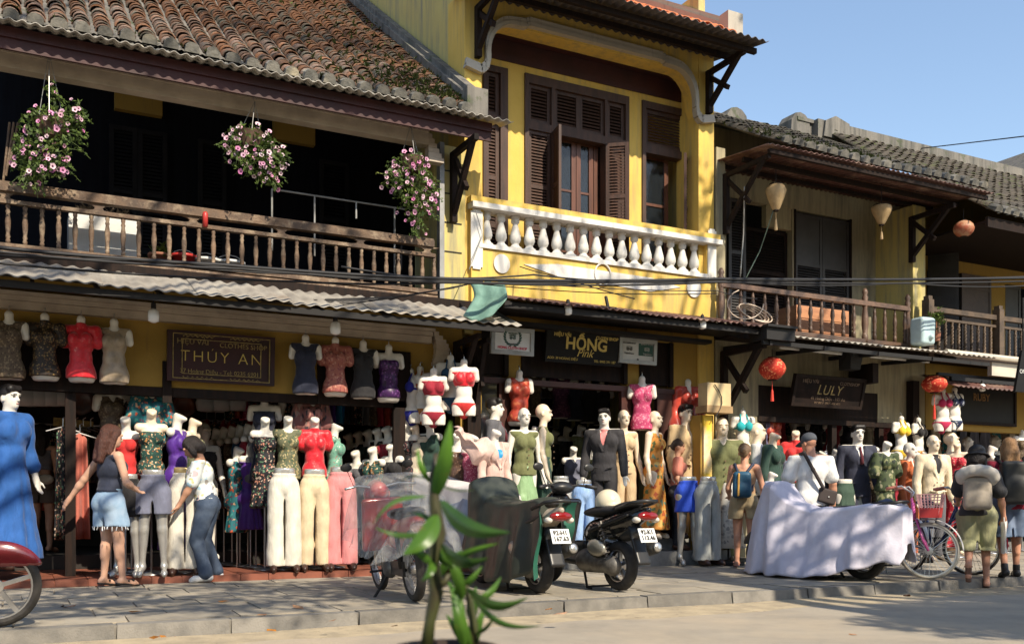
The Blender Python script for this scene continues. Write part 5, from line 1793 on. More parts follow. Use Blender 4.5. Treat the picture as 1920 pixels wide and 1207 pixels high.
MB().bx(a.x - 0.02, b.x + 0.02, 10.48, 10.74, b.z - 0.10, b.z - 0.003).obj('shelf', M('old plywood', (0.40, 0.27, 0.14), (0.3, 0.2, 0.1), 5, rough=0.8), e)
MB().tube([W(1340 + 14 * sin(t * .6), 720 + 12 * t, 10.48) for t in range(6)], 0.008, 5).obj('loose_wire', CABLE, e)
MB().bx(a.x + 0.02, b.x - 0.25, 10.6, 10.63, 1.0, b.z - 0.13).obj('poster', M('yellow poster', (0.80, 0.52, 0.04), (0.75, 0.6, 0.4), 3, rough=0.6), e)
MB().bx(a.x - .01, b.x - 0.2, 10.635, 10.98, 0.2, b.z - 0.125).obj('pier', YEL_SHADE, e)
c = W(1730, 622, 10.5)
e = empty('plastic_sheet', c, 0, 'pale blue plastic sheet wrapped over the corner balcony railing', 'plastic sheet')
s = dep(c) / FP
link('sheet', soft('sheet', [BX((0, 0, 0), (.155, .13, .215), None, .05), C((.02, -.13, -.10), (.02, -.15, -.10), .05, .04)], .012, .02, None, (.008, 14)), M('pale blue plastic', (0.42, 0.54, 0.56), (0.34, 0.45, 0.48), 5, rough=0.35), e)
c = W(1756, 600, 10.55)
e = wempty('potted_plant', c, 'small potted plant beside the pale blue plastic sheet', 'plant')
moss(e, 40, lambda q: (c.x + q.gauss(0, .07), c.y + q.gauss(0, .05), c.z + q.gauss(0, .10)), 6, (0.04, 0.09), 'leaves', FOL)
MB().lathe([(0.05, -0.33), (0.07, -0.2), (0.06, -0.2)], c, 12).tube([c + Vector((0, 0, -.25)), c], 0.01, 5).obj('pot', MATS['clay pot'], e)
a, b = W(1490, 572, 11.2), W(1588, 630, 11.2)
e = wempty('wooden_chest', ((a.x + b.x) / 2, 11.3, 3.33), 'low orange wooden chest behind the turned balcony spindles', 'chest')
ORW = M('orange pine boards', (0.42, 0.20, 0.10), (0.33, 0.15, 0.08), 4, rough=0.6, st=(1, 1, 6), rnd=0.2)
zz = 3.33
for k in range(3):
    MB().bx(a.x, b.x, 11.16, 11.19, zz + 0.2 * k, zz + 0.2 * k + 0.19).obj('plank', ORW, e)
MB().bx(a.x + .01, b.x - .01, 11.195, 11.6, 3.33, 3.92).obj('box', ORW, e)
c = W(1604, 672, 10.4)
e = wempty('loudspeaker', c, 'black loudspeaker hung below the cream awning over the LULY sign', 'speaker')
MB().hexa([(c.x - .1, c.y, c.z - .16), (c.x + .1, c.y, c.z - .16), (c.x + .13, c.y + .2, c.z - .16), (c.x - .13, c.y + .2, c.z - .16), (c.x - .13, c.y - .05, c.z + .16), (c.x + .13, c.y - .05, c.z + .16), (c.x + .13, c.y + .2, c.z + .16), (c.x - .13, c.y + .2, c.z + .16)]).obj('cabinet', STEEL, e)
MB().bx(c.x - .1, c.x + .1, c.y - .045, c.y - .03, c.z + .02, c.z + .13).obj('grille', INKK, e)


# ================================================================ bodies and clothes (lengths as fractions of the standing height)
class Fr:
    """a turned frame: lean forward about the hips, twist about the spine"""

    def __init__(s, piv=(0, 0, 0.52), lean=0.0, side=0.0, twist=0.0, par=None):
        s.p, s.R, s.par = np.array(piv, float), rotz(twist) @ roty(side) @ rotx(lean), par

    def pt(s, q):
        q = s.p + s.R @ (np.array(q, float) - s.p)
        return s.par.pt(q) if s.par else q

    def rot(s):
        return s.par.R @ s.R if s.par else s.R


ID = Fr()


def torso(f, T=ID, i=0.0, full=True):
    R = T.rot()
    if f:
        sp = [((0, 0.004, .535), (.093, .066, .075)), ((0, 0, .625), (.071, .053, .09)), ((0, .004, .725), (.084, .058, .09)), ((.039, -.042, .737), (.038, .031, .040)), ((-.039, -.042, .737), (.038, .031, .040)),
              ((.044, .028, .515), (.053, .050, .056)), ((-.044, .028, .515), (.053, .050, .056))]
        sh, r = .088, .030
    else:
        sp = [((0, 0.004, .535), (.088, .066, .075)), ((0, 0, .625), (.083, .060, .10)), ((0, .004, .725), (.102, .068, .10)), ((.05, -.030, .748), (.056, .042, .05)), ((-.05, -.030, .748), (.056, .042, .05)),
              ((.042, .026, .515), (.050, .046, .056)), ((-.042, .026, .515), (.050, .046, .056))]
        sh, r = .112, .041
    out = [E(T.pt(c), np.array(q) + i, R if T is not ID else None) for c, q in sp]
    out.append(C(T.pt((-sh, 0.006, .803)), T.pt((sh, 0.006, .803)), r + i * 0.8))
    return out


def neck(f, T=ID, top=.88):
    r = .029 if f else .036
    return [C(T.pt((0, .010, .80)), T.pt((0, -.004, top)), r * 1.15, r)]


def head(f, H=ID):
    R = H.rot() if H is not ID else None
    p = H.pt
    j = 1.0 if f else 1.06
    L = [E(p((0, .006, .941)), (.0445, .057, .055), R), E(p((0, -.016, .908)), np.array((.036, .041, .043)) * j, R), E(p((0, -.041, .881)), np.array((.016, .014, .012)) * j, R, k=.015),
         C(p((0, -.054, .932)), p((0, -.0655, .913)), .005, .0085, k=.008), E(p((0, -.0625, .9135)), (.0115, .007, .006), R, k=.006), E(p((0, -.055, .893)), (.014, .006, .006), R, k=.006),
         E(p((.0455, .008, .918)), (.006, .013, .018), R, k=.006), E(p((-.0455, .008, .918)), (.006, .013, .018), R, k=.006),
         E(p((.019, -.0605, .931)), (.012, .008, .0065), R, k=0, op='s'), E(p((-.019, -.0605, .931)), (.012, .008, .0065), R, k=0, op='s'),
         C(p((-.028, -.050, .944)), p((.028, -.050, .944)), .008, k=.012)]
    return L


def shoulder(f, s, T=ID):
    return T.pt((s * (.098 if f else .120), .006, .800))


def arm(f, sh, el, wr, i=0.0, frac=2.0, flare=0.0, hand=True, curl=0.5, pn=None):
    """upper arm, forearm and a hand of palm, four fingers and thumb; frac < 2 stops the limb (a sleeve)"""
    sh, el, wr = (np.array(q, float) for q in (sh, el, wr))
    q = 1.0 if f else 1.18
    L = []
    t = min(frac, 1.0)
    L.append(C(sh, sh + (el - sh) * t, .0285 * q + i, (.0285 + (.0215 - .0285) * t) * q + i + flare * (frac <= 1)))
    if frac > 1:
        t = frac - 1
        L.append(C(el, el + (wr - el) * t * 0.35 if t > .35 else el, .0215 * q + i, .0225 * q + i))
        L.append(C(el + (wr - el) * min(t, 0.3), el + (wr - el) * t, .0225 * q + i, (.0225 + (.0145 - .0225) * t) * q + i + flare))
    if hand and frac >= 2:
        d = wr - el
        d = d / np.linalg.norm(d)
        n = np.array((0, 1.0, 0.1)) if pn is None else np.array(pn, float)      # back of the hand
        w = np.cross(d, n)
        w = w / np.linalg.norm(w)
        n = np.cross(w, d)
        L.append(C(wr, wr + d * .02, .0135 * q, .015 * q))
        for k, (o, ln) in enumerate(((-1.5, .036), (-.5, .044), (.5, .047), (1.5, .042))):
            b = wr + d * .045 + w * o * .0078
            L.append(C(wr + d * .012 + w * o * .005, b, .0095, .0078, k=.008))
            m_ = b + d * ln * .55 - n * curl * .008
            L.append(C(b, m_, .0062, .0057, k=.004))
            L.append(C(m_, m_ + d * ln * .42 - n * curl * .020, .0057, .0048, k=.003))
        b = wr + d * .016 + w * .012
        m_ = b + d * .020 + w * .018 - n * .008
        L.append(C(b, m_, .0085, .007, k=.006))
        L.append(C(m_, m_ + d * .024 + w * .003 - n * .008, .0066, .0052, k=.003))
    return L


def leg(f, hip, kn, an, toe, i=0.0, frac=2.0, flare=0.0, foot=True):
    hip, kn, an, toe = (np.array(q, float) for q in (hip, kn, an, toe))
    q = 1.0 if f else 1.03
    L = []
    t = min(frac, 1.0)
    L.append(C(hip, hip + (kn - hip) * t, .0530 * q + i, (.053 + (.0315 - .053) * t) * q + i + flare * (frac <= 1)))
    if frac > 1:
        t = frac - 1
        bk = np.array((0, .012, 0)) if i == 0 else 0
        L.append(C(kn, kn + (an - kn) * t, .030 * q + i, (.030 + (.0185 - .030) * t) * q + i + flare))
        if i == 0:
            L.append(C(kn + (an - kn) * .14 + bk, kn + (an - kn) * .42 + bk, .027 * q, .023 * q))
    if foot and frac >= 2 and i == 0:
        d = toe - an
        dn = d / np.linalg.norm(d)
        sl = an + np.array((0, 0, -.018)) - dn * .018
        L += [C(an, sl, .019, .018), C(sl, toe - dn * .02, .0175, .017), C(toe - dn * .025, toe, .019, .012)]
    return L


def legs_default(spread=.0, heel=0.0):
    D = []
    for s in (1, -1):
        D.append(((s * .050, .002, .50), (s * (.052 + spread * .5), -.008, .285), (s * (.056 + spread), .008, .048 + heel), (s * (.066 + spread), -.090, .014)))
    return D


def scl(prims, h):
    out = []
    for p in prims:
        if p[0] == 'c':
            out.append(('c', p[1] * h, p[2] * h, p[3] * h, p[4] * h, None if p[5] is None else p[5] * h, p[6], p[7]))
        elif p[0] == 'e':
            out.append(('e', p[1] * h, p[2] * h, p[3], None if p[4] is None else p[4] * h, p[5]))
        elif p[0] == 'b':
            out.append(('b', p[1] * h, p[2] * h, p[3], p[4] * h, None if p[5] is None else p[5] * h, p[6]))
        else:
            out.append(('h', p[1] * h, p[2]))
    return out


HF, HM = 1.75, 1.86
CACHE = {}


def cut_top(z, T=ID):
    return CUT(T.pt((0, 0, z)), T.rot() @ np.array((0, 0, 1.0)))


def cut_bot(z, T=ID):
    return CUT(T.pt((0, 0, z)), T.rot() @ np.array((0, 0, -1.0)))


def vneck(z0, w, T=ID, ztop=.87, back=False):
    """a V cut down the front to height z0"""
    y = .12 if back else -.12
    return [C(T.pt((0, y * .75, z0)), T.pt((0, y * .5, ztop)), .004, w, k=0, op='s'), C(T.pt((0, y * .6, z0 + (ztop - z0) * .5)), T.pt((0, 0, ztop + .01)), w * .5, w, k=0, op='s')]


def cone(z0, z1, r0, r1, cx=0, cy=0, sq=(1, .78, 1)):
    """a skirt from z0 down to the hem z1"""
    return [C((cx, cy + .004, z0), (cx, cy + .004, z1), r0, r1, sq=sq), CUT((0, 0, z1), (0, 0, -1))]


def garment(kind, f):
    key = (kind, f)
    if key in CACHE:
        return CACHE[key]
    h = HF if f else HM
    res, k, fold, wr = .0135, .008, None, (.007, 24)
    A = lambda i, fr, fl=0.0: [q for s in (1, -1) for q in arm(f, (s * (.098 if f else .12), .006, .80), ARMS[f][s][0], ARMS[f][s][1], i, fr, fl, False)]
    NK = [C((0, -.03, .845), (0, .03, .845), .040, k=0, op='s')]
    if kind == 'top':
        p = torso(f, i=.007) + [C((0, .003, .56), (0, .003, .47), .088, .105, sq=(1, .76, 1)), cut_bot(.475), cut_top(.832)] + NK
    elif kind == 'cami':
        p = torso(f, i=.006) + [cut_bot(.50), cut_top(.775)] + vneck(.742, .05)
    elif kind == 'halter':
        p = torso(f, i=.006) + [cut_bot(.50), E((.125, 0, .81), (.045, .1, .07), k=0, op='s'), E((-.125, 0, .81), (.045, .1, .07), k=0, op='s'), cut_top(.855)] + NK
    elif kind == 'qipao':
        p = torso(f, i=.007) + A(.010, .42, .012) + [C((0, .008, .81), (0, 0, .845), .038, .034), C((0, .003, .56), (0, .003, .50), .09, .10, sq=(1, .76, 1)), cut_bot(.495), cut_top(.848)]
    elif kind == 'blouse':
        p = torso(f, i=.009) + A(.014, .8, .022) + [C((0, .003, .58), (0, .003, .49), .09, .10, sq=(1, .8, 1)), cut_bot(.50), cut_top(.83)] + vneck(.735, .055)
        wr = (.006, 26)
    elif kind in ('midi', 'maxi', 'vmidi', 'hmaxi', 'sundress'):
        zh = {'midi': .29, 'maxi': .06, 'vmidi': .29, 'hmaxi': .07, 'sundress': .20}[kind]
        r1 = {'midi': .115, 'maxi': .16, 'vmidi': .10, 'hmaxi': .155, 'sundress': .15}[kind]
        p = torso(f, i=.006) + cone(.60, zh, .066, r1) + [cut_top(.785 if kind in ('midi', 'maxi') else .82)]
        p += vneck(.745, .045) if kind in ('midi', 'maxi', 'sundress') else vneck(.69, .042)
        if kind in ('vmidi', 'hmaxi'):
            p += [E((s * .125, 0, .81), (.042, .1, .06), k=0, op='s') for s in (1, -1)]
        fold = (9, .010, .60 * h, zh * h)
        wr = (.005, 20)
    elif kind == 'bra':
        p = [E((s * .041, -.049, .735), (.044, .036, .044)) for s in (1, -1)] + [C((-.03, -.02, .725), (.03, -.02, .725), .03), E((0, .004, .722), (.088, .062, .030))]
        p += [C((s * .045, -.07, .76), (s * .03, -.01, .85), .007) for s in (1, -1)] + vneck(.73, .03)
        res, k, wr = .010, .006, None
    elif kind == 'crop':
        p = torso(f, i=.007) + [cut_bot(.675), cut_top(.79)] + vneck(.735, .05) + [C((s * .05, -.055, .775), (s * .028, .0, .85), .009) for s in (1, -1)]
        res = .011
    elif kind == 'brief':
        p = torso(f, i=.006)[:1] + torso(f, i=.006)[5:7] + [C((0, -.01, .50), (0, .02, .46), .04), cut_top(.545)] + [E((s * .105, -.02, .462), (.075, .12, .070), k=0, op='s') for s in (1, -1)]
        res, k, wr = .010, .006, None
    elif kind in ('blazer', 'coat', 'suit'):
        p = torso(f, i=.012) + A(.010, 1.93, .004) + [C((0, .003, .60), (0, .003, .44), .082 if f else .092, .105 if f else .108, sq=(1, .74, 1)), cut_bot(.445), cut_top(.838)]
        p += [C((s * .115, .004, .812), (s * .09, .004, .815), .036) for s in (1, -1)]
        p += vneck(.63 if kind != 'suit' else .66, .040)
        p += [C((.004, -.10, .62), (.012, -.12, .44), .004, k=0, op='s')]
        vz = .63 if kind != 'suit' else .66
        for sx in (1, -1):
            p += [C((sx * .008, -.073, vz + .01), (sx * .052, -.062, vz + .10), .006, .016, k=.004), C((sx * .052, -.062, vz + .10), (sx * .045, -.035, .83), .016, .012, k=.004), C((sx * .03, -.088, .545), (sx * .075, -.068, .55), .007, k=.004)]
        wr = (.006, 18)
    elif kind == 'robe':
        p = torso(f, i=.014) + A(.020, 1.9, .03) + cone(.62, .30, .09, .125) + [cut_top(.838)] + vneck(.66, .035)
        fold = (8, .008, .6 * h, .3 * h)
    elif kind == 'gown':
        p = torso(f, i=.014) + A(.015, 1.5, .01) + cone(.66, .05, .085, .20) + [C((0, .008, .81), (0, 0, .85), .045, .04), cut_top(.852)]
        fold = (8, .016, .66 * h, .05 * h)
    elif kind == 'shirt':
        p = torso(f, i=.010) + A(.016, .80, .022) + [C((0, .003, .60), (0, .003, .46), .092, .108, sq=(1, .74, 1)), cut_bot(.465), cut_top(.84), C((0, .012, .82), (0, .0, .842), .047, .043)] + vneck(.72, .030)
        wr = (.005, 20)
    elif kind == 'dickey':
        p = torso(f, i=.007)[:-1] + [C((0, .008, .81), (0, 0, .838), .046, .041), cut_bot(.55), cut_top(.842)] + vneck(.80, .018)
    elif kind == 'longshirt':
        p = torso(f, i=.012) + A(.012, 1.95, .006) + [C((0, .003, .60), (0, .003, .46), .088, .108, sq=(1, .74, 1)), cut_bot(.46), cut_top(.835)] + NK
        wr = (.006, 20)
    elif kind == 'vest':
        p = torso(f, i=.008) + [C((0, .003, .60), (0, .003, .50), .078, .102, sq=(1, .74, 1)), cut_bot(.50), cut_top(.822)] + NK + [C((0, -.12, .53), (0, -.12, .48), .002, .03, k=0, op='s')]
        wr = (.003, 18)
    elif kind in ('trousers', 'wide', 'slim'):
        fl = {'trousers': .018, 'wide': .040, 'slim': .006}[kind]
        p = torso(f, i=.008)[:2] + torso(f, i=.008)[5:7]
        for s in (1, -1):
            p += [C((s * .047, .004, .50), (s * .058, .006, .0), .066 if kind != 'slim' else .062, .030 + fl, sq=(.92, 1, 1))]
        p += [E((0, 0, .26), (.006, .2, .19), None, 0, 's'), cut_top(.612), cut_bot(.038)]
        wr = (.007, 17)
    elif kind in ('shorts', 'mini', 'jeanshort'):
        p = torso(f, i=.008)[:2] + torso(f, i=.008)[5:7]
        if kind == 'mini':
            p += [C((0, .004, .55), (0, .004, .36), .09, .118, sq=(1, .72, 1)), cut_bot(.385), cut_top(.615)]
        else:
            for hp, kn, an, toe in legs_default(.0):
                p += leg(f, hp, kn, an, toe, .018, .62, .014, False)
            p += [E((0, 0, .38), (.010, .2, .08), None, 0, 's'), cut_bot(.375), cut_top(.615)]
        wr = (.004, 18)
    elif kind == 'skirt':
        p = torso(f, i=.007)[:2] + torso(f, i=.007)[5:7] + cone(.56, .26, .085, .125) + [cut_top(.612)]
        fold = (8, .006, .58 * h, .26 * h)
        wr = None
    me = soft('clothing_' + kind, scl(p, h), res, k * h, fold, wr, seed=len(CACHE))
    CACHE[key] = me
    return me


ARMS = {True: {1: ((.128, .012, .635), (.150, -.028, .490)), -1: ((-.128, .012, .635), (-.150, -.028, .490))},
        False: {1: ((.152, .012, .635), (.168, -.026, .490)), -1: ((-.152, .012, .635), (-.168, -.026, .490))}}


def dummy(kind):
    key = ('dummy', kind)
    if key in CACHE:
        return CACHE[key]
    f = kind != 'male'
    h = HF if f else HM
    if kind in ('female', 'male'):
        p = torso(f) + neck(f)
        for s in (1, -1):
            p += arm(f, (s * (.098 if f else .12), .006, .80), *ARMS[f][s])
        for q in legs_default(.004, .012 if f else 0):
            p += leg(f, *q)
        p += head(f)
        me = soft('mannequin_body', scl(p, h), .0125, .014 * h)
    elif kind == 'bust':
        p = torso(f)[:] + neck(f, top=.885) + [E((0, -.016, .902), (.036, .045, .036)), E((0, -.054, .889), (.018, .016, .014)), C((0, .01, .85), (0, -.005, .905), .027), CUT((0, -.02, .918), (0, -.40, .92))]
        p += [cut_bot(.49)]
        me = soft('mannequin_body', scl(p, h), .0125, .014 * h)
    elif kind in ('knob', 'torso'):
        p = torso(f)[:] + [C((0, .01, .80), (0, .0, .868), .034, .026), E((0, 0, .872), (.027, .027, .024)), cut_bot(.47)]
        for s in (1, -1):
            p += arm(f, (s * .098, .006, .80), ARMS[True][s][0], ARMS[True][s][1], 0, .36, 0, False)
        if kind == 'torso':
            for q in legs_default():
                p += leg(f, *q, 0, .25, 0, False)
            p = [q for q in p if not (q[0] == 'h')] + [cut_bot(.445)]
        me = soft('mannequin_body', scl(p, h), .0125, .014 * h)
    elif kind == 'legs':
        p = torso(f)[:2] + torso(f)[5:7] + [cut_top(.645)]
        for q in legs_default(.012, .02):
            p += leg(f, *q)
        me = soft('mannequin_legs', scl(p, h), .0125, .018 * h)
    CACHE[key] = me
    return me


def hairdo(kind, h=HM):
    key = ('hair', kind)
    if key in CACHE:
        return CACHE[key]
    p = [E((0, .012, .953), (.0485, .060, .052)), C((-.03, -.035, .975), (.03, -.035, .977), .020), E((0, .04, .925), (.042, .03, .035)),
         E((0, -.062, .925), (.042, .035, .036), k=0, op='s'), CUT((0, 0, .903), (0, 0.45, -1))]
    CACHE[key] = soft('hair', scl(p, h), .009, .01 * h, None, (.003, 60))
    return CACHE[key]


SKINW = M('white mannequin gloss', (0.72, 0.69, 0.62), (0.66, 0.63, 0.57), 4, rough=0.35, spec=0.5)
SKINC = M('cream mannequin gloss', (0.74, 0.62, 0.47), (0.70, 0.58, 0.44), 4, rough=0.38, spec=0.5)
SILV = M('silver mannequin lacquer', (0.52, 0.51, 0.48), (0.44, 0.43, 0.41), 5, rough=0.30, metal=0.55)
CHROME = M('steel stand', (0.45, 0.45, 0.45), rough=0.3, metal=0.8)
HAIRK = M('black painted hair', (0.012, 0.010, 0.010), rough=0.5)
FACEK = M('painted brow', (0.02, 0.015, 0.015), rough=0.6)
LIPM = M('painted lips', (0.42, 0.16, 0.14), rough=0.5)
brow_me = MB().tube([(-.029, -.058, .9425), (-.018, -.0635, .9455), (-.009, -.063, .943)], .0022, 5).tube([(.029, -.058, .9425), (.018, -.0635, .9455), (.009, -.063, .943)], .0022, 5) \
    .tube([(-.026, -.0535, .931), (-.018, -.0565, .9325), (-.011, -.055, .931)], .0027, 5).tube([(.026, -.0535, .931), (.018, -.0565, .9325), (.011, -.055, .931)], .0027, 5).data('eyebrows')
lip_me = MB().tube([(-.010, -.0595, .8935), (0, -.0625, .894), (.010, -.0595, .8935)], .0026, 5).data('lips')
stand_me = MB().lathe([(0.15, 0), (0.15, 0.012), (0.03, 0.03), (0.014, 0.035)], n=14).data('stand_foot', True)
BTNM = M('horn buttons', (0.16, 0.10, 0.06), rough=0.4)
BTN = {'v': MB(), 'd': MB()}
for z_ in (.555, .60, .645, .69):
    BTN['v'].lathe([(.0055, -.003), (.0055, .003)], (.004, -.082 if z_ < .66 else -.078, z_), 8, 'y')
for z_ in (.53, .575, .615):
    for x_ in (-.028, .032):
        BTN['d'].lathe([(.006, -.003), (.006, .003)], (x_, -.092 + abs(x_) * .15, z_), 8, 'y')
BTN = {k_: v_.data('buttons') for k_, v_ in BTN.items()}
TIE_ME = MB().tube([(0, -.046, .822), (0, -.058, .80), (0, -.080, .745), (0, -.085, .69)], [.010, .008, .013, .017], 6).data('tie', True)
SHOED = M('dark brown shoes', (0.045, 0.022, 0.016), rough=0.35)
shoes_me = soft('shoes', [q_ for D_ in legs_default(.012, .02) for q_ in (C((D_[2][0], .012, .03), (D_[3][0], -.075, .026), .024, .022), C((D_[3][0], -.07, .024), (D_[3][0], -.095, .018), .022, .015), CUT((0, 0, .004), (0, 0, -1)))], .008, .012)
NMQ = [0]


def mq(kind, px, y0, Y, yaw, clothes, label, group, yf=None, zf=None, skin=None, s=None, hair=False, floor=None, cat='mannequin', dz=0.0):
    """a shop dummy. With yf: stands on level zf, feet at px,yf and top at y0. Without: top at px,y0 on plane Y, on a stand to the floor (or hung)"""
    f = kind != 'male'
    h = HF if f else HM
    topf = {'female': .996, 'male': .996, 'bust': .922, 'knob': .895, 'torso': .895, 'hung': .895, 'legs': .645}[kind]
    if yf is not None:
        p = G(px, yf, zf)
        ym = 10.93 if zf >= .3 else (10.62 if px > 900 or kind == 'legs' else 10.85)
        if p.y > ym:
            p = W(px, y0, ym)
            s = (p.z - zf) / (topf * h)
            p.z = zf
        else:
            s = (yf - y0) / FP * dep(p) / (topf * h)
        loc = p
    else:
        p = W(px, y0, Y)
        s = (0.92 if kind == 'bust' else 0.95) if s is None else s
        if kind == 'bust' and px < 700:
            Y += 0.28
            p = W(px, y0, Y)
        loc = Vector((p.x, p.y, p.z - topf * h * s))
    e = empty('mannequin', loc, radians(yaw), label, cat, group, s)
    w_ = {'bust': .90, 'knob': .90, 'hung': .88, 'legs': .90}.get(kind, .94)
    e.scale = (s * w_, s * w_, s)
    link('body', dummy('knob' if kind == 'hung' else kind), skin or (SILV if kind == 'legs' else SKINW), e)
    for g_, m_ in clothes:
        nm = {'bra': 'bikini_top', 'crop': 'bikini_top', 'brief': 'bikini_brief', 'midi': 'dress', 'maxi': 'dress', 'vmidi': 'dress', 'hmaxi': 'dress', 'sundress': 'dress', 'wide': 'trousers', 'slim': 'trousers', 'mini': 'skirt',
              'suit': 'jacket', 'blazer': 'jacket', 'longshirt': 'shirt', 'cami': 'top', 'dickey': 'shirt', 'halter': 'top', 'qipao': 'top'}.get(g_, g_)
        link(nm, garment(g_, f), m_, e)
    for g_, m_ in clothes:
        if g_ in ('blazer', 'vest', 'shirt') and kind in ('female', 'male'):
            link('buttons', BTN['v' if g_ != 'blazer' else 'd'], BTNM, e, sc=h)
        if g_ == 'dickey' and m_ in (WSHIRT,):
            link('tie', TIE_ME, TIE, e, sc=h)
    if kind in ('female', 'male'):
        k = h
        link('eyebrows', brow_me, FACEK if hair else skin or SKINW, e, sc=k)
        if hair:
            link('hair', hairdo('short'), HAIRK, e)
            link('lips', lip_me, LIPM, e, sc=k)
    if kind in ('bust', 'knob') and floor is not None:
        zb = (loc.z + .49 * h * s - floor) / s
        MB().tube([(0, 0, .50 * h), (0, 0, .49 * h - zb + 0.01)], .012, 8).obj('stand_pole', CHROME, e)
        link('stand_foot', stand_me, CHROME, e, (0, 0, .49 * h - zb))
    if kind in ('torso', 'hung') and yf is None:
        MB().tube([(0, 0, .89 * h), (0, 0.0, .915 * h), (0, 0.02, .93 * h), (0, .05, .925 * h)], .006, 5).obj('hook', CHROME, e)
    if kind == 'legs' and clothes[0][0] in ('trousers', 'wide', 'slim'):
        link('shoes', shoes_me, SHOED, e, sc=HF)
    if kind == 'male':
        link('shoes', shoes_me, SHOED, e, (0, 0, -.012), sc=HM)
    NMQ[0] += 1
    return e


# cloth colours
c_ = lambda n, a, b=None, sc=8, **k: M(n, a, b or tuple(x * 0.82 for x in a), sc, rough=k.pop('rough', 0.78), sheen=0.12, bump=0.55, bsc=15, st=(1.5, 1.5, 0.6), **k)
BLUEG = c_('royal blue cloth', (0.020, 0.105, 0.36))
REDC = M('red brocade', (0.62, 0.012, 0.025), (0.50, 0.010, 0.020), 25, rough=0.4, sheen=0.3, bump=0.4, bsc=18, c3=(0.66, 0.16, 0.14), sc3=28, lo3=0.60, hi3=0.66)
GREYB = c_('grey blue cotton', (0.16, 0.17, 0.24))
WTROU = c_('off white crepe', (0.70, 0.66, 0.57))
CTROU = c_('cream linen', (0.68, 0.55, 0.36))
PTROU = c_('salmon pink crepe', (0.66, 0.25, 0.25))
PURP = c_('violet satin', (0.085, 0.022, 0.26), rough=0.45)
NAVY = c_('navy cloth', (0.018, 0.022, 0.045))
BLK = c_('black cloth', (0.014, 0.013, 0.015))
DGRN = c_('dark green cloth', (0.020, 0.055, 0.040))
REDT_ = c_('scarlet cloth', (0.62, 0.03, 0.03))
DRED = c_('dark red cloth', (0.30, 0.012, 0.03))
OLIV = c_('olive linen', (0.155, 0.165, 0.065))
LGRN = c_('pale green satin', (0.25, 0.40, 0.20), rough=0.4)
BEIG = c_('beige linen', (0.62, 0.45, 0.27))
SAND = c_('sand suit cloth', (0.58, 0.42, 0.23))
IVOR = c_('ivory suit cloth', (0.70, 0.60, 0.43))
ORNG = c_('burnt orange wool', (0.50, 0.125, 0.035))
CHAR = c_('charcoal suit cloth', (0.030, 0.028, 0.032))
NAVS = c_('dark navy suit cloth', (0.030, 0.034, 0.060))
GREYS = c_('mid grey suit cloth', (0.11, 0.11, 0.125))
GTRO = c_('pale grey crepe', (0.38, 0.40, 0.39))
DENM = c_('light blue denim', (0.22, 0.36, 0.62), (0.32, 0.46, 0.70))
WDEN = c_('white denim', (0.60, 0.60, 0.58))
COBA = c_('cobalt skirt cloth', (0.020, 0.075, 0.56))
SKYB = c_('sky blue satin', (0.02, 0.30, 0.60), rough=0.4)
TEAL = c_('turquoise swim cloth', (0.015, 0.38, 0.42))
YELB = c_('yellow swim cloth', (0.78, 0.52, 0.03))
PINKS = PRINT('pink brocade', (0.42, 0.05, 0.13), [(0.62, 0.22, 0.30), (0.52, 0.10, 0.20)], 40, 0.6, 0.03, 0.4)
WSHIRT = c_('white shirt cotton', (0.74, 0.74, 0.74))
PSHIRT = c_('pink shirt cotton', (0.72, 0.25, 0.24))
TIE = c_('dark red tie', (0.10, 0.01, 0.02))
CIVO = c_('cream camisole', (0.62, 0.53, 0.40))
BLUSH = c_('blush pink crepe', (0.66, 0.46, 0.40))
BLUS = c_('dusty blue linen', (0.30, 0.34, 0.46), (0.36, 0.40, 0.52))
SILK2 = M('champagne silk', (0.36, 0.28, 0.19), (0.22, 0.17, 0.115), 7, rough=0.32, sheen=0.3)
GOLDP = PRINT('black gold brocade', (0.022, 0.016, 0.012), [(0.20, 0.13, 0.05), (0.10, 0.05, 0.02)], 55, 0.5, 0.02, 0.5)
BRNP = PRINT('brown lace', (0.10, 0.07, 0.045), [(0.20, 0.15, 0.09), (0.06, 0.04, 0.03)], 45, 0.6, 0.03)
ROSEP = PRINT('rose brocade', (0.34, 0.115, 0.085), [(0.46, 0.22, 0.16), (0.24, 0.06, 0.06)], 34, 0.6, 0.04, 0.5)
RUSTP = PRINT('rust silk', (0.36, 0.05, 0.03), [(0.48, 0.13, 0.06), (0.26, 0.03, 0.02)], 18, 0.5, 0.08, 0.4)
FLG = PRINT('dark green floral', (0.018, 0.055, 0.045), [(0.55, 0.26, 0.09), (0.60, 0.44, 0.28), (0.08, 0.18, 0.12), (0.25, 0.08, 0.03)], 42, 0.42, 0.05)
FLB = PRINT('black floral', (0.014, 0.014, 0.018), [(0.45, 0.20, 0.14), (0.10, 0.20, 0.12), (0.50, 0.38, 0.30)], 40, 0.42, 0.05)
FLT = PRINT('teal floral', (0.020, 0.13, 0.155), [(0.45, 0.08, 0.03), (0.55, 0.34, 0.20), (0.05, 0.26, 0.24), (0.10, 0.05, 0.08)], 26, 0.5, 0.07)
FLO = PRINT('olive floral', (0.115, 0.12, 0.07), [(0.34, 0.28, 0.13), (0.05, 0.09, 0.05), (0.42, 0.36, 0.20)], 40, 0.55, 0.05)
FLM = PRINT('mint floral', (0.16, 0.36, 0.27), [(0.50, 0.60, 0.50), (0.08, 0.20, 0.14), (0.32, 0.12, 0.12)], 42, 0.4, 0.05)
FLOR = PRINT('orange floral', (0.56, 0.24, 0.05), [(0.10, 0.13, 0.05), (0.62, 0.40, 0.12), (0.36, 0.08, 0.03), (0.16, 0.24, 0.16)], 14, 0.62, 0.12)
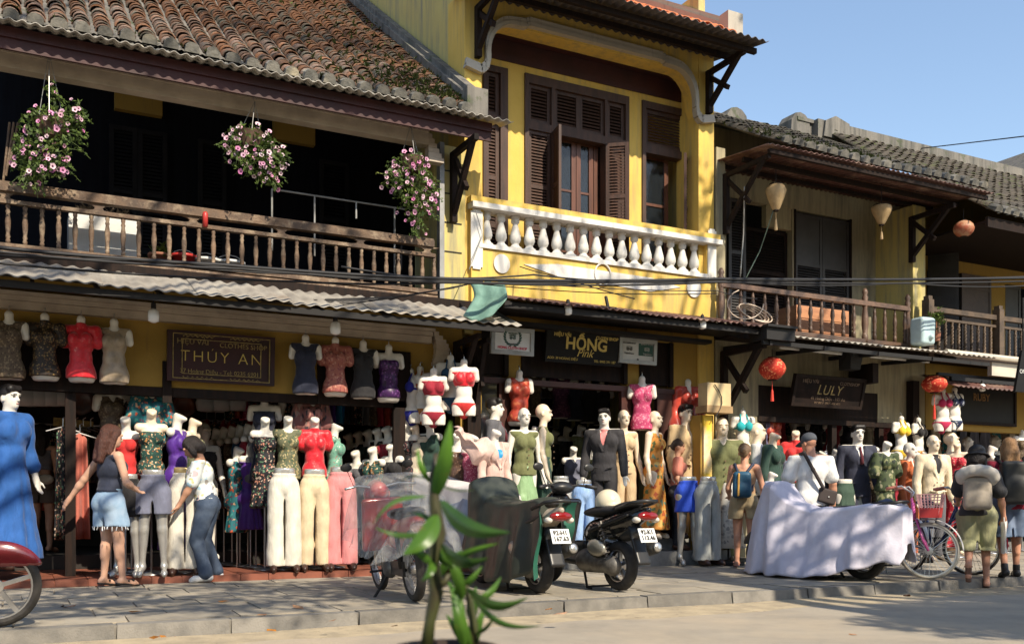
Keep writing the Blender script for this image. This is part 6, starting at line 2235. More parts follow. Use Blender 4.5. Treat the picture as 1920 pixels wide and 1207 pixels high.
FLPK = PRINT('pink floral', (0.30, 0.05, 0.10), [(0.55, 0.30, 0.34), (0.42, 0.14, 0.20)], 60, 0.6, 0.02)
FLST = PRINT('rose leaf print', (0.20, 0.085, 0.08), [(0.36, 0.17, 0.14), (0.03, 0.03, 0.04), (0.25, 0.18, 0.16)], 30, 0.6, 0.05, st=(1, 1, 0.35))
CAMO = PRINT('green leaf camouflage', (0.055, 0.075, 0.035), [(0.20, 0.21, 0.10), (0.02, 0.03, 0.02), (0.32, 0.31, 0.20)], 16, 0.62, 0.09)
REDF = PRINT('red blossom print', (0.42, 0.02, 0.04), [(0.62, 0.30, 0.26), (0.22, 0.02, 0.03)], 40, 0.5, 0.05)
GREYF = PRINT('grey floral voile', (0.60, 0.58, 0.53), [(0.30, 0.30, 0.29), (0.45, 0.44, 0.41)], 22, 0.5, 0.08)
BROWS = M('bronze sequins', (0.10, 0.055, 0.035), (0.055, 0.03, 0.02), 30, rough=0.35, c3=(0.30, 0.18, 0.12), sc3=40, lo3=0.58, hi3=0.64)
STRP = M('beige striped cloth', (0.30, 0.26, 0.19), (0.12, 0.10, 0.08), 30, rough=0.7, st=(1, 1, 0.02))
MULTI = PRINT('tropical bikini print', (0.40, 0.15, 0.03), [(0.08, 0.10, 0.04), (0.45, 0.04, 0.03), (0.5, 0.35, 0.1)], 26, 0.6, 0.06)
NAVF = PRINT('navy palm print', (0.015, 0.02, 0.06), [(0.35, 0.38, 0.42), (0.08, 0.14, 0.2)], 28, 0.35, 0.06)
REDROBE = M('red satin robe', (0.52, 0.06, 0.035), (0.34, 0.035, 0.025), 5, rough=0.3, sheen=0.3)

g1, g2, g3, g4, g5 = 'dressed busts in rows at the shop fronts', 'full length mannequins in front of the shops', 'half mannequins wearing trousers and skirts', 'torsos hung above the shop fronts', 'swimwear torsos hung on the pillars'
F1, F2, F3 = 0.10, 0.375, 0.07
# ---- shop 1, hung tops over the doors
for px, y0, g_, m_, lab in ((17, 583, 'top', BRNP, 'torso in a brown lace top, hung first at the far end of the row'), (84, 587, 'qipao', GOLDP, 'torso in a black and gold brocade top between the brown and red ones'),
                            (152, 592, 'qipao', REDC, 'torso in a red satin top hung over the dark transom'), (214, 597, 'top', SILK2, 'torso in a champagne silk top hung beside the lacquer sign'),
                            (573, 627, 'top', NAVY, 'torso in a plain navy sleeveless top right after the lacquer sign'), (629, 632, 'qipao', ROSEP, 'torso in a rose brocade short sleeved top under the bulb'),
                            (681, 638, 'top', BLK, 'torso in a black laced top beside the rose brocade one'), (729, 646, 'cami', PRINT('purple corset', (0.045, 0.012, 0.07), [(0.14, 0.05, 0.18), (0.02, 0.01, 0.03)], 36, 0.5, 0.05, 0.4), 'torso in a dark purple strapless corset near the scroll corbel')):
    mq('hung', px, y0, 10.84, -12, [(g_, m_)], lab, g4, s=0.92)
# ---- shop 1, front row
mq('male', 18, 722, 10.75, 45, [('gown', BLUEG)], 'male mannequin in a long royal blue robe beside the maroon scooter', g2, s=0.98, hair=True)
mq('bust', 236, 782, 10.75, -15, [('cami', REDT_)], 'white bust in a scarlet strapless top behind the woman in navy', g1, floor=F1)
mq('bust', 284, 768, 10.55, 0, [('cami', FLG)], 'bust in a dark green floral camisole above grey blue shorts', g1, floor=F1, skin=SKINC)
mq('bust', 333, 776, 10.62, 55, [('hmaxi', PURP)], 'bust in a long violet halter gown turned sideways', g1, floor=F1, skin=SKINW, s=.98)
mq('bust', 362, 785, 10.85, 60, [('midi', FLO)], 'cream bust in an olive floral dress behind the white trousers', g1, floor=F1, skin=SKINC)
mq('legs', 238, 888, 0, -20, [('shorts', BLK)], 'silver half mannequin in black shorts behind the woman in navy', g3, yf=1080, zf=F1)
mq('legs', 287, 880, 0, -12, [('shorts', GREYB)], 'silver half mannequin in grey blue tied shorts', g3, yf=1081, zf=F1)
mq('legs', 347, 876, 0, -10, [('wide', WTROU)], 'half mannequin with gold waist in wide white trousers beside the bending woman', g3, yf=1066, zf=F1, skin=M('gold mannequin lacquer', (0.60, 0.44, 0.20), rough=0.3, metal=0.5))
mq('bust', 497, 783, 10.75, -5, [('midi', FLB)], 'bust in a black floral knee length dress left of the white trousers', g1, floor=F1)
mq('bust', 540, 781, 10.70, -8, [('top', FLO)], 'bust in an olive floral peplum top above the off white trousers', g1, floor=F1)
mq('bust', 590, 783, 10.68, -5, [('qipao', REDC)], 'bust in a bright red brocade qipao top', g1, floor=F1)
mq('bust', 628, 795, 10.80, 60, [('top', FLM)], 'bust in a mint floral top turned sideways above the pink trousers', g1, floor=F1)
mq('legs', 533, 877, 0, -8, [('wide', WTROU)], 'half mannequin in straight off white trousers below the olive floral top', g3, yf=1066, zf=F1)
mq('legs', 590, 879, 0, -8, [('trousers', CTROU)], 'half mannequin in cream trousers below the red qipao', g3, yf=1063, zf=F1)
mq('legs', 639, 875, 0, -8, [('wide', PTROU)], 'half mannequin in salmon pink trousers beside the plastic wrapped motorbike', g3, yf=1060, zf=F1)
# ---- shop 1, second row on higher stands
for px, y0, Y, yaw, g_, m_, lab in ((208, 722, 11.35, 20, 'vmidi', BRNP, 'knob topped bust in a brown lace V neck dress behind the red haired woman'), (247, 720, 11.45, 30, 'cami', FLB, 'knob topped bust in a navy floral strapless dress in the back row'),
                                    (284, 720, 11.2, 0, 'blouse', FLT, 'knob topped bust in a teal floral wide sleeved blouse'), (496, 742, 11.3, -15, 'midi', NAVY, 'knob topped bust in a dark teal square neck dress in the back row'),
                                    (545, 737, 11.45, 35, 'vmidi', FLB, 'knob topped bust in a dark flowered V neck dress turned sideways'), (585, 736, 11.2, 0, 'blouse', FLST, 'knob topped bust in a rose leaf print V neck blouse')):
    mq('knob', px, y0, Y, yaw, [(g_, m_)], lab, g1, floor=F1)
mq('female', 384, 792, 11.9, 10, [('midi', BLK)], 'bald mannequin face in deep shade behind the bending woman', g2, s=0.94)
# rows running into the shop
rowm = [(BLK, 'plain black'), (FLB, 'black floral'), (BRNP, 'brown lace'), (c_('petrol cloth', (0.012, 0.07, 0.14)), 'petrol blue'), (DRED, 'dark red'), (c_('grey jersey', (0.13, 0.13, 0.13)), 'grey')]
for i, (m_, n_) in enumerate(rowm):
    mq('bust', 405 + 15 * i, 803 - 2 * i, 12.3 - 0.2 * i, 62, [('vmidi' if i % 2 else 'midi', m_)], 'shaded bust in a %s dress, row behind the bending woman' % n_, g1, floor=F1)
rowm = [(BLK, 'plain black'), (M('black striped cloth', (0.012, 0.012, 0.014), (0.10, 0.10, 0.10), 40, lo=0.55, hi=0.6, st=(.05, .05, 1)), 'black striped'), (DGRN, 'dark bottle green'), (FLB, 'dark flowered'), (DRED, 'crimson'), (FLB, 'black rose print'), (PRINT('black tiny floral', (0.012, 0.012, 0.014), [(0.25, 0.08, 0.08), (0.2, 0.22, 0.2)], 60, 0.3, 0.03), 'black tiny floral')]
for i, (m_, n_) in enumerate(rowm):
    mq('bust', 655 + 18 * i, 812 - 3.2 * i, 11.9 - 0.14 * i, -66, [('vmidi' if i % 2 else 'midi', m_)], 'bust in a %s dress in the shaded row beside the pillar' % n_, g1, floor=F1)
mq('bust', 779, 796, 11.0, -58, [('sundress', CIVO)], 'bust in a long beige tied dress near the yellow pier', g1, floor=F1, skin=SKINC)
mq('bust', 806, 790, 10.9, -50, [('hmaxi', DGRN)], 'bust in a long dark green halter gown behind the potted plant leaves', g1, floor=F1)
# swimwear on the pillar
for px, y0, Y, m1, m2, yaw, lab in ((770, 690, 11.0, c_('ultramarine swim cloth', (0.015, 0.02, 0.30)), c_('ultramarine swim cloth', (0.015, 0.02, 0.30)), -70, 'torso in an ultramarine bikini in the shade of the pillar'),
                                    (788, 686, 10.95, MULTI, MULTI, -60, 'torso in a tropical print bikini facing the shade'), (813, 690, 10.6, DRED, DRED, -15, 'torso in a dark red high neck bikini, lowest of the pillar'),
                                    (845, 665, 10.72, c_('teal navy swim cloth', (0.012, 0.06, 0.13)), c_('teal navy swim cloth', (0.012, 0.06, 0.13)), -20, 'torso in a navy tied bikini between the two red ones'), (870, 673, 10.45, REDC, REDT_, -15, 'torso in a bright red crossover bikini')):
    mq('torso', px, y0, Y, yaw, [('crop' if 'red' in lab and 'navy' not in lab else 'bra', m1), ('brief', m2)], lab, g5, s=0.86)
# ---- shop 2
mq('hung', 974, 694, 10.92, -10, [('halter', RUSTP)], 'torso in a rust silk halter top hung in the yellow shop door', g4, s=0.96)
mq('hung', 1204, 705, 10.92, -25, [('top', PINKS)], 'torso in a pink brocade sleeveless top on the door leaf', g4, s=1.0)
mq('knob', 1290, 711, 11.02, -5, [('robe', REDROBE)], 'torso in a red satin robe hung behind the sand suit', g4, s=1.0)
mq('male', 928, 746, 10.9, 55, [('suit', GREYS), ('trousers', CHAR), ('dickey', WSHIRT)], 'dark haired male mannequin in a grey suit behind the pale jackets', g2, s=0.98, hair=True, skin=SKINW)
mq('bust', 858, 812, 10.4, -30, [('maxi', BROWS)], 'bust in a bronze sequin gown beside the yellow pier', g1, floor=.03)
mq('bust', 884, 815, 10.3, 30, [('maxi', FLPK)], 'bust in a pink speckled dress under the blush jacket', g1, floor=.03)
mq('bust', 928, 806, 10.0, 15, [('maxi', SKYB), ('blazer', BLUSH)], 'bust in a bright blue satin dress with a blush jacket over it', g1, floor=.03)
mq('female', 983, 764, 10.6, -5, [('vest', OLIV), ('maxi', LGRN)], 'bald mannequin in an olive top and pale green satin skirt', g2, s=0.98)
mq('bust', 1003, 800, 10.9, 20, [('maxi', FLOR)], 'bust in an orange flowered dress behind the pale green skirt', g1, floor=F2)
mq('female', 1019, 757, 10.75, 62, [('vest', OLIV), ('trousers', DGRN)], 'bald mannequin in olive vest and dark green trousers, seen in profile', g2, s=1.0, skin=SKINC)
mq('legs', 1052, 892, 0, -10, [('slim', WDEN)], 'half mannequin in white jeans behind the black scooter', g3, yf=1040, zf=.20)
mq('legs', 1095, 899, 0, -10, [('slim', DENM)], 'half mannequin in light blue jeans behind the black scooter', g3, yf=1046, zf=.20)
mq('male', 1133, 766, 10.98, -40, [('suit', CHAR), ('trousers', CHAR), ('dickey', PSHIRT)], 'dark haired male mannequin in a black suit with pink shirt', g2, yf=1012, zf=F2, hair=True)
mq('female', 1170, 768, 10.8, -8, [('vest', BEIG), ('trousers', BEIG)], 'bald mannequin in a beige buttoned vest and trousers', g2, yf=1006, zf=F2, skin=SKINC)
mq('female', 1228, 770, 10.8, 28, [('hmaxi', FLOR)], 'bald mannequin in a long orange flowered halter dress', g2, yf=1010, zf=F2, skin=SKINC)
mq('male', 1285, 758, 10.7, 8, [('blazer', SAND), ('trousers', SAND)], 'brown haired male mannequin in a sand coloured suit', g2, yf=1005, zf=.375, hair=True, skin=SKINC)
mq('male', 1354, 782, 10.5, -25, [('shirt', OLIV), ('trousers', OLIV)], 'bald male mannequin in an olive short sleeved shirt', g2, yf=1046, zf=.05, skin=SKINC)
mq('legs', 1290, 893, 0, -12, [('mini', COBA)], 'silver half mannequin in a short cobalt blue skirt', g3, yf=1059, zf=.03)
mq('legs', 1328, 893, 0, 5, [('wide', GTRO)], 'silver half mannequin in pale grey wide trousers', g3, yf=1060, zf=.03)
for px, y0, Y, g_, m_, lab in ((1062, 800, 12.6, 'midi', BLK, 'shaded bust in a black dress inside the yellow shop'), (1088, 797, 12.2, 'sundress', OLIV, 'bust in an olive green pleated dress inside the yellow shop'), (1108, 805, 12.4, 'midi', DRED, 'shaded bust in a maroon dress behind the black suit'), (1040, 806, 12.9, 'midi', CHAR, 'shaded bust in a charcoal dress deepest in the yellow shop')):
    mq('bust', px, y0, Y, 20, [(g_, m_)], lab, g1, floor=F2)
for i, (px, m_, lab) in enumerate(((1000, BRNP, 'brown lace'), (1052, PRINT('plum print', (0.09, 0.03, 0.08), [(0.2, 0.08, 0.15)], 30, .5), 'plum printed'), (1078, NAVY, 'navy'), (1103, BLK, 'black'), (1128, CHAR, 'charcoal'))):
    mq('hung', px, 690 + 5 * i, 12.4, -20, [('top', m_)], 'shaded torso in a %s top hung inside the yellow shop' % lab, g4, s=0.95)
for i, (px, m_, lab) in enumerate(((1060, BLK, 'black halter'), (1090, NAVY, 'navy strapless'), (1118, CHAR, 'charcoal V neck'))):
    mq('knob', px, 742 - 3 * i, 12.9, 25, [('vmidi', m_)], 'shaded torso in a %s dress on the inner rail of the yellow shop' % lab, g4, s=0.9)
# ---- shop 3 and beyond
for px, y0, Y, yaw, kind, cl, lab in ((1393, 768, 10.75, -20, 'torso', [('bra', TEAL), ('brief', TEAL)], 'torso in a turquoise bikini beside the olive shirt'), (1405, 764, 11.1, 20, 'knob', [('vmidi', GREYB)], 'knob topped bust in a grey blue dress behind the turquoise bikini'),
                                      (1428, 766, 11.15, 20, 'knob', [('midi', c_('dull violet cloth', (0.10, 0.09, 0.17)))], 'knob topped bust in a dull violet dress in the cream shop'), (1450, 768, 11.2, 30, 'knob', [('blouse', RUSTP)], 'knob topped bust in a rust wrap top in the cream shop'),
                                      (1690, 780, 10.75, 0, 'torso', [('bra', YELB), ('brief', YELB)], 'torso in a yellow bikini above the orange blazer'), (1722, 783, 10.85, 15, 'torso', [('bra', BLK), ('brief', MULTI)], 'torso in a black bikini top beside the yellow bikini'),
                                      (1768, 728, 10.6, -15, 'torso', [('bra', c_('raspberry swim cloth', (0.50, 0.02, 0.09))), ('brief', c_('raspberry swim cloth', (0.5, .02, .09)))], 'torso in a raspberry pink bikini hung under the far lantern'), (1790, 726, 10.55, -5, 'torso', [('bra', NAVF), ('brief', NAVF)], 'torso in a navy palm print bikini hung beside the pink one')):
    mq(kind, px, y0, Y, yaw, cl, lab, g5 if kind == 'torso' else g1, s=0.88, floor=F3)
for px, y0, Y, yaw, g_, m_, lab in ((1530, 775, 12.3, -10, 'top', BLK, 'shaded bust in a black top behind the man in the white shirt'), (1562, 772, 12.0, -5, 'top', DRED, 'shaded bust in a maroon tank top left of the navy suit'), (1590, 785, 12.2, -5, 'top', NAVY, 'shaded bust in a navy top half behind the navy suit'), (1500, 780, 12.5, 10, 'midi', CHAR, 'shaded bust in a charcoal dress deep in the cream shop'), (1622, 768, 11.6, 10, 'longshirt', STRP, 'bust in a beige striped shirt behind the navy suit'), (1652, 775, 11.9, 0, 'midi', PRINT('maroon print', (0.12, .012, .02), [(.25, .05, .05)], 30, .5), 'shaded bust in a maroon print dress behind the camouflage one')):
    mq('knob', px, y0, Y, yaw, [(g_, m_)], lab, g1, floor=F3)
for i, (px, m_, lab) in enumerate(((1462, DRED, 'brown red'), (1500, REDT_, 'dull red'), (1540, BLK, 'black'), (1648, DRED, 'wine'))):
    mq('hung', px, 758 + 6 * (i % 2) + (4 if i == 3 else 0), 12.6, 0, [('top', m_)], 'shaded torso in a %s top hung inside the cream shop' % lab, g4, s=0.92)
mq('male', 1420, 792, 10.55, 50, [('longshirt', WSHIRT), ('trousers', GREYS)], 'bald male mannequin in a white shirt behind the woman with the backpack', g2, yf=1040, zf=F3, skin=SKINC)
mq('bust', 1450, 812, 10.2, 20, [('longshirt', DGRN)], 'cream bust in a dark green long sleeved shirt between the shoppers', g1, floor=.03, skin=SKINC, s=1.05)
mq('bust', 1492, 808, 10.5, -40, [('qipao', REDT_)], 'cream bust in a red top half hidden by the man in white', g1, floor=F3, skin=SKINC, s=1.0)
mq('male', 1608, 796, 10.5, -22, [('suit', NAVS), ('trousers', NAVS), ('dickey', WSHIRT)], 'dark haired male mannequin in a navy suit with a tie', g2, yf=1030, zf=F3, hair=True)
mq('legs', 1584, 898, 0, -10, [('skirt', c_('forest green crepe', (0.045, 0.085, 0.06)))], 'half mannequin in a forest green midi skirt', g3, yf=1040, zf=.03, skin=SKINW)
mq('legs', 1615, 902, 0, -10, [('skirt', GTRO)], 'half mannequin in a pale grey midi skirt beside the green one', g3, yf=1041, zf=.03, skin=SKINW)
mq('bust', 1662, 828, 10.2, -10, [('maxi', CAMO), ('blouse', CAMO)], 'bust in a long green leaf camouflage dress', g1, floor=.03, s=1.0)
mq('female', 1706, 829, 10.2, 12, [('blazer', ORNG), ('trousers', ORNG)], 'bald mannequin in a burnt orange blazer behind the pink bicycle', g2, yf=1046, zf=.03)
mq('male', 1750, 815, 10.0, -14, [('blazer', IVOR), ('trousers', GREYS), ('dickey', BLK)], 'bald male mannequin in an ivory double breasted jacket', g2, yf=1050, zf=.03, skin=SKINC)
mq('female', 1783, 809, 10.3, 55, [('maxi', REDF)], 'bald mannequin in a red blossom dress beside the ivory jacket', g2, yf=1040, zf=.03, skin=SKINC)
mq('bust', 1795, 830, 10.1, -60, [('maxi', REDF)], 'cream bust in a red blossom dress next to the black hat', g1, floor=.03, skin=SKINC)
for px, y0, Y, yaw, cl, lab in ((1814, 818, 11.3, 0, [('midi', GREYS)], 'bald shaded mannequin in grey behind the black hat'), (1866, 816, 11.5, 5, [('midi', BLK)], 'bald shaded mannequin in black left of the fair haired man')):
    mq('female', px, y0, Y, yaw, cl, lab, g2, s=0.97)
mq('bust', 1858, 836, 10.6, 50, [('cami', PURP)], 'white bust in a violet top between the two backpackers', g1, floor=.03, s=1.0)
mq('bust', 1882, 842, 10.7, 40, [('cami', WSHIRT)], 'white bust in a plain white top beside the fair hair', g1, floor=.03)
mq('knob', 1916, 806, 11.0, -10, [('midi', BRNP)], 'knob topped bust in a brown dress at the far edge', g1, floor=.03)


for px, y0, Y, yaw, g_, m_, lab in ((1512, 850, 10.9, 20, 'midi', NAVY, 'bust in a navy dress behind the arm of the man in white'), (1540, 846, 11.2, -10, 'vmidi', GREYS, 'bust in a grey V neck dress at the middle of the cream shop'), (1566, 842, 10.95, 10, 'midi', CHAR, 'bust in a charcoal dress above the forest green skirt'),
                                    (1640, 838, 10.8, -15, 'vmidi', BRNP, 'bust in a brown lace dress between navy suit and camouflage dress'), (1682, 842, 11.0, 15, 'midi', DRED, 'bust in a dark red dress behind the orange blazer'), (1728, 845, 10.8, 0, 'midi', FLB, 'bust in a black flowered dress behind the ivory jacket'),
                                    (1478, 832, 11.0, 30, 'vmidi', BLUS, 'bust in a dusty blue dress behind the dark green shirt'), (1382, 826, 10.95, -20, 'midi', PINKS, 'bust in a pink brocade dress behind the olive shirt'), (1842, 850, 10.9, 20, 'midi', FLT, 'bust in a teal floral dress behind the taupe backpack'),
                                    (668, 845, 11.15, -50, 'midi', GREYS, 'bust in a plain grey dress near the salmon trousers'), (700, 838, 11.1, -55, 'vmidi', FLG, 'bust in a green floral dress above the plastic wrap'), (735, 832, 11.05, -58, 'midi', BLK, 'bust in a black dress just before the beige tied dress'),
                                    (445, 838, 11.4, 40, 'vmidi', FLT, 'bust in a teal floral V dress behind the bending woman'), (470, 832, 11.3, 30, 'midi', PURP, 'bust in a violet dress beside the black floral one'), (1075, 838, 11.6, -15, 'vmidi', GREYB, 'bust in a grey blue dress behind the white jeans'), (1112, 832, 11.5, 10, 'midi', FLO, 'bust in an olive floral dress behind the blue jeans')):
    mq('bust', px, y0, Y, yaw, [(g_, m_)], lab, g1, floor=F2 if 900 < px < 1300 else F3)


# ================================================================ cloth hung or laid about in the shops
def drape(name, fn, nu, nv, mat, label, cat, group=None, thick=0.006):
    o = MB().grid(fn, nu, nv).obj(name, mat, None, True, thick=thick)
    return tag(o, label, cat, group)


def hung(px, y0, y1, Y, wpx, mat, label, group, seed):
    a, b = W(px, y0, Y), W(px, y1, Y)
    w = wpx * dep(a) / FP
    L = a.z - b.z
    e = wempty('hanging_garment', a, label, 'garment', group)
    MB().grid(lambda u, v: (a.x + (u - .5) * w * (0.75 + 0.35 * v), a.y + 0.05 * sin(9 * u + seed) * (0.4 + v), a.z - L * v - (0.06 * (1 - sin(pi * u)) if v < .2 else 0)), 14, 10).obj('cloth', mat, e, True, thick=0.012)
    MB().tube([a + Vector((-.16, 0, -.05)), a + Vector((0, 0, 0.0)), a + Vector((.16, 0, -.05))], .008, 5).tube([a, a + Vector((0, 0, .09)), a + Vector((.03, 0, .11))], .005, 5).obj('hanger', CHROME, e)


gh = 'garments on rails inside the shops'
for i, (m_, n_) in enumerate(((NAVY, 'navy'), (PURP, 'violet'), (SKYB, 'blue'), (BLK, 'black'), (FLB, 'flowered'), (GREYS, 'grey'), (BRNP, 'brown'), (DRED, 'dark red'), (RUSTP, 'rust'))):
    hung(612 + 15 * i, 738 + i, 792 + i, 12.2 - 0.05 * i, 20, m_, 'shaded %s garment on the rail above the shop row' % n_, gh, i)
for i, (m_, n_) in enumerate(((BRNP, 'brown lace'), (FLB, 'black flowered'), (OLIV, 'olive'), (BLK, 'black'))):
    hung(128 + 14 * i, 800, 905, 12.0 + .1 * i, 22, m_, 'shaded %s dress hanging behind the red haired woman' % n_, gh, i + 20)
hung(118, 800, 1012, 11.2, 26, FLB, 'long black flowered dress hanging near the shaded shopper', gh, 31)
hung(150, 812, 1010, 11.3, 30, c_('salmon skirt cloth', (0.50, 0.14, 0.10)), 'long salmon skirt hanging between the two women', gh, 33)
for i, (m_, n_) in enumerate(((CHAR, 'charcoal'), (BLUS, 'dusty blue'), (NAVS, 'dark navy'))):
    hung(1528 + 22 * i, 845, 930, 11.4, 30, m_, 'row jacket in %s behind the man in white' % n_, gh, i + 40)
mq('bust', 1446, 885, 9.85, 30, [('shirt', BLUS)], 'bust in a dusty blue linen polo beside the sheeted motorbike', g1, floor=.03, s=.84)
a = W(1366, 905, 10.3)
e = wempty('hanging_garment', a, 'white and grey flowered maxi skirt on a rack beside the grey trousers', 'garment', gh)
MB().lathe([(0.06 + 0.0, 0), (0.10, -0.1), (0.17, -0.5), (0.24, -0.88)], a, 24).obj('cloth', GREYF, e, True)
MB().tube([(a.x, a.y, a.z), (a.x, a.y, .03)], .015, 6).lathe([(.22, .03 - a.z), (.22, .07 - a.z), (.02, .1 - a.z)], (a.x, a.y, a.z), 12).obj('stand', STEEL, e)
# blush jackets thrown over the dummies
def jack(u, v):
    P = [W(850, 800, 10.0), W(868, 806, 9.95), W(888, 826, 9.93), W(918, 822, 9.95)]
    i = min(int(u * 3), 2)
    t = u * 3 - i
    q = P[i].lerp(P[i + 1], t)
    ln = 0.10 + 0.22 * u
    return q + Vector((0.03 * sin(8 * v + 5 * u), -0.10 * sin(pi * v) - 0.03 * sin(13 * u), -ln * v + 0.02 * sin(15 * u)))


drape('draped_jacket', jack, 30, 14, BLUSH, 'blush pink jacket thrown over the bust beside the yellow pier', 'jacket')
# mirror, plates and small things inside shop 1
for px, py, r, n_ in ((72, 722, 36, 'dish'), (150, 752, 26, 'orange rimmed plate'), (345, 760, 22, 'orange plate behind the qipao')):
    c = W(px, py, 13.5)
    s_ = dep(c) / FP
    e = wempty('wall_plate', c, 'round %s on the dark wall inside the timber shop' % n_, 'plate')
    MB().lathe([(r * s_, 0.0), (r * s_, -.02), (r * s_ * .7, -.05), (r * s_ * .65, -.04)], c, 20, 'y').obj('dish', M('dull glazed plate', (0.14, 0.14, 0.15), (0.22, 0.07, 0.02), 3, rough=0.3), e, True)
for k in range(7):
    c = W(52 + 22 * k if k < 4 else 385 + 30 * (k - 4), 742 if k < 4 else 752, 12.4)
    tag(MB().lathe([(0.10, -.12), (0.12, -.02), (.08, .09), (.02, .13)], c, 10, sq=.6).obj('swim_form', M('white plastic form', (.50, .52, .52), rough=.3), None, True), '%s white swimwear form on the dark shelf, counted from the street end' % ('first', 'second', 'third', 'fourth', 'fifth', 'sixth', 'seventh')[k], 'display form', 'white swimwear forms on the inner shelves')
a, b = W(100, 790, 12.6), W(175, 798, 12.6)
tag(MB().bar(a, b, .04, .10).obj('shelf_edge', GOLDD), 'gilt shelf edge inside the timber shop', 'shelf')
a, b = W(893, 700, 11.6), W(942, 790, 11.6)
e = wempty('mirror', Vector(((a.x + b.x) / 2, 11.6, F2)), 'tall grey mirror standing in the yellow shop doorway', 'mirror')
MB().bx(a.x, b.x, 11.6, 11.63, F2, a.z).obj('glass', M('mirror glass', (0.45, 0.47, 0.48), rough=0.12, metal=0.7), e)
MB().bx(a.x - .03, a.x, 11.58, 11.64, F2, a.z + .03).bx(b.x, b.x + .03, 11.58, 11.64, F2, a.z + .03).obj('frame', DARKW, e)


def rail(px0, px1, py, plen, Y, n, mats, where, seed):
    rr = random.Random(seed)
    a, b = W(px0, py, Y), W(px1, py, Y)
    a.z = b.z = (a.z + b.z) / 2
    tag(MB().tube([a + Vector((-.1, 0, .11)), b + Vector((.1, 0, .11))], .012, 6).obj('clothes_rail', CHROME, None), 'steel clothes rail ' + where, 'rail')
    for i in range(n):
        q = a.lerp(b, (i + rr.uniform(-.2, .2)) / (n - 1))
        px = 960 + FP * (SS * q.x - CS * q.y) / dep(q)
        y_ = HY - (q.z - HC) * FP / dep(q)
        m_, n_ = mats[rr.randrange(len(mats))]
        hung(px, y_, y_ + plen * rr.uniform(.75, 1.1), Y, (px1 - px0) / n * 1.5, m_, '%s garment on the steel rail %s' % (n_, where), gh, seed + i)


RM = [(NAVY, 'navy'), (DRED, 'dark red'), (BLK, 'black'), (FLB, 'black flowered'), (GREYS, 'grey'), (BRNP, 'brown lace'), (FLG, 'green flowered'), (RUSTP, 'rust'), (CIVO, 'cream'), (GREYB, 'grey blue'), (FLT, 'teal flowered'), (PINKS, 'pink')]
rail(390, 600, 790, 130, 13.6, 15, RM, 'at the back of the timber shop', 100)
rail(60, 210, 812, 150, 14.0, 9, RM, 'behind the shaded shopper', 130)
rail(430, 590, 756, 40, 12.9, 11, RM, 'above the shaded bust row', 150)
rail(1010, 1150, 700, 60, 13.6, 9, RM, 'at the back of the yellow shop', 170)
rail(1030, 1160, 815, 120, 13.9, 8, RM, 'low in the yellow shop', 190)
rail(1440, 1640, 775, 60, 13.4, 14, RM, 'at the back of the cream shop', 210)
rail(1470, 1660, 850, 110, 13.0, 13, RM, 'low in the cream shop', 240)
rail(1690, 1900, 800, 90, 13.2, 12, RM, 'inside the far shop', 270)


# ================================================================ people
def skinm(n, a):
    return M(n, a, tuple(x * 0.86 for x in a), 9, rough=0.5, spec=0.35)


SK1 = skinm('fair skin', (0.58, 0.34, 0.235))
SK2 = skinm('tan skin', (0.44, 0.235, 0.15))
SK3 = skinm('sun reddened skin', (0.56, 0.28, 0.18))


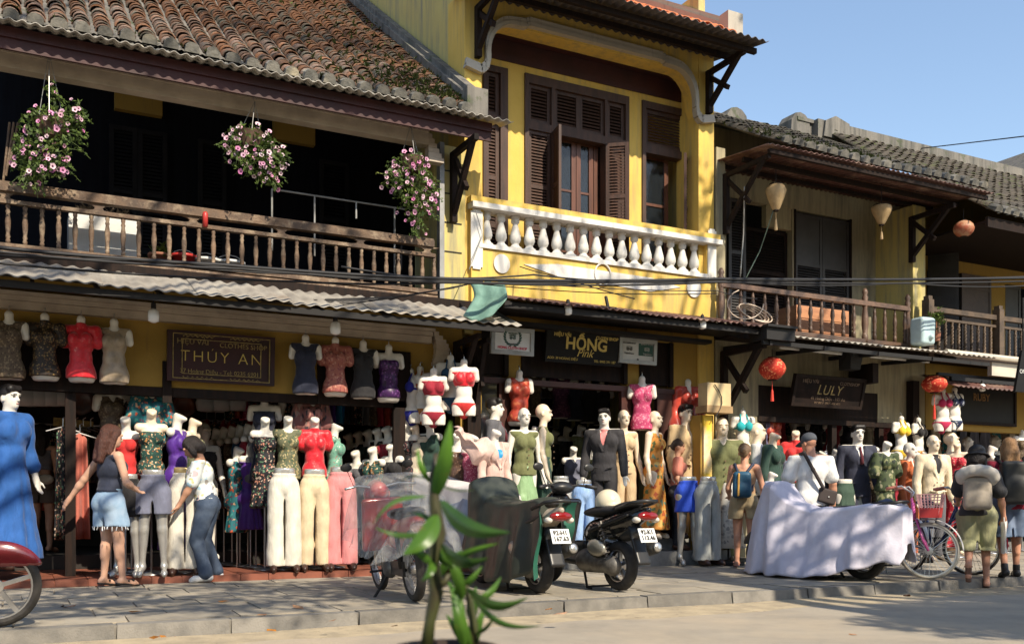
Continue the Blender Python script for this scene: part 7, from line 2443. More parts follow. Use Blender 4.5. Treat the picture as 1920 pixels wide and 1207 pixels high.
def person(px, ytop, yaw, f, label, skin, clothes, hair=None, hairmat=None, pos=None, yf=None, zf=None, Y=None, lean=0.0, hp=0.0, hy=0.0, twist=0.0, aL=None, aR=None, legs=None, shoes=None, frac=1.0, extra=(), pnL=None, pnR=None):
    if yf is not None:
        p = G(px, yf, zf)
        ht = (yf - ytop) / FP * dep(p)
    else:
        p = W(px, ytop, Y)
        ht = p.z - zf
        p.z = zf
    h = ht / (.996 * frac)
    T = Fr(lean=radians(lean), twist=radians(twist)) if (lean or twist) else ID
    H = Fr(piv=(0, .005, .86), lean=radians(hp), twist=radians(hy), par=T)
    e = empty('person', p, radians(yaw), label, 'person')
    D = legs or legs_default(.004)
    S = {1: shoulder(f, 1, T), -1: shoulder(f, -1, T)}
    A = {}
    for s, a in ((1, aL), (-1, aR)):
        a = a or ((s * .032, .006, -.165), (s * .012, -.05, -.140))
        el = S[s] + np.array(a[0])
        A[s] = (el, el + np.array(a[1]))
    prims = torso(f, T) + neck(f, T, .88)
    for s in (1, -1):
        prims += arm(f, S[s], *A[s], pn=(pnL if s > 0 else pnR))
    for q in D:
        prims += leg(f, *q)
    prims += head(f, H)
    link('body', soft('person_body', scl(prims, h), .0095, .012 * h), skin, e)
    for nm, kind, mat_, pr in clothes:
        k, fold, wr = .007, None, (.008, 24)
        if kind == 'top':                     # pr: hem, neck cut, sleeve fraction (0 = sleeveless), looseness
            hem, nk, sl, ls = pr
            q = torso(f, T, .008 + ls) + [C(T.pt((0, .004, .60)), T.pt((0, .006, hem)), .082 + ls, .090 + ls, sq=(1, .80, 1))]
            if sl:
                for s in (1, -1):
                    q += arm(f, S[s], *A[s], .013 + ls * .4, sl, .010, False)
            q += [cut_bot(hem, T), cut_top(nk, T), C(T.pt((0, -.04, nk + .012)), T.pt((0, .03, nk + .018)), .040, k=0, op='s')]
            if not sl:
                q += [E(T.pt((s * .135, 0, .80)), (.043, .10, .075), k=0, op='s') for s in (1, -1)]
            wr = (.010, 19)
        elif kind == 'pants':                 # leg fraction, looseness, flare
            fr_, ls, fl = pr
            q = torso(f, ID, .009 + ls * .5)[:2] + torso(f, ID, .009 + ls * .5)[5:7]
            for d_ in D:
                if fr_ < 1:
                    hp_, kn_ = np.array(d_[0]), np.array(d_[1])
                    q.append(C(hp_ + np.array((0, .004, .02)), hp_ + (kn_ - hp_) * fr_ * 1.15, .056 + ls, .056 + ls + fl, sq=(.95, 1, 1)))
                else:
                    q += leg(f, *d_, .010 + ls, fr_, fl, False)
            q += [cut_top(.605)]
            if fr_ < 1.3:
                q += [E((0, 0, .50 - .215 * fr_), (.009, .2, .07), None, 0, 's'), cut_bot(.50 - .215 * fr_)]
            wr = (.008, 22)
        me = soft('clothing', scl(q, h), .0115, k * h, fold, wr, seed=px)
        link(nm, me, mat_, e)
    if hair:
        q = [(E(H.pt(c), r, H.rot()) if t == 'e' else (E(H.pt(c), r, H.rot(), 0, 's') if t == 's' else C(H.pt(c), H.pt(r[0]), r[1], r[2]))) for t, c, r in hair]
        link('hair', soft('hair', scl(q, h), .009, .012 * h, None, (.0035, 70)), hairmat, e)
    if shoes:
        nm, mat_, i_ = shoes
        for s_, d_ in zip((1, -1), D):
            an, toe = np.array(d_[2]), np.array(d_[3])
            dn = (toe - an) / np.linalg.norm(toe - an)
            sl = an + np.array((0, 0, -.020)) - dn * .02
            if i_ == 'sandal':
                up_ = np.array((0, 0, -.013))
                q = [C(sl + up_ + dn * -.004, toe + up_ * .4 + dn * .004, .016, .014, sq=(1.35, 1.35, .45)), C(an + np.array((.022, -.03, -.01)), an + np.array((-.022, -.03, -.01)), .006), C(an * .35 + toe * .65 + np.array((.018, 0, .014)), an * .35 + toe * .65 + np.array((-.018, 0, .014)), .007)]
                link(nm, soft('shoe', scl(q, h), .007, .004 * h), mat_, e)
            else:
                q = [C(sl + np.array((0, 0, -.002)), toe - dn * .02, .024, .022), C(toe - dn * .03, toe, .022, .016), C(an, sl, .023, .024), CUT(an + np.array((0, 0, i_)), (0, 0, 1))]
                link(nm, soft('shoe', scl(q, h), .008, .012 * h), mat_, e)
    return e, h, T, H, S, A


def carried(e, name, prims, h, mat, label, cat, res=.010, k=.02, wr=None):
    o = link(name, soft(name, scl(prims, h), res, k * h, None, wr), mat, None, e.location, e.rotation_euler)
    return tag(o, label, cat)


def part_of(o, name, prims, h, mat, res=.010, k=.01, wr=None):
    return link(name, soft(name, scl(prims, h), res, k * h, None, wr), mat, o)


CAPH = [('e', (0, .010, .952), (.051, .063, .053)), ('s', (0, -.075, .915), (.046, .045, .045))]
LONG = CAPH + [('e', (0, .050, .90), (.050, .030, .07)), ('c', (.02, .05, .88), ((.025, .062, .78), .038, .026)), ('c', (-.02, .05, .88), ((-.022, .060, .77), .038, .024)), ('c', (.043, .0, .93), ((.046, .02, .82), .018, .016)), ('c', (-.043, .0, .93), ((-.046, .02, .82), .018, .016))]
BOB = CAPH + [('e', (0, .035, .905), (.056, .042, .055)), ('c', (.045, -.01, .93), ((.05, -.015, .87), .020, .018)), ('c', (-.045, -.01, .93), ((-.05, -.015, .87), .020, .018))]
TAIL = CAPH + [('e', (0, .05, .92), (.036, .03, .045)), ('c', (0, .07, .925), ((0, .092, .83), .024, .012))]
BUN = CAPH + [('e', (0, .075, .935), (.030, .028, .030)), ('e', (0, .045, .92), (.036, .03, .04))]
AUB = M('auburn hair', (0.10, 0.036, 0.022), (0.045, 0.018, 0.013), 30, rough=0.45, bump=.8, bsc=26, st=(6, 6, 1))
HBLK = M('black hair', (0.014, 0.011, 0.011), (0.03, 0.022, 0.02), 30, rough=0.45, bump=.8, bsc=26, st=(6, 6, 1))
HBRN = M('dark brown hair', (0.050, 0.026, 0.017), (0.028, 0.016, 0.012), 30, rough=0.45, bump=.8, bsc=26, st=(6, 6, 1))
HBLD = M('sandy blond hair', (0.36, 0.20, 0.085), (0.22, 0.115, 0.05), 30, rough=0.45, bump=.8, bsc=26, st=(6, 6, 1))
HBUN = M('dull blond hair', (0.20, 0.125, 0.07), (0.11, 0.07, 0.04), 30, rough=0.45, st=(6, 6, 1))
NAVT = c_('navy tank jersey', (0.020, 0.026, 0.050))
DENS = M('washed denim', (0.24, 0.36, 0.50), (0.34, 0.45, 0.58), 7, rough=0.85, bump=0.2, bsc=120)
DEND = M('dark denim', (0.035, 0.055, 0.095), (0.065, 0.09, 0.135), 6, rough=0.85, bump=0.2, bsc=120)
DENB = M('blue denim shorts cloth', (0.10, 0.15, 0.24), (0.17, 0.22, 0.32), 6, rough=0.85)
FLWH = PRINT('white watercolour floral', (0.62, 0.66, 0.66), [(0.34, 0.52, 0.66), (0.60, 0.40, 0.42), (0.48, 0.46, 0.24), (0.30, 0.28, 0.26)], 20, 0.55, 0.1)
SALM = c_('salmon cotton', (0.58, 0.20, 0.14))
TEEW = c_('white tee cotton', (0.76, 0.76, 0.75))
TEER = c_('crimson tee cotton', (0.30, 0.014, 0.040))
KHAK = c_('khaki cotton', (0.34, 0.26, 0.15))
OLVP = c_('washed olive cotton', (0.27, 0.27, 0.14), (0.35, 0.34, 0.19))
DGRY = c_('charcoal jersey', (0.035, 0.035, 0.038))
TANP = c_('tan camisole', (0.45, 0.27, 0.15))
BRNS = c_('brown shorts cloth', (0.085, 0.06, 0.045))
SHOEW = M('white trainer', (0.75, 0.75, 0.73), rough=0.5)
SHOEK = M('black shoe', (0.018, 0.017, 0.017), rough=0.45)
SHOEB = M('brown leather', (0.13, 0.06, 0.035), rough=0.5)

e, h, T, H, S, A = person(207, 797, 118, True, 'red haired woman in a navy tank top and frayed denim shorts reaching out', SK1,
                          [('tank_top', 'top', NAVT, (.585, .812, 0, 0)), ('denim_shorts', 'pants', DENS, (.60, .008, .014))], LONG, AUB, yf=1100, hp=8, hy=-8,
                          aL=((.085, .055, -.135), (.085, .045, -.120)), aR=((-.035, -.03, -.160), (.015, -.06, -.03)),
                          legs=[((.05, .002, .50), (.055, -.012, .285), (.052, .012, .048), (.055, -.085, .014)), ((-.05, .002, .50), (-.045, -.03, .285), (-.060, -.045, .048), (-.066, -.14, .014))], shoes=('sandal', SHOEK, 'sandal'))
fr_ = MB()
rr = random.Random(2)
for s in (1, -1):
    for k in range(16):
        a = k * 2 * pi / 16
        x, y = (s * .052 + .072 * cos(a)) * h, (.003 + .072 * sin(a)) * h
        fr_.tube([(x, y, .375 * h), (x + rr.gauss(0, .006), y + rr.gauss(0, .006), (.362 - rr.random() * .015) * h)], .004, 4)
fo = fr_.obj('frayed_hem', M('frayed cotton', (.7, .72, .74), rough=.9), e)
fo['kind'] = 'stuff'
link('necklace', MB().tube([(.05 * h * cos(t), (.012 + .055 * sin(t)) * h, (.805 + .01 * sin(t)) * h) for t in [i * .4 for i in range(17)]], .004, 5).data('necklace'), M('silver chain', (.6, .58, .5), metal=.8, rough=.3), e)

e, h, T, H, S, A = person(386, 822, -108, True, 'dark haired woman in a floral blouse and blue jeans bending over the trousers', SK2,
                          [('blouse', 'top', FLWH, (.545, .815, .85, .006)), ('jeans', 'pants', DEND, (1.93, .006, .012))], BOB, HBLK, yf=1090, frac=.97, lean=8, hp=30,
                          aL=((.025, -.045, -.155), (-.005, -.075, -.125)), aR=((-.03, -.06, -.15), (.01, -.085, -.11)),
                          legs=[((.05, .01, .50), (.052, -.05, .285), (.056, .012, .048), (.064, -.085, .014)), ((-.05, .01, .50), (-.055, -.015, .285), (-.06, .065, .048), (-.068, -.03, .014))], shoes=('shoe', SHOEW, .006))
NF = MB().bx(-3, 4.86, 12.4, 15.2, .09, .25).obj('inner_floor', DIM, H1)
e, h, T, H, S, A = person(80, 796, 150, True, 'long haired woman in a grey crop top and brown shorts in the shade indoors', SK2,
                          [('crop_top', 'top', GREYS, (.64, .80, 0, 0)), ('shorts', 'pants', BRNS, (.52, .010, .006))], LONG, HBLK, zf=.25, Y=13.2, aR=((-.03, .02, -.165), (.01, -.06, -.12)))
b = carried(e, 'crossbody_bag', [E((-.075, .085, .57), (.06, .026, .04))], h, c_('pale canvas', (.42, .38, .30)), 'pale half moon bag worn by the long haired woman indoors', 'bag')
part_of(b, 'strap', [C((.085, .05, .815), (-.02, .082, .60), .008), C((.085, -.03, .81), (.085, .05, .815), .008)], h, MATS['pale canvas'])

e, h, T, H, S, A = person(1270, 823, 62, True, 'shop assistant in a salmon polo shirt holding out one arm', SK2,
                          [('polo_shirt', 'top', SALM, (.535, .835, .62, .004)), ('jeans', 'pants', M('grey black denim', (.035, .037, .042), (.06, .06, .07), 6, rough=.8), (1.93, .004, .006))], TAIL, HBRN, zf=.215, Y=10.86, hp=4, hy=6,
                          aL=((.035, -.135, -.075), (.0, -.145, .03)), aR=((-.035, .012, -.165), (-.005, -.06, -.132)), shoes=('shoe', SHOEB, .0))
link('eyes', MB().lathe([(.001, -.003), (.0045, -.001), (.0045, .001), (.001, .003)], (.019 * h, -.0575 * h, .932 * h), 8, 'y').lathe([(.001, -.003), (.0045, -.001), (.0045, .001), (.001, .003)], (-.019 * h, -.0575 * h, .932 * h), 8, 'y').data('eyes'), FACEK, e)
link('eyebrows', brow_me, FACEK, e, sc=h)
link('lips', lip_me, LIPM, e, sc=h)
hnd = Vector(A[-1][1] * h)
ph_ = MB().box((0, 0, 0), (.075, .010, .15)).data('phone')
tag(link('phone', ph_, M('coral phone case', (.62, .28, .20), rough=.4), None, e.matrix_basis @ (hnd + Vector((.0, -.055 * h, -.03 * h))), (radians(60), 0, radians(62))), 'coral cased phone in the hand of the shop assistant', 'phone')

e, h, T, H, S, A = person(1396, 832, 140, True, 'woman with a bun in a tan camisole and khaki shorts wearing a blue backpack', SK3,
                          [('camisole', 'top', TANP, (.57, .80, 0, 0)), ('shorts', 'pants', KHAK, (.50, .014, .014))], BUN, HBUN, yf=1064, hp=6, hy=-14,
                          aL=((.03, -.03, -.16), (-.01, -.11, -.06)), aR=((-.045, .0, -.160), (-.02, -.045, -.135)), shoes=('flip_flop', M('pink rubber', (.45, .22, .2)), 'sandal'))
b = carried(e, 'backpack', [BX((.02, .135, .665), (.072, .045, .105), None, .03), E((.02, .165, .63), (.06, .03, .055))], h, M('petrol blue nylon', (0.012, 0.060, 0.115), (0.02, 0.085, 0.15), 10, rough=.5), 'petrol blue daypack with yellow strap on the woman in khaki shorts', 'backpack', wr=(.004, 22))
part_of(b, 'shoulder_strap', [C((.055, .09, .77), (.075, .03, .83), .012), C((.075, .03, .83), (.075, -.05, .78), .012), C((-.02, .09, .77), (-.065, .03, .83), .012), C((-.065, .03, .83), (-.07, -.05, .78), .012), C((-.07, -.05, .78), (-.06, .06, .62), .010)], h, M('dark navy webbing', (.02, .03, .06)))
part_of(b, 'yellow_strap', [C((.045, .183, .75), (.05, .196, .58), .009)], h, M('yellow webbing', (.55, .30, .06)))
hnd = e.matrix_basis @ Vector(A[-1][1] * h)
tag(link('baseball_cap', soft('cap', [E((0, 0, 0), (.085, .10, .12)), C((0, -.08, -.04), (0, -.15, -.10), .055, .045, sq=(1, 1, .4)), E((.02, .05, .03), (.05, .05, .07), None, 0, 's')], .009, .01), M('black cap cloth', (.016, .018, .024)), None, hnd + Vector((.03, -.03, -.20)), (.3, 0, 1.2)), 'black baseball cap dangling from the hand of the backpack woman', 'cap')

e, h, T, H, S, A = person(1519, 812, 163, False, 'broad man in a white T-shirt and grey cap seen from behind', SK3,
                          [('t_shirt', 'top', TEEW, (.47, .835, .70, .012)), ('trousers', 'pants', CHAR, (1.9, .010, .01))], None, None, yf=1070, zf=.02, hp=12, hy=12,
                          aL=((.05, -.02, -.16), (.0, -.08, -.12)), aR=((-.055, .0, -.165), (-.02, -.035, -.14)), shoes=('shoe', SHOEK, 0))
link('cap', soft('cap', scl([E(H.pt((0, .006, .955)), (.052, .064, .050), H.rot()), C(H.pt((0, -.05, .945)), H.pt((0, -.105, .935)), .036, .030, sq=(1, 1, .35)), CUT(H.pt((0, 0, .925)), H.rot() @ np.array((0, .15, -1)))], h), .009, .01 * h), M('slate grey cap', (.075, .085, .10), (.055, .06, .075), 8, rough=.8), e)
b = carried(e, 'messenger_bag', [BX((-.085, .085, .54), (.068, .022, .052), roty(-.25), .012)], h, M('dark brown canvas', (.045, .034, .032), rough=.8), 'dark brown messenger bag on the hip of the man in white', 'bag')
part_of(b, 'strap', [C((.085, .075, .85), (.035, .112, .73), .013), C((.035, .112, .73), (-.04, .118, .60), .013), C((.085, -.06, .83), (.085, .075, .85), .013)], h, MATS['dark brown canvas'])
part_of(b, 'badge', [E((-.085, .112, .535), (.009, .004, .008))], h, SIGNW)
wr_ = Vector(A[-1][1] * h)
link('wristwatch', MB().lathe([(.030, -.012), (.033, -.01), (.033, .01), (.030, .012)], wr_ + Vector((0, 0, .03)), 12).data('wristwatch'), M('pale watch strap', (.6, .55, .45)), e)

e, h, T, H, S, A = person(1832, 835, 128, True, 'walker in a black bucket hat and olive shorts stepping off the kerb', SK3,
                          [('t_shirt', 'top', DGRY, (.50, .83, .75, .012)), ('shorts', 'pants', OLVP, (1.08, .020, .022))], BOB, HBLK, yf=1104, zf=-.12, lean=7, hp=8,
                          aL=((.02, -.06, -.15), (0, -.12, -.05)), aR=((-.05, .0, -.16), (-.02, -.035, -.14)),
                          legs=[((.05, .0, .50), (.052, .03, .29), (.055, .19, .175), (.055, .20, .075)), ((-.05, .0, .50), (-.055, -.045, .285), (-.06, -.01, .048), (-.066, -.105, .014))], shoes=('sandal', SHOEB, 'sandal'))
link('bucket_hat', soft('hat', scl([E(H.pt((0, .006, .965)), (.055, .066, .046), H.rot()), C(H.pt((0, .005, .955)), H.pt((0, .005, .925)), .055, .088, sq=(1, 1.1, 1)), CUT(H.pt((0, 0, .925)), H.rot() @ np.array((0, 0, -1.0)))], h), .009, .01 * h), M('black hat cloth', (.014, .014, .016)), e)
b = carried(e, 'backpack', [BX((.0, .150, .665), (.088, .050, .115), rotx(.12), .03), E((.0, .19, .62), (.08, .03, .06))], h, M('taupe canvas', (.36, .31, .25), (.28, .24, .19), 8, rough=.8), 'taupe canvas backpack on the walker in the bucket hat', 'backpack', wr=(.005, 22))
part_of(b, 'shoulder_strap', [C((s * .06, .10, .78), (s * .08, .02, .845), .012) for s in (1, -1)] + [C((s * .08, .02, .845), (s * .075, -.06, .78), .012) for s in (1, -1)], h, STEEL)
tag(link('neck_pillow', soft('neck_pillow', scl([C((.10 * cos(t), .16 + .03 * sin(t), .775 + .045 * sin(t)), (.10 * cos(t + .5), .16 + .03 * sin(t + .5), .775 + .045 * sin(t + .5)), .038, .038) for t in (-.3, .2, .7, 1.2, 1.7, 2.2, 2.7, 3.2)], h), .011, .01 * h), M('pale grey fleece', (.56, .52, .46), (.48, .45, .40), 12, rough=.95), None, e.location, e.rotation_euler), 'pale grey neck pillow tied on top of the taupe backpack', 'neck pillow')
hnd = e.matrix_basis @ Vector(A[-1][1] * h)
bg = empty('shopping_bag', hnd, radians(40), 'white plastic shopping bag with a red dot carried by the walker', 'bag')
MB().grid(lambda u, v: ((u - .5) * .30 * (.8 + .2 * v), -.03 * sin(pi * u) - .01 * sin(7 * u + 4 * v), -.05 - .36 * v + .01 * sin(9 * u)), 12, 10).grid(lambda u, v: ((u - .5) * .30 * (.8 + .2 * v), .03 * sin(pi * u), -.05 - .36 * v), 12, 10).obj('sheet', M('white carrier plastic', (.74, .72, .70), rough=.4, trl=.2), bg, True)
MB().lathe([(.065, -.008), (.065, 0)], (.05, -.035, -.31), 18, 'y').obj('red_dot', M('red ink', (.62, .01, .04)), bg)
text('lettering', 'Hội An', .05, (-.06, -.045, -.32), M('pale red ink', (.6, .2, .2)), bg)
MB().tube([(-.06, 0, -.06), (-.03, 0, .0), (.03, 0, .0), (.06, 0, -.06)], .006, 5).obj('handle', MATS['white carrier plastic'], bg)

e, h, T, H, S, A = person(1893, 821, 140, False, 'long haired fair man in a crimson T-shirt and denim shorts walking away', SK3,
                          [('t_shirt', 'top', TEER, (.49, .835, .75, .012)), ('denim_shorts', 'pants', DENB, (.95, .022, .02))], LONG, HBLD, yf=1084, zf=-.02, hp=4,
                          aL=((.04, -.07, -.15), (-.02, -.12, -.03)), aR=((-.045, .02, -.16), (-.01, -.05, -.14)),
                          legs=[((.05, .0, .50), (.055, .02, .285), (.055, .10, .06), (.062, .02, .012)), ((-.05, .0, .50), (-.055, -.05, .285), (-.06, -.06, .048), (-.066, -.155, .014))], shoes=('shoe', SHOEK, .02))
b = carried(e, 'backpack', [BX((.0, .160, .675), (.098, .060, .150), rotx(.06), .03), E((.0, .21, .64), (.085, .03, .08))], h, M('black nylon', (.022, .023, .022), (.035, .036, .034), 8, rough=.55), 'big black travel backpack on the man in crimson', 'backpack', wr=(.005, 20))
part_of(b, 'shoulder_strap', [C((s * .07, .10, .80), (s * .09, .02, .85), .013) for s in (1, -1)] + [C((s * .09, .02, .85), (s * .085, -.06, .78), .013) for s in (1, -1)], h, STEEL)
link('socks', soft('socks', scl([C((-.06, -.06, .045), (-.0595, -.058, .09), .024, .024), C((.055, .10, .06), (.055, .085, .10), .024, .024)], h), .009, .005), SHOEK, e)

# ================================================================ two wheelers (local: forward +y, ground z = 0)
TYRE = M('worn tyre rubber', (0.028, 0.026, 0.025), (0.05, 0.045, 0.04), 10, rough=0.85, bump=0.3, bsc=90)
TYREW = M('cream wall tyre', (0.50, 0.47, 0.40), (0.40, 0.37, 0.31), 8, rough=0.8)
ALLOY = M('cast alloy', (0.55, 0.55, 0.55), rough=0.3, metal=0.85)
ENG = M('dirty engine alloy', (0.22, 0.21, 0.19), (0.11, 0.10, 0.09), 9, rough=0.55, metal=0.5)
BLKP = M('black bike plastic', (0.018, 0.018, 0.019), (0.028, 0.028, 0.028), 6, rough=0.38)
BLKG = M('gloss black paint', (0.010, 0.010, 0.011), rough=0.12, coat=0.8)
MARP = M('maroon bike paint', (0.16, 0.012, 0.018), rough=0.18, coat=0.8)
SEATM = M('black seat vinyl', (0.022, 0.021, 0.022), rough=0.5, bump=0.2, bsc=150)
REDLT = M('red tail lens', (0.20, 0.008, 0.008), rough=0.15, coat=0.6)
PLATE = M('white number plate', (0.72, 0.74, 0.74), rough=0.4)


def wheel(par, name, y, r, wd, tmat, rmat, spokes=5, wire=0, rr_=None, x=0.0):
    """tyre as the part, rim (with spokes and hub) as its sub-part; axle along x"""
    rt = wd * 0.5
    R_ = r - rt
    n, m = 36, 10
    tv = MB()
    tv.grid(lambda u, v: (x + rt * cos(2 * pi * v) * 1.0, y + (R_ + rt * 0.92 * sin(2 * pi * v)) * cos(2 * pi * u), r + (R_ + rt * 0.92 * sin(2 * pi * v)) * sin(2 * pi * u)), n, m)
    t = tv.obj(name, tmat, par, True)
    rm = MB()
    ri = R_ - rt * 0.55
    for a, b in ((ri, ri - 0.02), (ri - 0.02, ri)):
        pass
    rm.lathe([(ri - 0.012, -rt * .7), (ri + 0.012, -rt * .75), (ri + 0.012, rt * .75), (ri - 0.012, rt * .7), (ri - 0.016, 0), (ri - 0.012, -rt * .7)], (x, y, r), 32, 'x')
    rm.f = [q for q in rm.f if len(q) == 4]
    rm.lathe([(0.018, -rt * .9), (0.045, -rt * .8), (0.045, rt * .8), (0.018, rt * .9)], (x, y, r), 14, 'x')
    for k in range(spokes):
        a = 2 * pi * k / spokes + 0.3
        rm.bar((x, y + .03 * cos(a), r + .03 * sin(a)), (x, y + (ri - .005) * cos(a), r + (ri - .005) * sin(a)), 0.035, 0.03)
    for k in range(wire):
        a = 2 * pi * k / wire
        b = a + (0.35 if k % 2 else -0.35)
        sx = (0.5 if k % 4 < 2 else -0.5) * wd
        rm.tube([(x + sx, y + .035 * cos(b), r + .035 * sin(b)), (x, y + ri * cos(a), r + ri * sin(a))], 0.0026, 4, False)
    rm.obj('rim', rmat, t)
    return t


def P_(par, name, prims, mat_, res=.013, k=.02, wr=None):
    return link(name, soft(name, prims, res, k, None, wr), mat_, par)


def scooter(p, rz, label, paint, full=False, plate='92-K1\n113.46', group='motorbikes parked across the pavement'):
    e = empty('motor_scooter', p, rz, label, 'scooter', group)
    wheel(e, 'rear_wheel', 0, .25, .115, TYRE, ALLOY, 5)
    wheel(e, 'front_wheel', 1.28, .25, .10, TYRE, ALLOY, 5)
    P_(e, 'tail_body', [E((0, .02, .665), (.135, .44, .105), rotx(-.20)), E((0, .30, .55), (.145, .24, .16)), C((0, -.28, .74), (0, -.44, .79), .075, .03), E((0, .0, .58), (.10, .3, .09), rotx(-.25)), E((0, .1, .52), (.3, .10, .10), None, 0, 's')], paint)
    P_(e, 'side_trim', [C((s * .125, -.28, .745), (s * .135, .32, .58), .016, .026) for s in (1, -1)], BLKP)
    P_(e, 'seat', [E((0, .22, .775), (.135, .36, .06), rotx(-.05)), E((0, -.12, .825), (.115, .20, .045), rotx(-.15))], SEATM)
    P_(e, 'floorboard', [BX((0, .72, .30), (.15, .26, .05), None, .03), BX((0, .55, .38), (.12, .12, .10), None, .04), C((-.14, .5, .27), (-.15, .95, .30), .04), C((.14, .5, .27), (.15, .95, .30), .04)], BLKP)
    P_(e, 'leg_shield', [BX((0, 1.04, .60), (.19, .045, .32), rotx(.30), .04), E((0, 1.12, .84), (.16, .13, .15)), E((0, 1.2, .70), (.13, .12, .16))], paint)
    P_(e, 'front_fender', [E((0, 1.29, .36), (.075, .27, .20)), CUT((0, 0, .36), (0, 0, -1))], paint)
    P_(e, 'engine', [C((-.09, .02, .26), (-.10, .42, .28), .085, .115), E((-.13, .36, .30), (.07, .14, .11)), C((.09, .0, .25), (.05, .25, .25), .06, .08), E((-.10, -.02, .25), (.07, .10, .10))], ENG, .013, .03)
    P_(e, 'air_filter_cover', [E((-.165, .17, .42), (.045, .15, .085), rotx(.12))], M('dull silver plastic', (.36, .35, .31), rough=.3, metal=.5))
    P_(e, 'rear_mudguard', [BX((0, -.30, .46), (.075, .018, .20), rotx(-.42), .012), C((0, -.1, .56), (0, -.25, .58), .075)], BLKP)
    ex = MB().lathe([(.03, 0), (.062, .02), (.066, .34), (.056, .40), (.03, .405)], (0, 0, 0), 16, 'y')
    o = link('exhaust', ex.data('exhaust', True), M('dark exhaust steel', (.06, .06, .06), rough=.35, metal=.6), e, (.165, -.36, .44), (-.22, 0, 0))
    link('exhaust_tip', MB().lathe([(.022, -.02), (.046, -.012), (.046, .01), (.02, .012)], (0, 0, 0), 14, 'y').data('exhaust_tip', True), ALLOY, o, (0, -.005, 0))
    sh = MB().tube([(.036 * cos(t * .8) - .135, .02 + .10 * t / 60 + .036 * sin(t * .8) * .5, .30 + .34 * t / 60) for t in range(61)], .008, 5)
    sh.tube([(-.135, .02, .26), (-.135, .14, .68)], .016, 8)
    sh.obj('shock_absorber', M('spring steel', (.12, .11, .10), rough=.4, metal=.5), e)
    P_(e, 'tail_light', [E((0, -.43, .735), (.115, .045, .045), rotx(-.3))], REDLT, .009)
    P_(e, 'turn_signal', [E((-.11, -.40, .70), (.035, .05, .03))], M('clear lens', (.6, .56, .5), rough=.15), .009)
    P_(e, 'turn_signal', [E((.11, -.40, .70), (.035, .05, .03))], MATS['clear lens'], .009)
    gr = MB().tube([(-.12, -.1, .80), (-.13, -.36, .86), (-.07, -.47, .875), (.07, -.47, .875), (.13, -.36, .86), (.12, -.1, .80)], .018, 8)
    gr.obj('grab_rail', BLKP, e, True)
    pl_ = link('number_plate', MB().bx(-.095, .095, -.004, .004, -.07, .07).data('number_plate'), PLATE, e, (0, -.425, .555), (-.42, 0, 0))
    text('lettering', plate, .068, (0, -.006, 0), INKK, pl_, off=.002)
    for s in (1, -1):
        pass
    hb = MB().tube([(-.22, .98, 1.02), (0, 1.04, 1.0), (.22, .98, 1.02)] if not full else [(-.36, .90, 1.02), (-.18, 1.0, 1.05), (0, 1.04, 1.02), (.18, 1.0, 1.05), (.36, .90, 1.02)], .014, 8)
    hb.obj('handlebar', STEEL, e, True)
    P_(e, 'dashboard', [E((0, 1.04, 1.02), (.14, .10, .07))], BLKP)
    for s in (1, -1):
        if not full:
            continue
        MB().tube([(s * .36, .90, 1.02), (s * .25, .965, 1.04)], .021, 8).obj('grip', SEATM, e, True)
        mr = MB().tube([(s * .24, .98, 1.05), (s * .29, 1.0, 1.20)], .006, 5)
        mr.obj('mirror_stem', STEEL, e)
        P_(e, 'mirror', [E((s * .32, 1.0, 1.24), (.065, .018, .045))], BLKP, .009)
    MB().tube([(-.12, .45, .22), (-.16, .33, .02), (-.12, .30, .015)], .014, 6).tube([(.12, .45, .22), (.16, .33, .02), (.12, .30, .015)], .014, 6).bar((-.16, .33, .03), (.16, .33, .03), .02).obj('centre_stand', STEEL, e)
    return e


def heading(a, b):
    """turn about z that points local +y from a to b"""
    d = b - a
    return atan2(-d.x, d.y)


pB_ = G(1163, 1108)
scooter(pB_, radians(3), 'black scooter with white number plate and cream helmet parked tail to the kerb', BLKG, True, '92-K1\n113.46')
hl = W(1140, 942, pB_.y + 0.22)
he = empty('helmet', hl, 0, 'cream half helmet resting on the black scooter seat', 'helmet')
P_(he, 'shell', [E((0, 0, 0), (.125, .145, .135)), CUT((0, 0, -.045), (0, 0, -1)), C((0, -.12, -.03), (0, -.17, -.05), .07, .05, sq=(1, 1, .3))], M('cream helmet shell', (.66, .58, .42), rough=.3, coat=.3), .01)
P_(he, 'rim', [C((.12 * cos(t), .14 * sin(t), -.045), (.12 * cos(t + .5), .14 * sin(t + .5), -.045), .010) for t in [i * .5 for i in range(13)]], SEATM, .008, .003)

# scooter under the dark green poncho
pG = G(1010, 1113)
rG = radians(-1)
scooter(pG, rG, 'scooter under a dark green rain poncho, rear wheel and plate showing', M('champagne bike paint', (.36, .30, .24), rough=.25, coat=.5), plate='92-H1\n167.63')


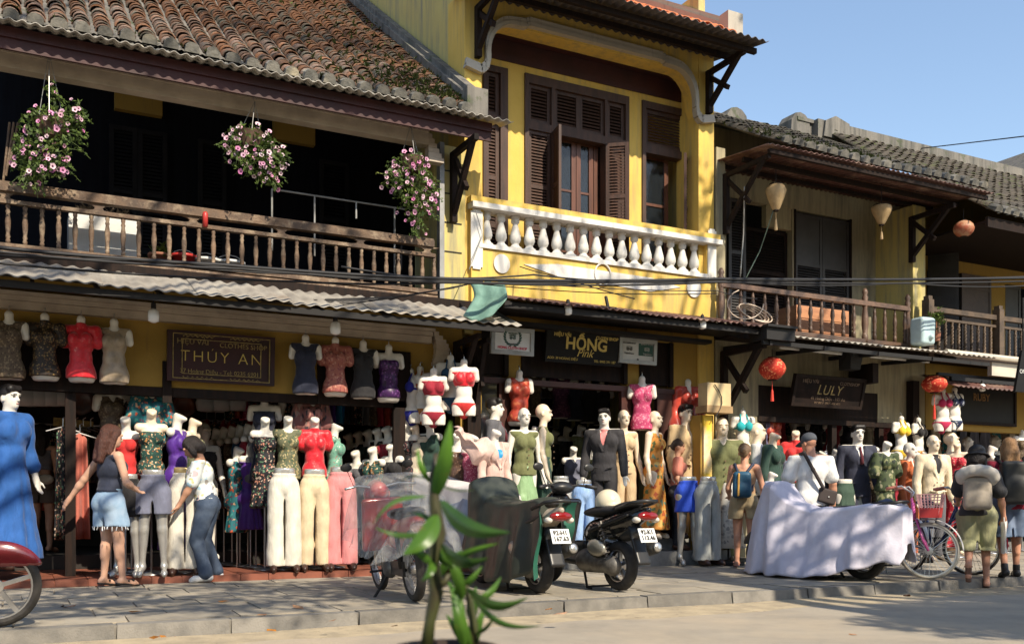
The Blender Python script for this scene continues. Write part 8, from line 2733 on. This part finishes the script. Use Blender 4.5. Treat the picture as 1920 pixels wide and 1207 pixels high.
def cover(name, p, rz, secs, mat_, label, cat, folds=9, amp=.03, nu=44, nv=60, thick=.004, seed=0, film=False, lumps=0.0):
    """cloth over a bike: secs = (y, top z, half width at the top, half width at the hem, hem z left, hem z right, x shift)"""
    ys = [s[0] for s in secs]
    rr = random.Random(seed)
    ph = [rr.uniform(0, 6.28) for _ in range(8)]

    def fn(u, v):
        t = v * (len(secs) - 1)
        i = min(int(t), len(secs) - 2)
        f_ = t - i
        f_ = f_ * f_ * (3 - 2 * f_)
        y, zt, wt, wb, hl_, hr_, xs_ = [a + (b - a) * f_ for a, b in zip(secs[i], secs[i + 1])]
        s = -1 if u < 0.5 else 1
        q = abs(u - 0.5) * 2                        # 0 at the crown, 1 at the hem
        hem = hl_ if s < 0 else hr_
        a = 0.30
        if q < a:
            w = wt * sin(q / a * pi / 2)
            z = zt - wt * 0.35 * (1 - cos(q / a * pi / 2))
        else:
            g = (q - a) / (1 - a)
            w = wt + (wb - wt) * g ** 1.15
            z = zt - wt * 0.35 + (hem - zt + wt * 0.35) * g
            fw = amp * g ** 0.8 * (sin(folds * y * 2.2 + ph[0] + s + 1.2 * sin(3 * y + g)) + 0.6 * sin(folds * 3.7 * y + ph[1] * s) + .5 * sin(7 * g + 5 * y + ph[2]))
            w += fw
            z += 0.010 * g * sin(folds * y * 2.6 + ph[3])
        L_ = lumps * (sin(11 * y + 5 * u + ph[4]) + sin(17 * u - 7 * y + ph[5]) + .7 * sin(23 * y + 19 * u + ph[6]) + .8 * abs(sin(9 * y + 13 * u + ph[7])))
        return (xs_ + s * w + L_ * .5, y, z + L_ * .6)

    o = link(name, MB().grid(fn, nu, nv).data(name, True), mat_, None, p, (0, 0, rz))
    if thick:
        md = o.modifiers.new('solid', 'SOLIDIFY')
        md.thickness = thick
    return tag(o, label, cat)


cover('rain_poncho', pG, rG, [(-.27, .70, .09, .14, .5, .5, 0), (-.26, .88, .12, .15, .40, .56, 0), (-.15, .91, .13, .17, .22, .46, 0), (.1, .88, .15, .26, .10, .30, 0), (.5, .87, .16, .30, .10, .2, 0), (.8, .94, .20, .31, .16, .2, 0), (1.0, 1.13, .26, .31, .3, .3, 0), (1.12, 1.11, .24, .30, .33, .33, 0), (1.24, .95, .18, .26, .35, .35, 0), (1.34, .7, .10, .18, .4, .4, 0)],
      M('dark green poncho nylon', (0.035, 0.042, 0.034), (0.050, 0.056, 0.046), 4, rough=0.42, bump=0.15, bsc=9), 'dark olive rain poncho draped over the parked scooter', 'poncho', 7, .026, lumps=.007, seed=4)
hm = MB().grid(lambda u, v: (-.13 - .05 * u + .015 * sin(6 * v), -.27 - .07 * u * (1 - v) - .02 * sin(5 * v + u), .80 - .62 * v - .03 * u), 6, 16).grid(lambda u, v: (.11 + .09 * u, -.28 - .10 * u * (1 - v) + .02 * sin(7 * v), .86 - .36 * v), 6, 12)
tag(link('poncho_lining', hm.data('poncho_lining', True), M('sea green lining', (.025, .13, .09), (.02, .10, .07), 5, rough=.45), None, pG, (0, 0, rG)), 'sea green lining folded out at the back of the poncho', 'lining')

# scooter under the pale sheet behind it
pW = Vector((XW(912, 9.5), 9.5, gz(9.5)))
scooter(pW, radians(6), 'scooter hidden under a pale grey sheet behind the poncho', M('silver bike paint', (.4, .4, .4), rough=.3, metal=.3))
cover('dust_sheet', pW, radians(6), [(-.50, .55, .10, .20, .4, .4, 0), (-.42, .98, .18, .26, .42, .45, 0), (-.1, 1.04, .20, .33, .28, .4, 0), (.35, 1.05, .22, .36, .3, .4, 0), (.8, 1.12, .26, .40, .3, .4, 0), (1.1, 1.22, .33, .44, .4, .4, 0), (1.35, 1.0, .20, .34, .45, .45, 0)],
      M('pale grey sheeting', (.58, .55, .54), (.48, .46, .46), 5, rough=.8), 'pale grey sheet over the scooter behind the green poncho', 'sheet', 5, .025, lumps=.006, seed=6)
dj = MB().grid(lambda u, v: (-.36 - .05 * sin(3 * v) - .03 * sin(12 * u), -.3 + .8 * u, .86 - .58 * v + .03 * sin(8 * u)), 20, 12)
tag(link('denim_jacket', dj.data('denim_jacket', True), M('pale blue grey denim', (.30, .33, .40), (.40, .43, .5), 8, rough=.85), None, pW, (0, 0, radians(6))), 'pale denim jacket hung along the side of the sheeted scooter', 'jacket')


def motorbike(p, rz, label, paint, alloy=False, wire=32, group='motorbikes parked across the pavement', lean=0.0):
    """underbone step-through bike"""
    e = empty('motorbike', p, rz, label, 'motorbike', group)
    e.rotation_euler = (0, lean, rz)
    wheel(e, 'rear_wheel', 0, .285, .085, TYRE, ALLOY, 5 if alloy else 0, 0 if alloy else wire)
    wheel(e, 'front_wheel', 1.24, .285, .075, TYRE, ALLOY, 5 if alloy else 0, 0 if alloy else wire)
    P_(e, 'tail_body', [E((0, .02, .66), (.11, .36, .09), rotx(-.15)), E((0, .32, .56), (.09, .25, .13))], paint)
    P_(e, 'seat', [E((0, .16, .765), (.12, .38, .055)), E((0, -.12, .79), (.11, .18, .04))], SEATM)
    P_(e, 'rear_fender', [C((0, -.28, .58), (0, -.05, .66), .06, .07), C((0, -.28, .58), (0, -.36, .44), .06, .05)], BLKP)
    P_(e, 'leg_shield', [BX((0, .96, .66), (.20, .03, .26), rotx(.28), .025), C((0, .55, .55), (0, 1.0, .85), .05)], paint)
    P_(e, 'front_fender', [E((0, 1.24, .36), (.06, .30, .24)), CUT((0, 0, .42), (0, 0, -1))], paint)
    P_(e, 'headlight', [E((0, 1.09, .95), (.13, .11, .11)), C((0, 1.0, .98), (0, 1.1, 1.0), .09)], paint)
    P_(e, 'headlight_lens', [E((0, 1.155, .95), (.10, .05, .085))], M('clear lens', (.6, .56, .5), rough=.15), .01)
    P_(e, 'engine', [C((0, .50, .30), (0, .78, .36), .10, .075), E((-.08, .5, .28), (.06, .13, .10)), E((.08, .5, .28), (.06, .13, .10)), C((0, .72, .36), (0, .86, .40), .07, .06)], ENG, .013, .02, (.006, 40))
    ex = MB().tube([(.10, .8, .30), (.14, .6, .20), (.15, .3, .24)], .018, 8).tube([(.15, .32, .24), (.16, -.28, .34)], .045, 10)
    ex.obj('exhaust', ALLOY, e, True)
    fr = MB()
    for s in (1, -1):
        fr.tube([(s * .07, 1.24, .285), (s * .085, 1.12, .62), (s * .07, 1.05, .9)], .020, 8)
        fr.tube([(s * .07, 0, .285), (s * .08, .45, .30)], .018, 6).tube([(s * .10, .02, .30), (s * .10, .08, .62)], .022, 8)
    fr.tube([(0, .45, .32), (0, .4, .6), (0, .0, .66)], .022, 6)
    fr.obj('frame', STEEL, e, True)
    MB().bx(-.10, -.075, -.02, .45, .23, .36).obj('chain_cover', BLKP, e)
    MB().tube([(-.34, .90, 1.02), (-.2, 1.0, 1.04), (0, 1.02, 1.0), (.2, 1.0, 1.04), (.34, .90, 1.02)], .012, 8).obj('handlebar', ALLOY, e, True)
    MB().tube([(-.09, .52, .22), (-.25, .50, .02)], .013, 6).box((-.25, .5, .012), (.03, .06, .012)).obj('side_stand', STEEL, e)
    for s in (1, -1):
        MB().tube([(s * .10, .62, .25), (s * .24, .62, .25)], .012, 6).obj('footrest', SEATM, e)
        P_(e, 'mirror', [E((s * .30, .98, 1.22), (.06, .015, .04)), C((s * .24, .98, 1.03), (s * .29, .98, 1.19), .006)], STEEL, .009, .004)
    P_(e, 'tail_light', [E((0, -.33, .66), (.09, .05, .05))], REDLT, .01)
    return e


a, b = G(780, 1128), G(722, 1098)
rP = heading(a, b) + radians(4)
motorbike(a, rP, 'old red motorbike wrapped in clear plastic sheet beside the potted plant', M('faded red bike paint', (.42, .03, .02), rough=.3, coat=.4), lean=radians(-5))
pP = a
FILMM = FILM('clear plastic wrap', (.78, .78, .76), .22, .12)
cover('plastic_wrap', pP, rP, [(-.48, .62, .1, .2, .42, .42, 0), (-.42, .84, .14, .26, .40, .40, 0), (-.1, .90, .18, .34, .36, .36, 0), (.3, .86, .18, .36, .36, .36, 0), (.65, .98, .24, .38, .40, .40, 0), (.95, 1.16, .36, .44, .50, .50, 0), (1.2, 1.06, .26, .36, .55, .55, 0), (1.32, .8, .12, .2, .6, .6, 0)],
      FILMM, 'crumpled clear plastic sheet wrapped over the old red motorbike', 'plastic sheet', 8, .03, thick=0, seed=9, lumps=.030)

# maroon bike at the left edge, wheel turned broadside to us
c = G(-6, 1176)
rM = radians(-92)
dv = Vector((-sin(rM), cos(rM), 0))
motorbike(c - dv * 1.24, rM, 'maroon motorbike poking into view with a cast alloy front wheel', MARP, alloy=True)

# the sheeted motorbike on the right
a, b = G(1652, 1089), G(1470, 1078)
rS = radians(16)
dv = Vector((-sin(rS), cos(rS), 0))
scooter(a + dv * .2, rS, 'scooter under a pale lilac sheet, only its rear wheel showing', BLKP)
cover('dust_sheet', a + dv * .2, rS, [(-.52, .42, .06, .10, .28, .28, 0), (-.50, .80, .12, .17, .20, .22, 0), (-.36, .88, .16, .24, .22, .24, 0), (-.12, .86, .18, .36, .16, .2, 0), (.2, .82, .19, .42, .06, .1, -.02), (.55, .80, .19, .46, .03, .05, -.03), (.82, .92, .23, .47, .03, .05, -.03), (1.0, 1.12, .30, .46, .03, .05, -.02), (1.14, 1.12, .24, .42, .03, .05, 0), (1.34, .7, .15, .32, .03, .05, 0), (1.46, .06, .08, .2, .03, .04, 0)],
      M('pale lilac sheeting', (.60, .58, .67), (.52, .50, .59), 4, rough=.85, bump=.4, bsc=11), 'pale lilac sheet draped to the ground over the parked scooter', 'sheet', 7, .040, nv=130, nu=70, lumps=.009, seed=12)


def bicycle(p, rz, steer, label, paint, tmat, group, basket=True):
    e = empty('bicycle', p, rz, label, 'bicycle', group)
    R = .325
    wheel(e, 'rear_wheel', 0, R, .045, tmat, ALLOY, 0, 36)
    fr = MB()
    fr.tube([(0, .42, .28), (0, .28, .78)], .017, 8).tube([(0, .42, .28), (0, .62, .42), (0, .86, .80)], .021, 8).tube([(0, .34, .56), (0, .62, .55), (0, .875, .70)], .015, 8)
    for s in (1, -1):
        fr.tube([(s * .05, 0, R), (s * .03, .40, .28)], .010, 6).tube([(s * .05, 0, R), (s * .02, .31, .66)], .009, 6)
    fr.tube([(0, .875, .68), (0, .855, .86)], .024, 8)
    fr.obj('frame', paint, e, True)
    P_(e, 'saddle', [E((0, .25, .87), (.10, .10, .035)), C((0, .28, .87), (0, .42, .865), .05, .022)], M('dark blue saddle', (.018, .03, .07), rough=.4), .009)
    MB().tube([(0, .285, .76), (0, .27, .85)], .012, 8).obj('seat_post', ALLOY, e)
    cr = MB().lathe([(.085, -.004), (.085, .004)], (.05, .42, .28), 20, 'x').bar((.06, .42, .28), (.075, .50, .14), .02, .012).bar((-.06, .42, .28), (-.075, .34, .42), .02, .012).box((.12, .505, .135), (.09, .07, .02)).box((-.12, .335, .425), (.09, .07, .02))
    cr.obj('crank', STEEL, e)
    fd = MB().grid(lambda u, v: ((v - .5) * .06, 0 + (R + .025 + .01 * (1 - (2 * v - 1) ** 2)) * cos(u * 3.0 + .2), R + (R + .025 + .01 * (1 - (2 * v - 1) ** 2)) * sin(u * 3.0 + .2)), 20, 4)
    fd.obj('rear_fender', M('white fender', (.66, .64, .62), rough=.35), e, True, thick=.003)
    # steered front end, turned about the head tube
    ft = MB()
    rot = Matrix.Translation((0, .865, 0)) @ Matrix.Rotation(steer, 4, 'Z') @ Matrix.Translation((0, -.865, 0))

    def turn(o):
        for q in [o] + list(o.children):
            q.data.transform(rot)
        return o
    turn(wheel(e, 'front_wheel', 1.03, R, .045, tmat, ALLOY, 0, 36))
    for s in (1, -1):
        ft.tube([(s * .05, 1.03, R), (s * .05, .97, .45), (s * .035, .90, .68)], .013, 8)
    ft.tube([(0, .885, .68), (0, .845, .92)], .016, 8)
    turn(ft.obj('fork', paint, e, True))
    hb = MB().tube([(-.29, .62, 1.02), (-.27, .78, 1.05), (-.10, .86, .98), (0, .845, .93), (.10, .86, .98), (.27, .78, 1.05), (.29, .62, 1.02)], .011, 8)
    turn(hb.obj('handlebar', M('white fender', (.66, .64, .62)), e, True))
    for s in (1, -1):
        turn(MB().tube([(s * .29, .62, 1.02), (s * .275, .74, 1.045)], .017, 8).obj('grip', M('orange pink grip', (.62, .22, .15), rough=.5), e, True))
    turn(MB().grid(lambda u, v: ((v - .5) * .06, 1.03 + (R + .025 + .01 * (1 - (2 * v - 1) ** 2)) * cos(u * 2.6 + .0), R + (R + .025 + .01 * (1 - (2 * v - 1) ** 2)) * sin(u * 2.6 + .0)), 20, 4).obj('front_fender', MATS['white fender'], e, True, thick=.003))
    if basket:
        bk = MB()
        c0, c1 = (0, 1.06, .70), (0, 1.08, .96)
        for k in range(9):
            t = k / 8
            z = .70 + .26 * t
            wx, wy = .13 + .045 * t, .09 + .04 * t
            bk.tube([(-wx, 1.05 - wy, z), (wx, 1.05 - wy, z), (wx, 1.05 + wy, z), (-wx, 1.05 + wy, z), (-wx, 1.05 - wy, z)], .004, 4, False)
        for k in range(28):
            q = k / 28 * 4
            i, t = int(q), q - int(q)
            cr_ = [(-1, -1), (1, -1), (1, 1), (-1, 1), (-1, -1)]
            sx, sy = cr_[i][0] + (cr_[i + 1][0] - cr_[i][0]) * t, cr_[i][1] + (cr_[i + 1][1] - cr_[i][1]) * t
            bk.tube([(sx * .13, 1.05 + sy * .09, .70), (sx * .175, 1.05 + sy * .13, .96)], .004, 4, False)
        bk.bx(-.13, .13, .96, 1.14, .695, .705)
        b_ = turn(bk.obj('basket', M('pale pink basket wire', (.62, .34, .34), rough=.5), e))
        turn(MB().grid(lambda u, v: (((-.134, .134)[int(u + .5)] if 0 else -.137 + .274 * u), .952 if 0 else 1.05 - .097 - .012 * v, .70 + .11 * v), 6, 3).grid(lambda u, v: (-.137 + .274 * u, 1.05 + .097 + .012 * v, .70 + .11 * v), 6, 3).grid(lambda u, v: (.137 + .012 * v, .953 + .194 * u, .70 + .11 * v), 6, 3).grid(lambda u, v: (-.137 - .012 * v, .953 + .194 * u, .70 + .11 * v), 6, 3).obj('basket_band', M('red basket plastic', (.52, .05, .05), rough=.45), b_, False, thick=.004))
    MB().tube([(-.05, .10, .30), (-.12, .04, .01)], .009, 6).obj('kick_stand', ALLOY, e)
    return e


wf_ = G(1742, 1086)
hd_ = Vector((-.35, -.94, 0)).normalized()
rB = atan2(-hd_.x, hd_.y)
sd_ = Vector((.53, -.85, 0)).normalized()
st_ = atan2(-sd_.x, sd_.y) - rB
st_ = (st_ + pi) % (2 * pi) - pi
piv = wf_ - sd_ * .165
bicycle(Vector((piv.x, piv.y, wf_.z)) - hd_ * .865, rB, st_, 'pink bicycle with wire basket and cream tyres at the kerb', M('pink bike paint', (.60, .10, .33), rough=.25, coat=.5), TYREW, 'bicycles at the kerb')
wf_ = G(1822, 1078)
hd_ = Vector((-.25, -.97, 0)).normalized()
rB = atan2(-hd_.x, hd_.y)
sd_ = Vector((.60, -.80, 0)).normalized()
st_ = (atan2(-sd_.x, sd_.y) - rB + pi) % (2 * pi) - pi
piv = wf_ - sd_ * .165
bicycle(Vector((piv.x, piv.y, wf_.z)) - hd_ * .865, rB, st_, 'dark blue bicycle half hidden behind the pink one', M('dark blue bike paint', (.02, .025, .10), rough=.25, coat=.5), TYRE, 'bicycles at the kerb', False)

# ================================================================ the potted plant close to the viewer
LFG = M('glossy plant leaf', (0.085, 0.19, 0.022), (0.05, 0.12, 0.017), 7, rough=0.38, spec=0.5, rnd=0.3, trl=0.3, c3=(.16, .15, .03), sc3=16, lo3=.62, hi3=.7)
STM = M('green cane stem', (0.050, 0.058, 0.018), (0.040, 0.030, 0.015), 12, rough=0.5)
pd = 1.55


def near(px, py, d):
    r = (px - 960.0) / FP
    return Vector((d * (CS + SS * r), d * (SS - CS * r), HC + (HY - py) / FP * d))


base = near(815, 1210, pd)
pe = wempty('potted_plant', (base.x, base.y, 0), 'green cane plant with long glossy leaves in a dark pot close to the viewer', 'plant')
dz = near(815, 1212, pd).z
MB().lathe([(.12, -dz + .0), (.15, -.3), (.085, -.05), (.085, 0.0), (.07, 0.0), (.068, -.02)], (base.x + .02, base.y, dz), 20).obj('pot', M('dark glazed pot', (.055, .035, .028), (.035, .025, .02), 8, rough=.4), pe, True)
st = MB()
st.tube([near(x, y, pd) for x, y in ((800, 1215), (806, 1165), (818, 1110), (812, 1050), (822, 1000), (815, 940), (812, 890), (818, 850))], [.011, .009, .012, .010, .013, .009, .006, .004], 10)
st.tube([near(x, y, pd + .03) for x, y in ((885, 1215), (888, 1170), (880, 1120), (872, 1090))], [.011, .008, .006, .004], 8)
st.tube([near(x, y, pd) for x, y in ((818, 1100), (835, 1090), (842, 1075))], [.008, .006, .004], 6)
st.obj('stem', STM, pe, True)


def leaf(b, t, w, bow, d0, d1, tw=0.0, mid=0.42):
    """blade from pixel b to pixel t, w px wide, bowed sideways by bow px"""
    A_, B_ = near(b[0], b[1], d0), near(t[0], t[1], d1)
    up_ = Vector((0, 0, 1))
    view = Vector((CS, SS, 0))
    ax_ = (B_ - A_).normalized()
    sd2 = view.cross(ax_).normalized()
    k = pd / FP
    sd3 = (sd2 * cos(tw) + view * sin(tw))

    def fn(u, v):
        prof = max(sin(pi * min(v ** 0.8, 1)) ** 0.75, 0.0) * (1 - 0.25 * v) if v < 1 else 0
        c = A_.lerp(B_, v) + sd2 * (bow * k * sin(pi * v)) + view * (-0.02 * sin(pi * v))
        x = (u - .5) * w * .74 * k * prof
        return c + sd3 * x - view.cross(sd3).cross(sd3) * 0 + view * (abs(u - .5) * w * k * prof * 0.35)
    MB().grid(fn, 6, 18).obj('leaf', LFG, pe, True)


for q in (((814, 935), (845, 788), 44, 6, 1.55, 1.5, .2), ((806, 905), (783, 838), 20, -4, 1.56, 1.55, .5), ((800, 930), (698, 985), 22, 18, 1.55, 1.5, .9), ((806, 900), (745, 905), 14, 10, 1.56, 1.6, 1.1), ((822, 908), (892, 918), 15, 6, 1.55, 1.6, 1.1),
          ((825, 938), (958, 998), 50, 22, 1.53, 1.42, .3), ((822, 965), (756, 1040), 62, -10, 1.53, 1.48, .5), ((800, 1000), (702, 988), 18, -8, 1.55, 1.5, .6), ((826, 1020), (918, 1045), 44, 20, 1.54, 1.48, .6), ((832, 1060), (936, 1018), 26, -6, 1.56, 1.56, .7),
          ((872, 1100), (993, 1118), 34, 24, 1.58, 1.5, .4), ((880, 1108), (1018, 1172), 22, 26, 1.58, 1.5, .5), ((868, 1125), (836, 1030), 34, 6, 1.58, 1.56, .3), ((872, 1212), (846, 1105), 38, 4, 1.55, 1.55, .3), ((884, 1165), (893, 1098), 34, -2, 1.6, 1.6, .2),
          ((884, 1212), (866, 1120), 30, -6, 1.57, 1.56, .5), ((812, 1058), (768, 1026), 24, 4, 1.55, 1.5, .6), ((890, 1190), (930, 1150), 14, 4, 1.58, 1.55, .5), ((818, 1010), (852, 1065), 40, 8, 1.57, 1.55, .5), ((815, 1040), (790, 1090), 26, -8, 1.56, 1.52, .4), ((850, 1110), (905, 1060), 26, 4, 1.6, 1.58, .6), ((878, 1215), (836, 1150), 30, 4, 1.6, 1.58, .3), ((890, 1215), (912, 1130), 26, -4, 1.62, 1.6, .3), ((870, 1160), (838, 1085), 28, 5, 1.6, 1.62, .5), ((820, 1085), (868, 1030), 28, -6, 1.6, 1.62, .5), ((815, 980), (770, 960), 20, 5, 1.57, 1.6, .7), ((884, 1130), (940, 1080), 26, 8, 1.6, 1.63, .5)):
    leaf(*q)

# ================================================================ litter on the ground
LIT = M('dry fallen leaf', (0.38, 0.17, 0.05), (0.20, 0.10, 0.05), 20, rough=0.8, rnd=0.4, hue=0.3)
rr = random.Random(21)
lm = MB().add([(-.05, 0, .004), (-.015, -.022, .012), (.03, -.018, .006), (.055, 0, .016), (.03, .02, .006), (-.015, .02, .010)], [(0, 1, 2, 3, 4, 5)]).data('fallen_leaf')
for px, py in ((290, 1196), (305, 1194), (318, 1197), (118, 1137), (130, 1139), (490, 1153), (620, 1165), (740, 1175), (510, 1183), (1028, 1143), (1050, 1152), (1180, 1146), (860, 1170), (1255, 1144), (1300, 1139), (1700, 1118), (255, 1148), (420, 1128), (560, 1140), (1600, 1190)):
    zz = -.12 if py > 1158 - .058 * (px - 960) else None
    p = G(px, py, zz)
    tag(link('fallen_leaf', lm, LIT, None, p, (rr.uniform(-.2, .2), rr.uniform(-.2, .2), rr.uniform(0, 6)), rr.uniform(.6, 1.3)), 'dry brown leaf lying on the street', 'leaf', 'dry leaves scattered on pavement and road')
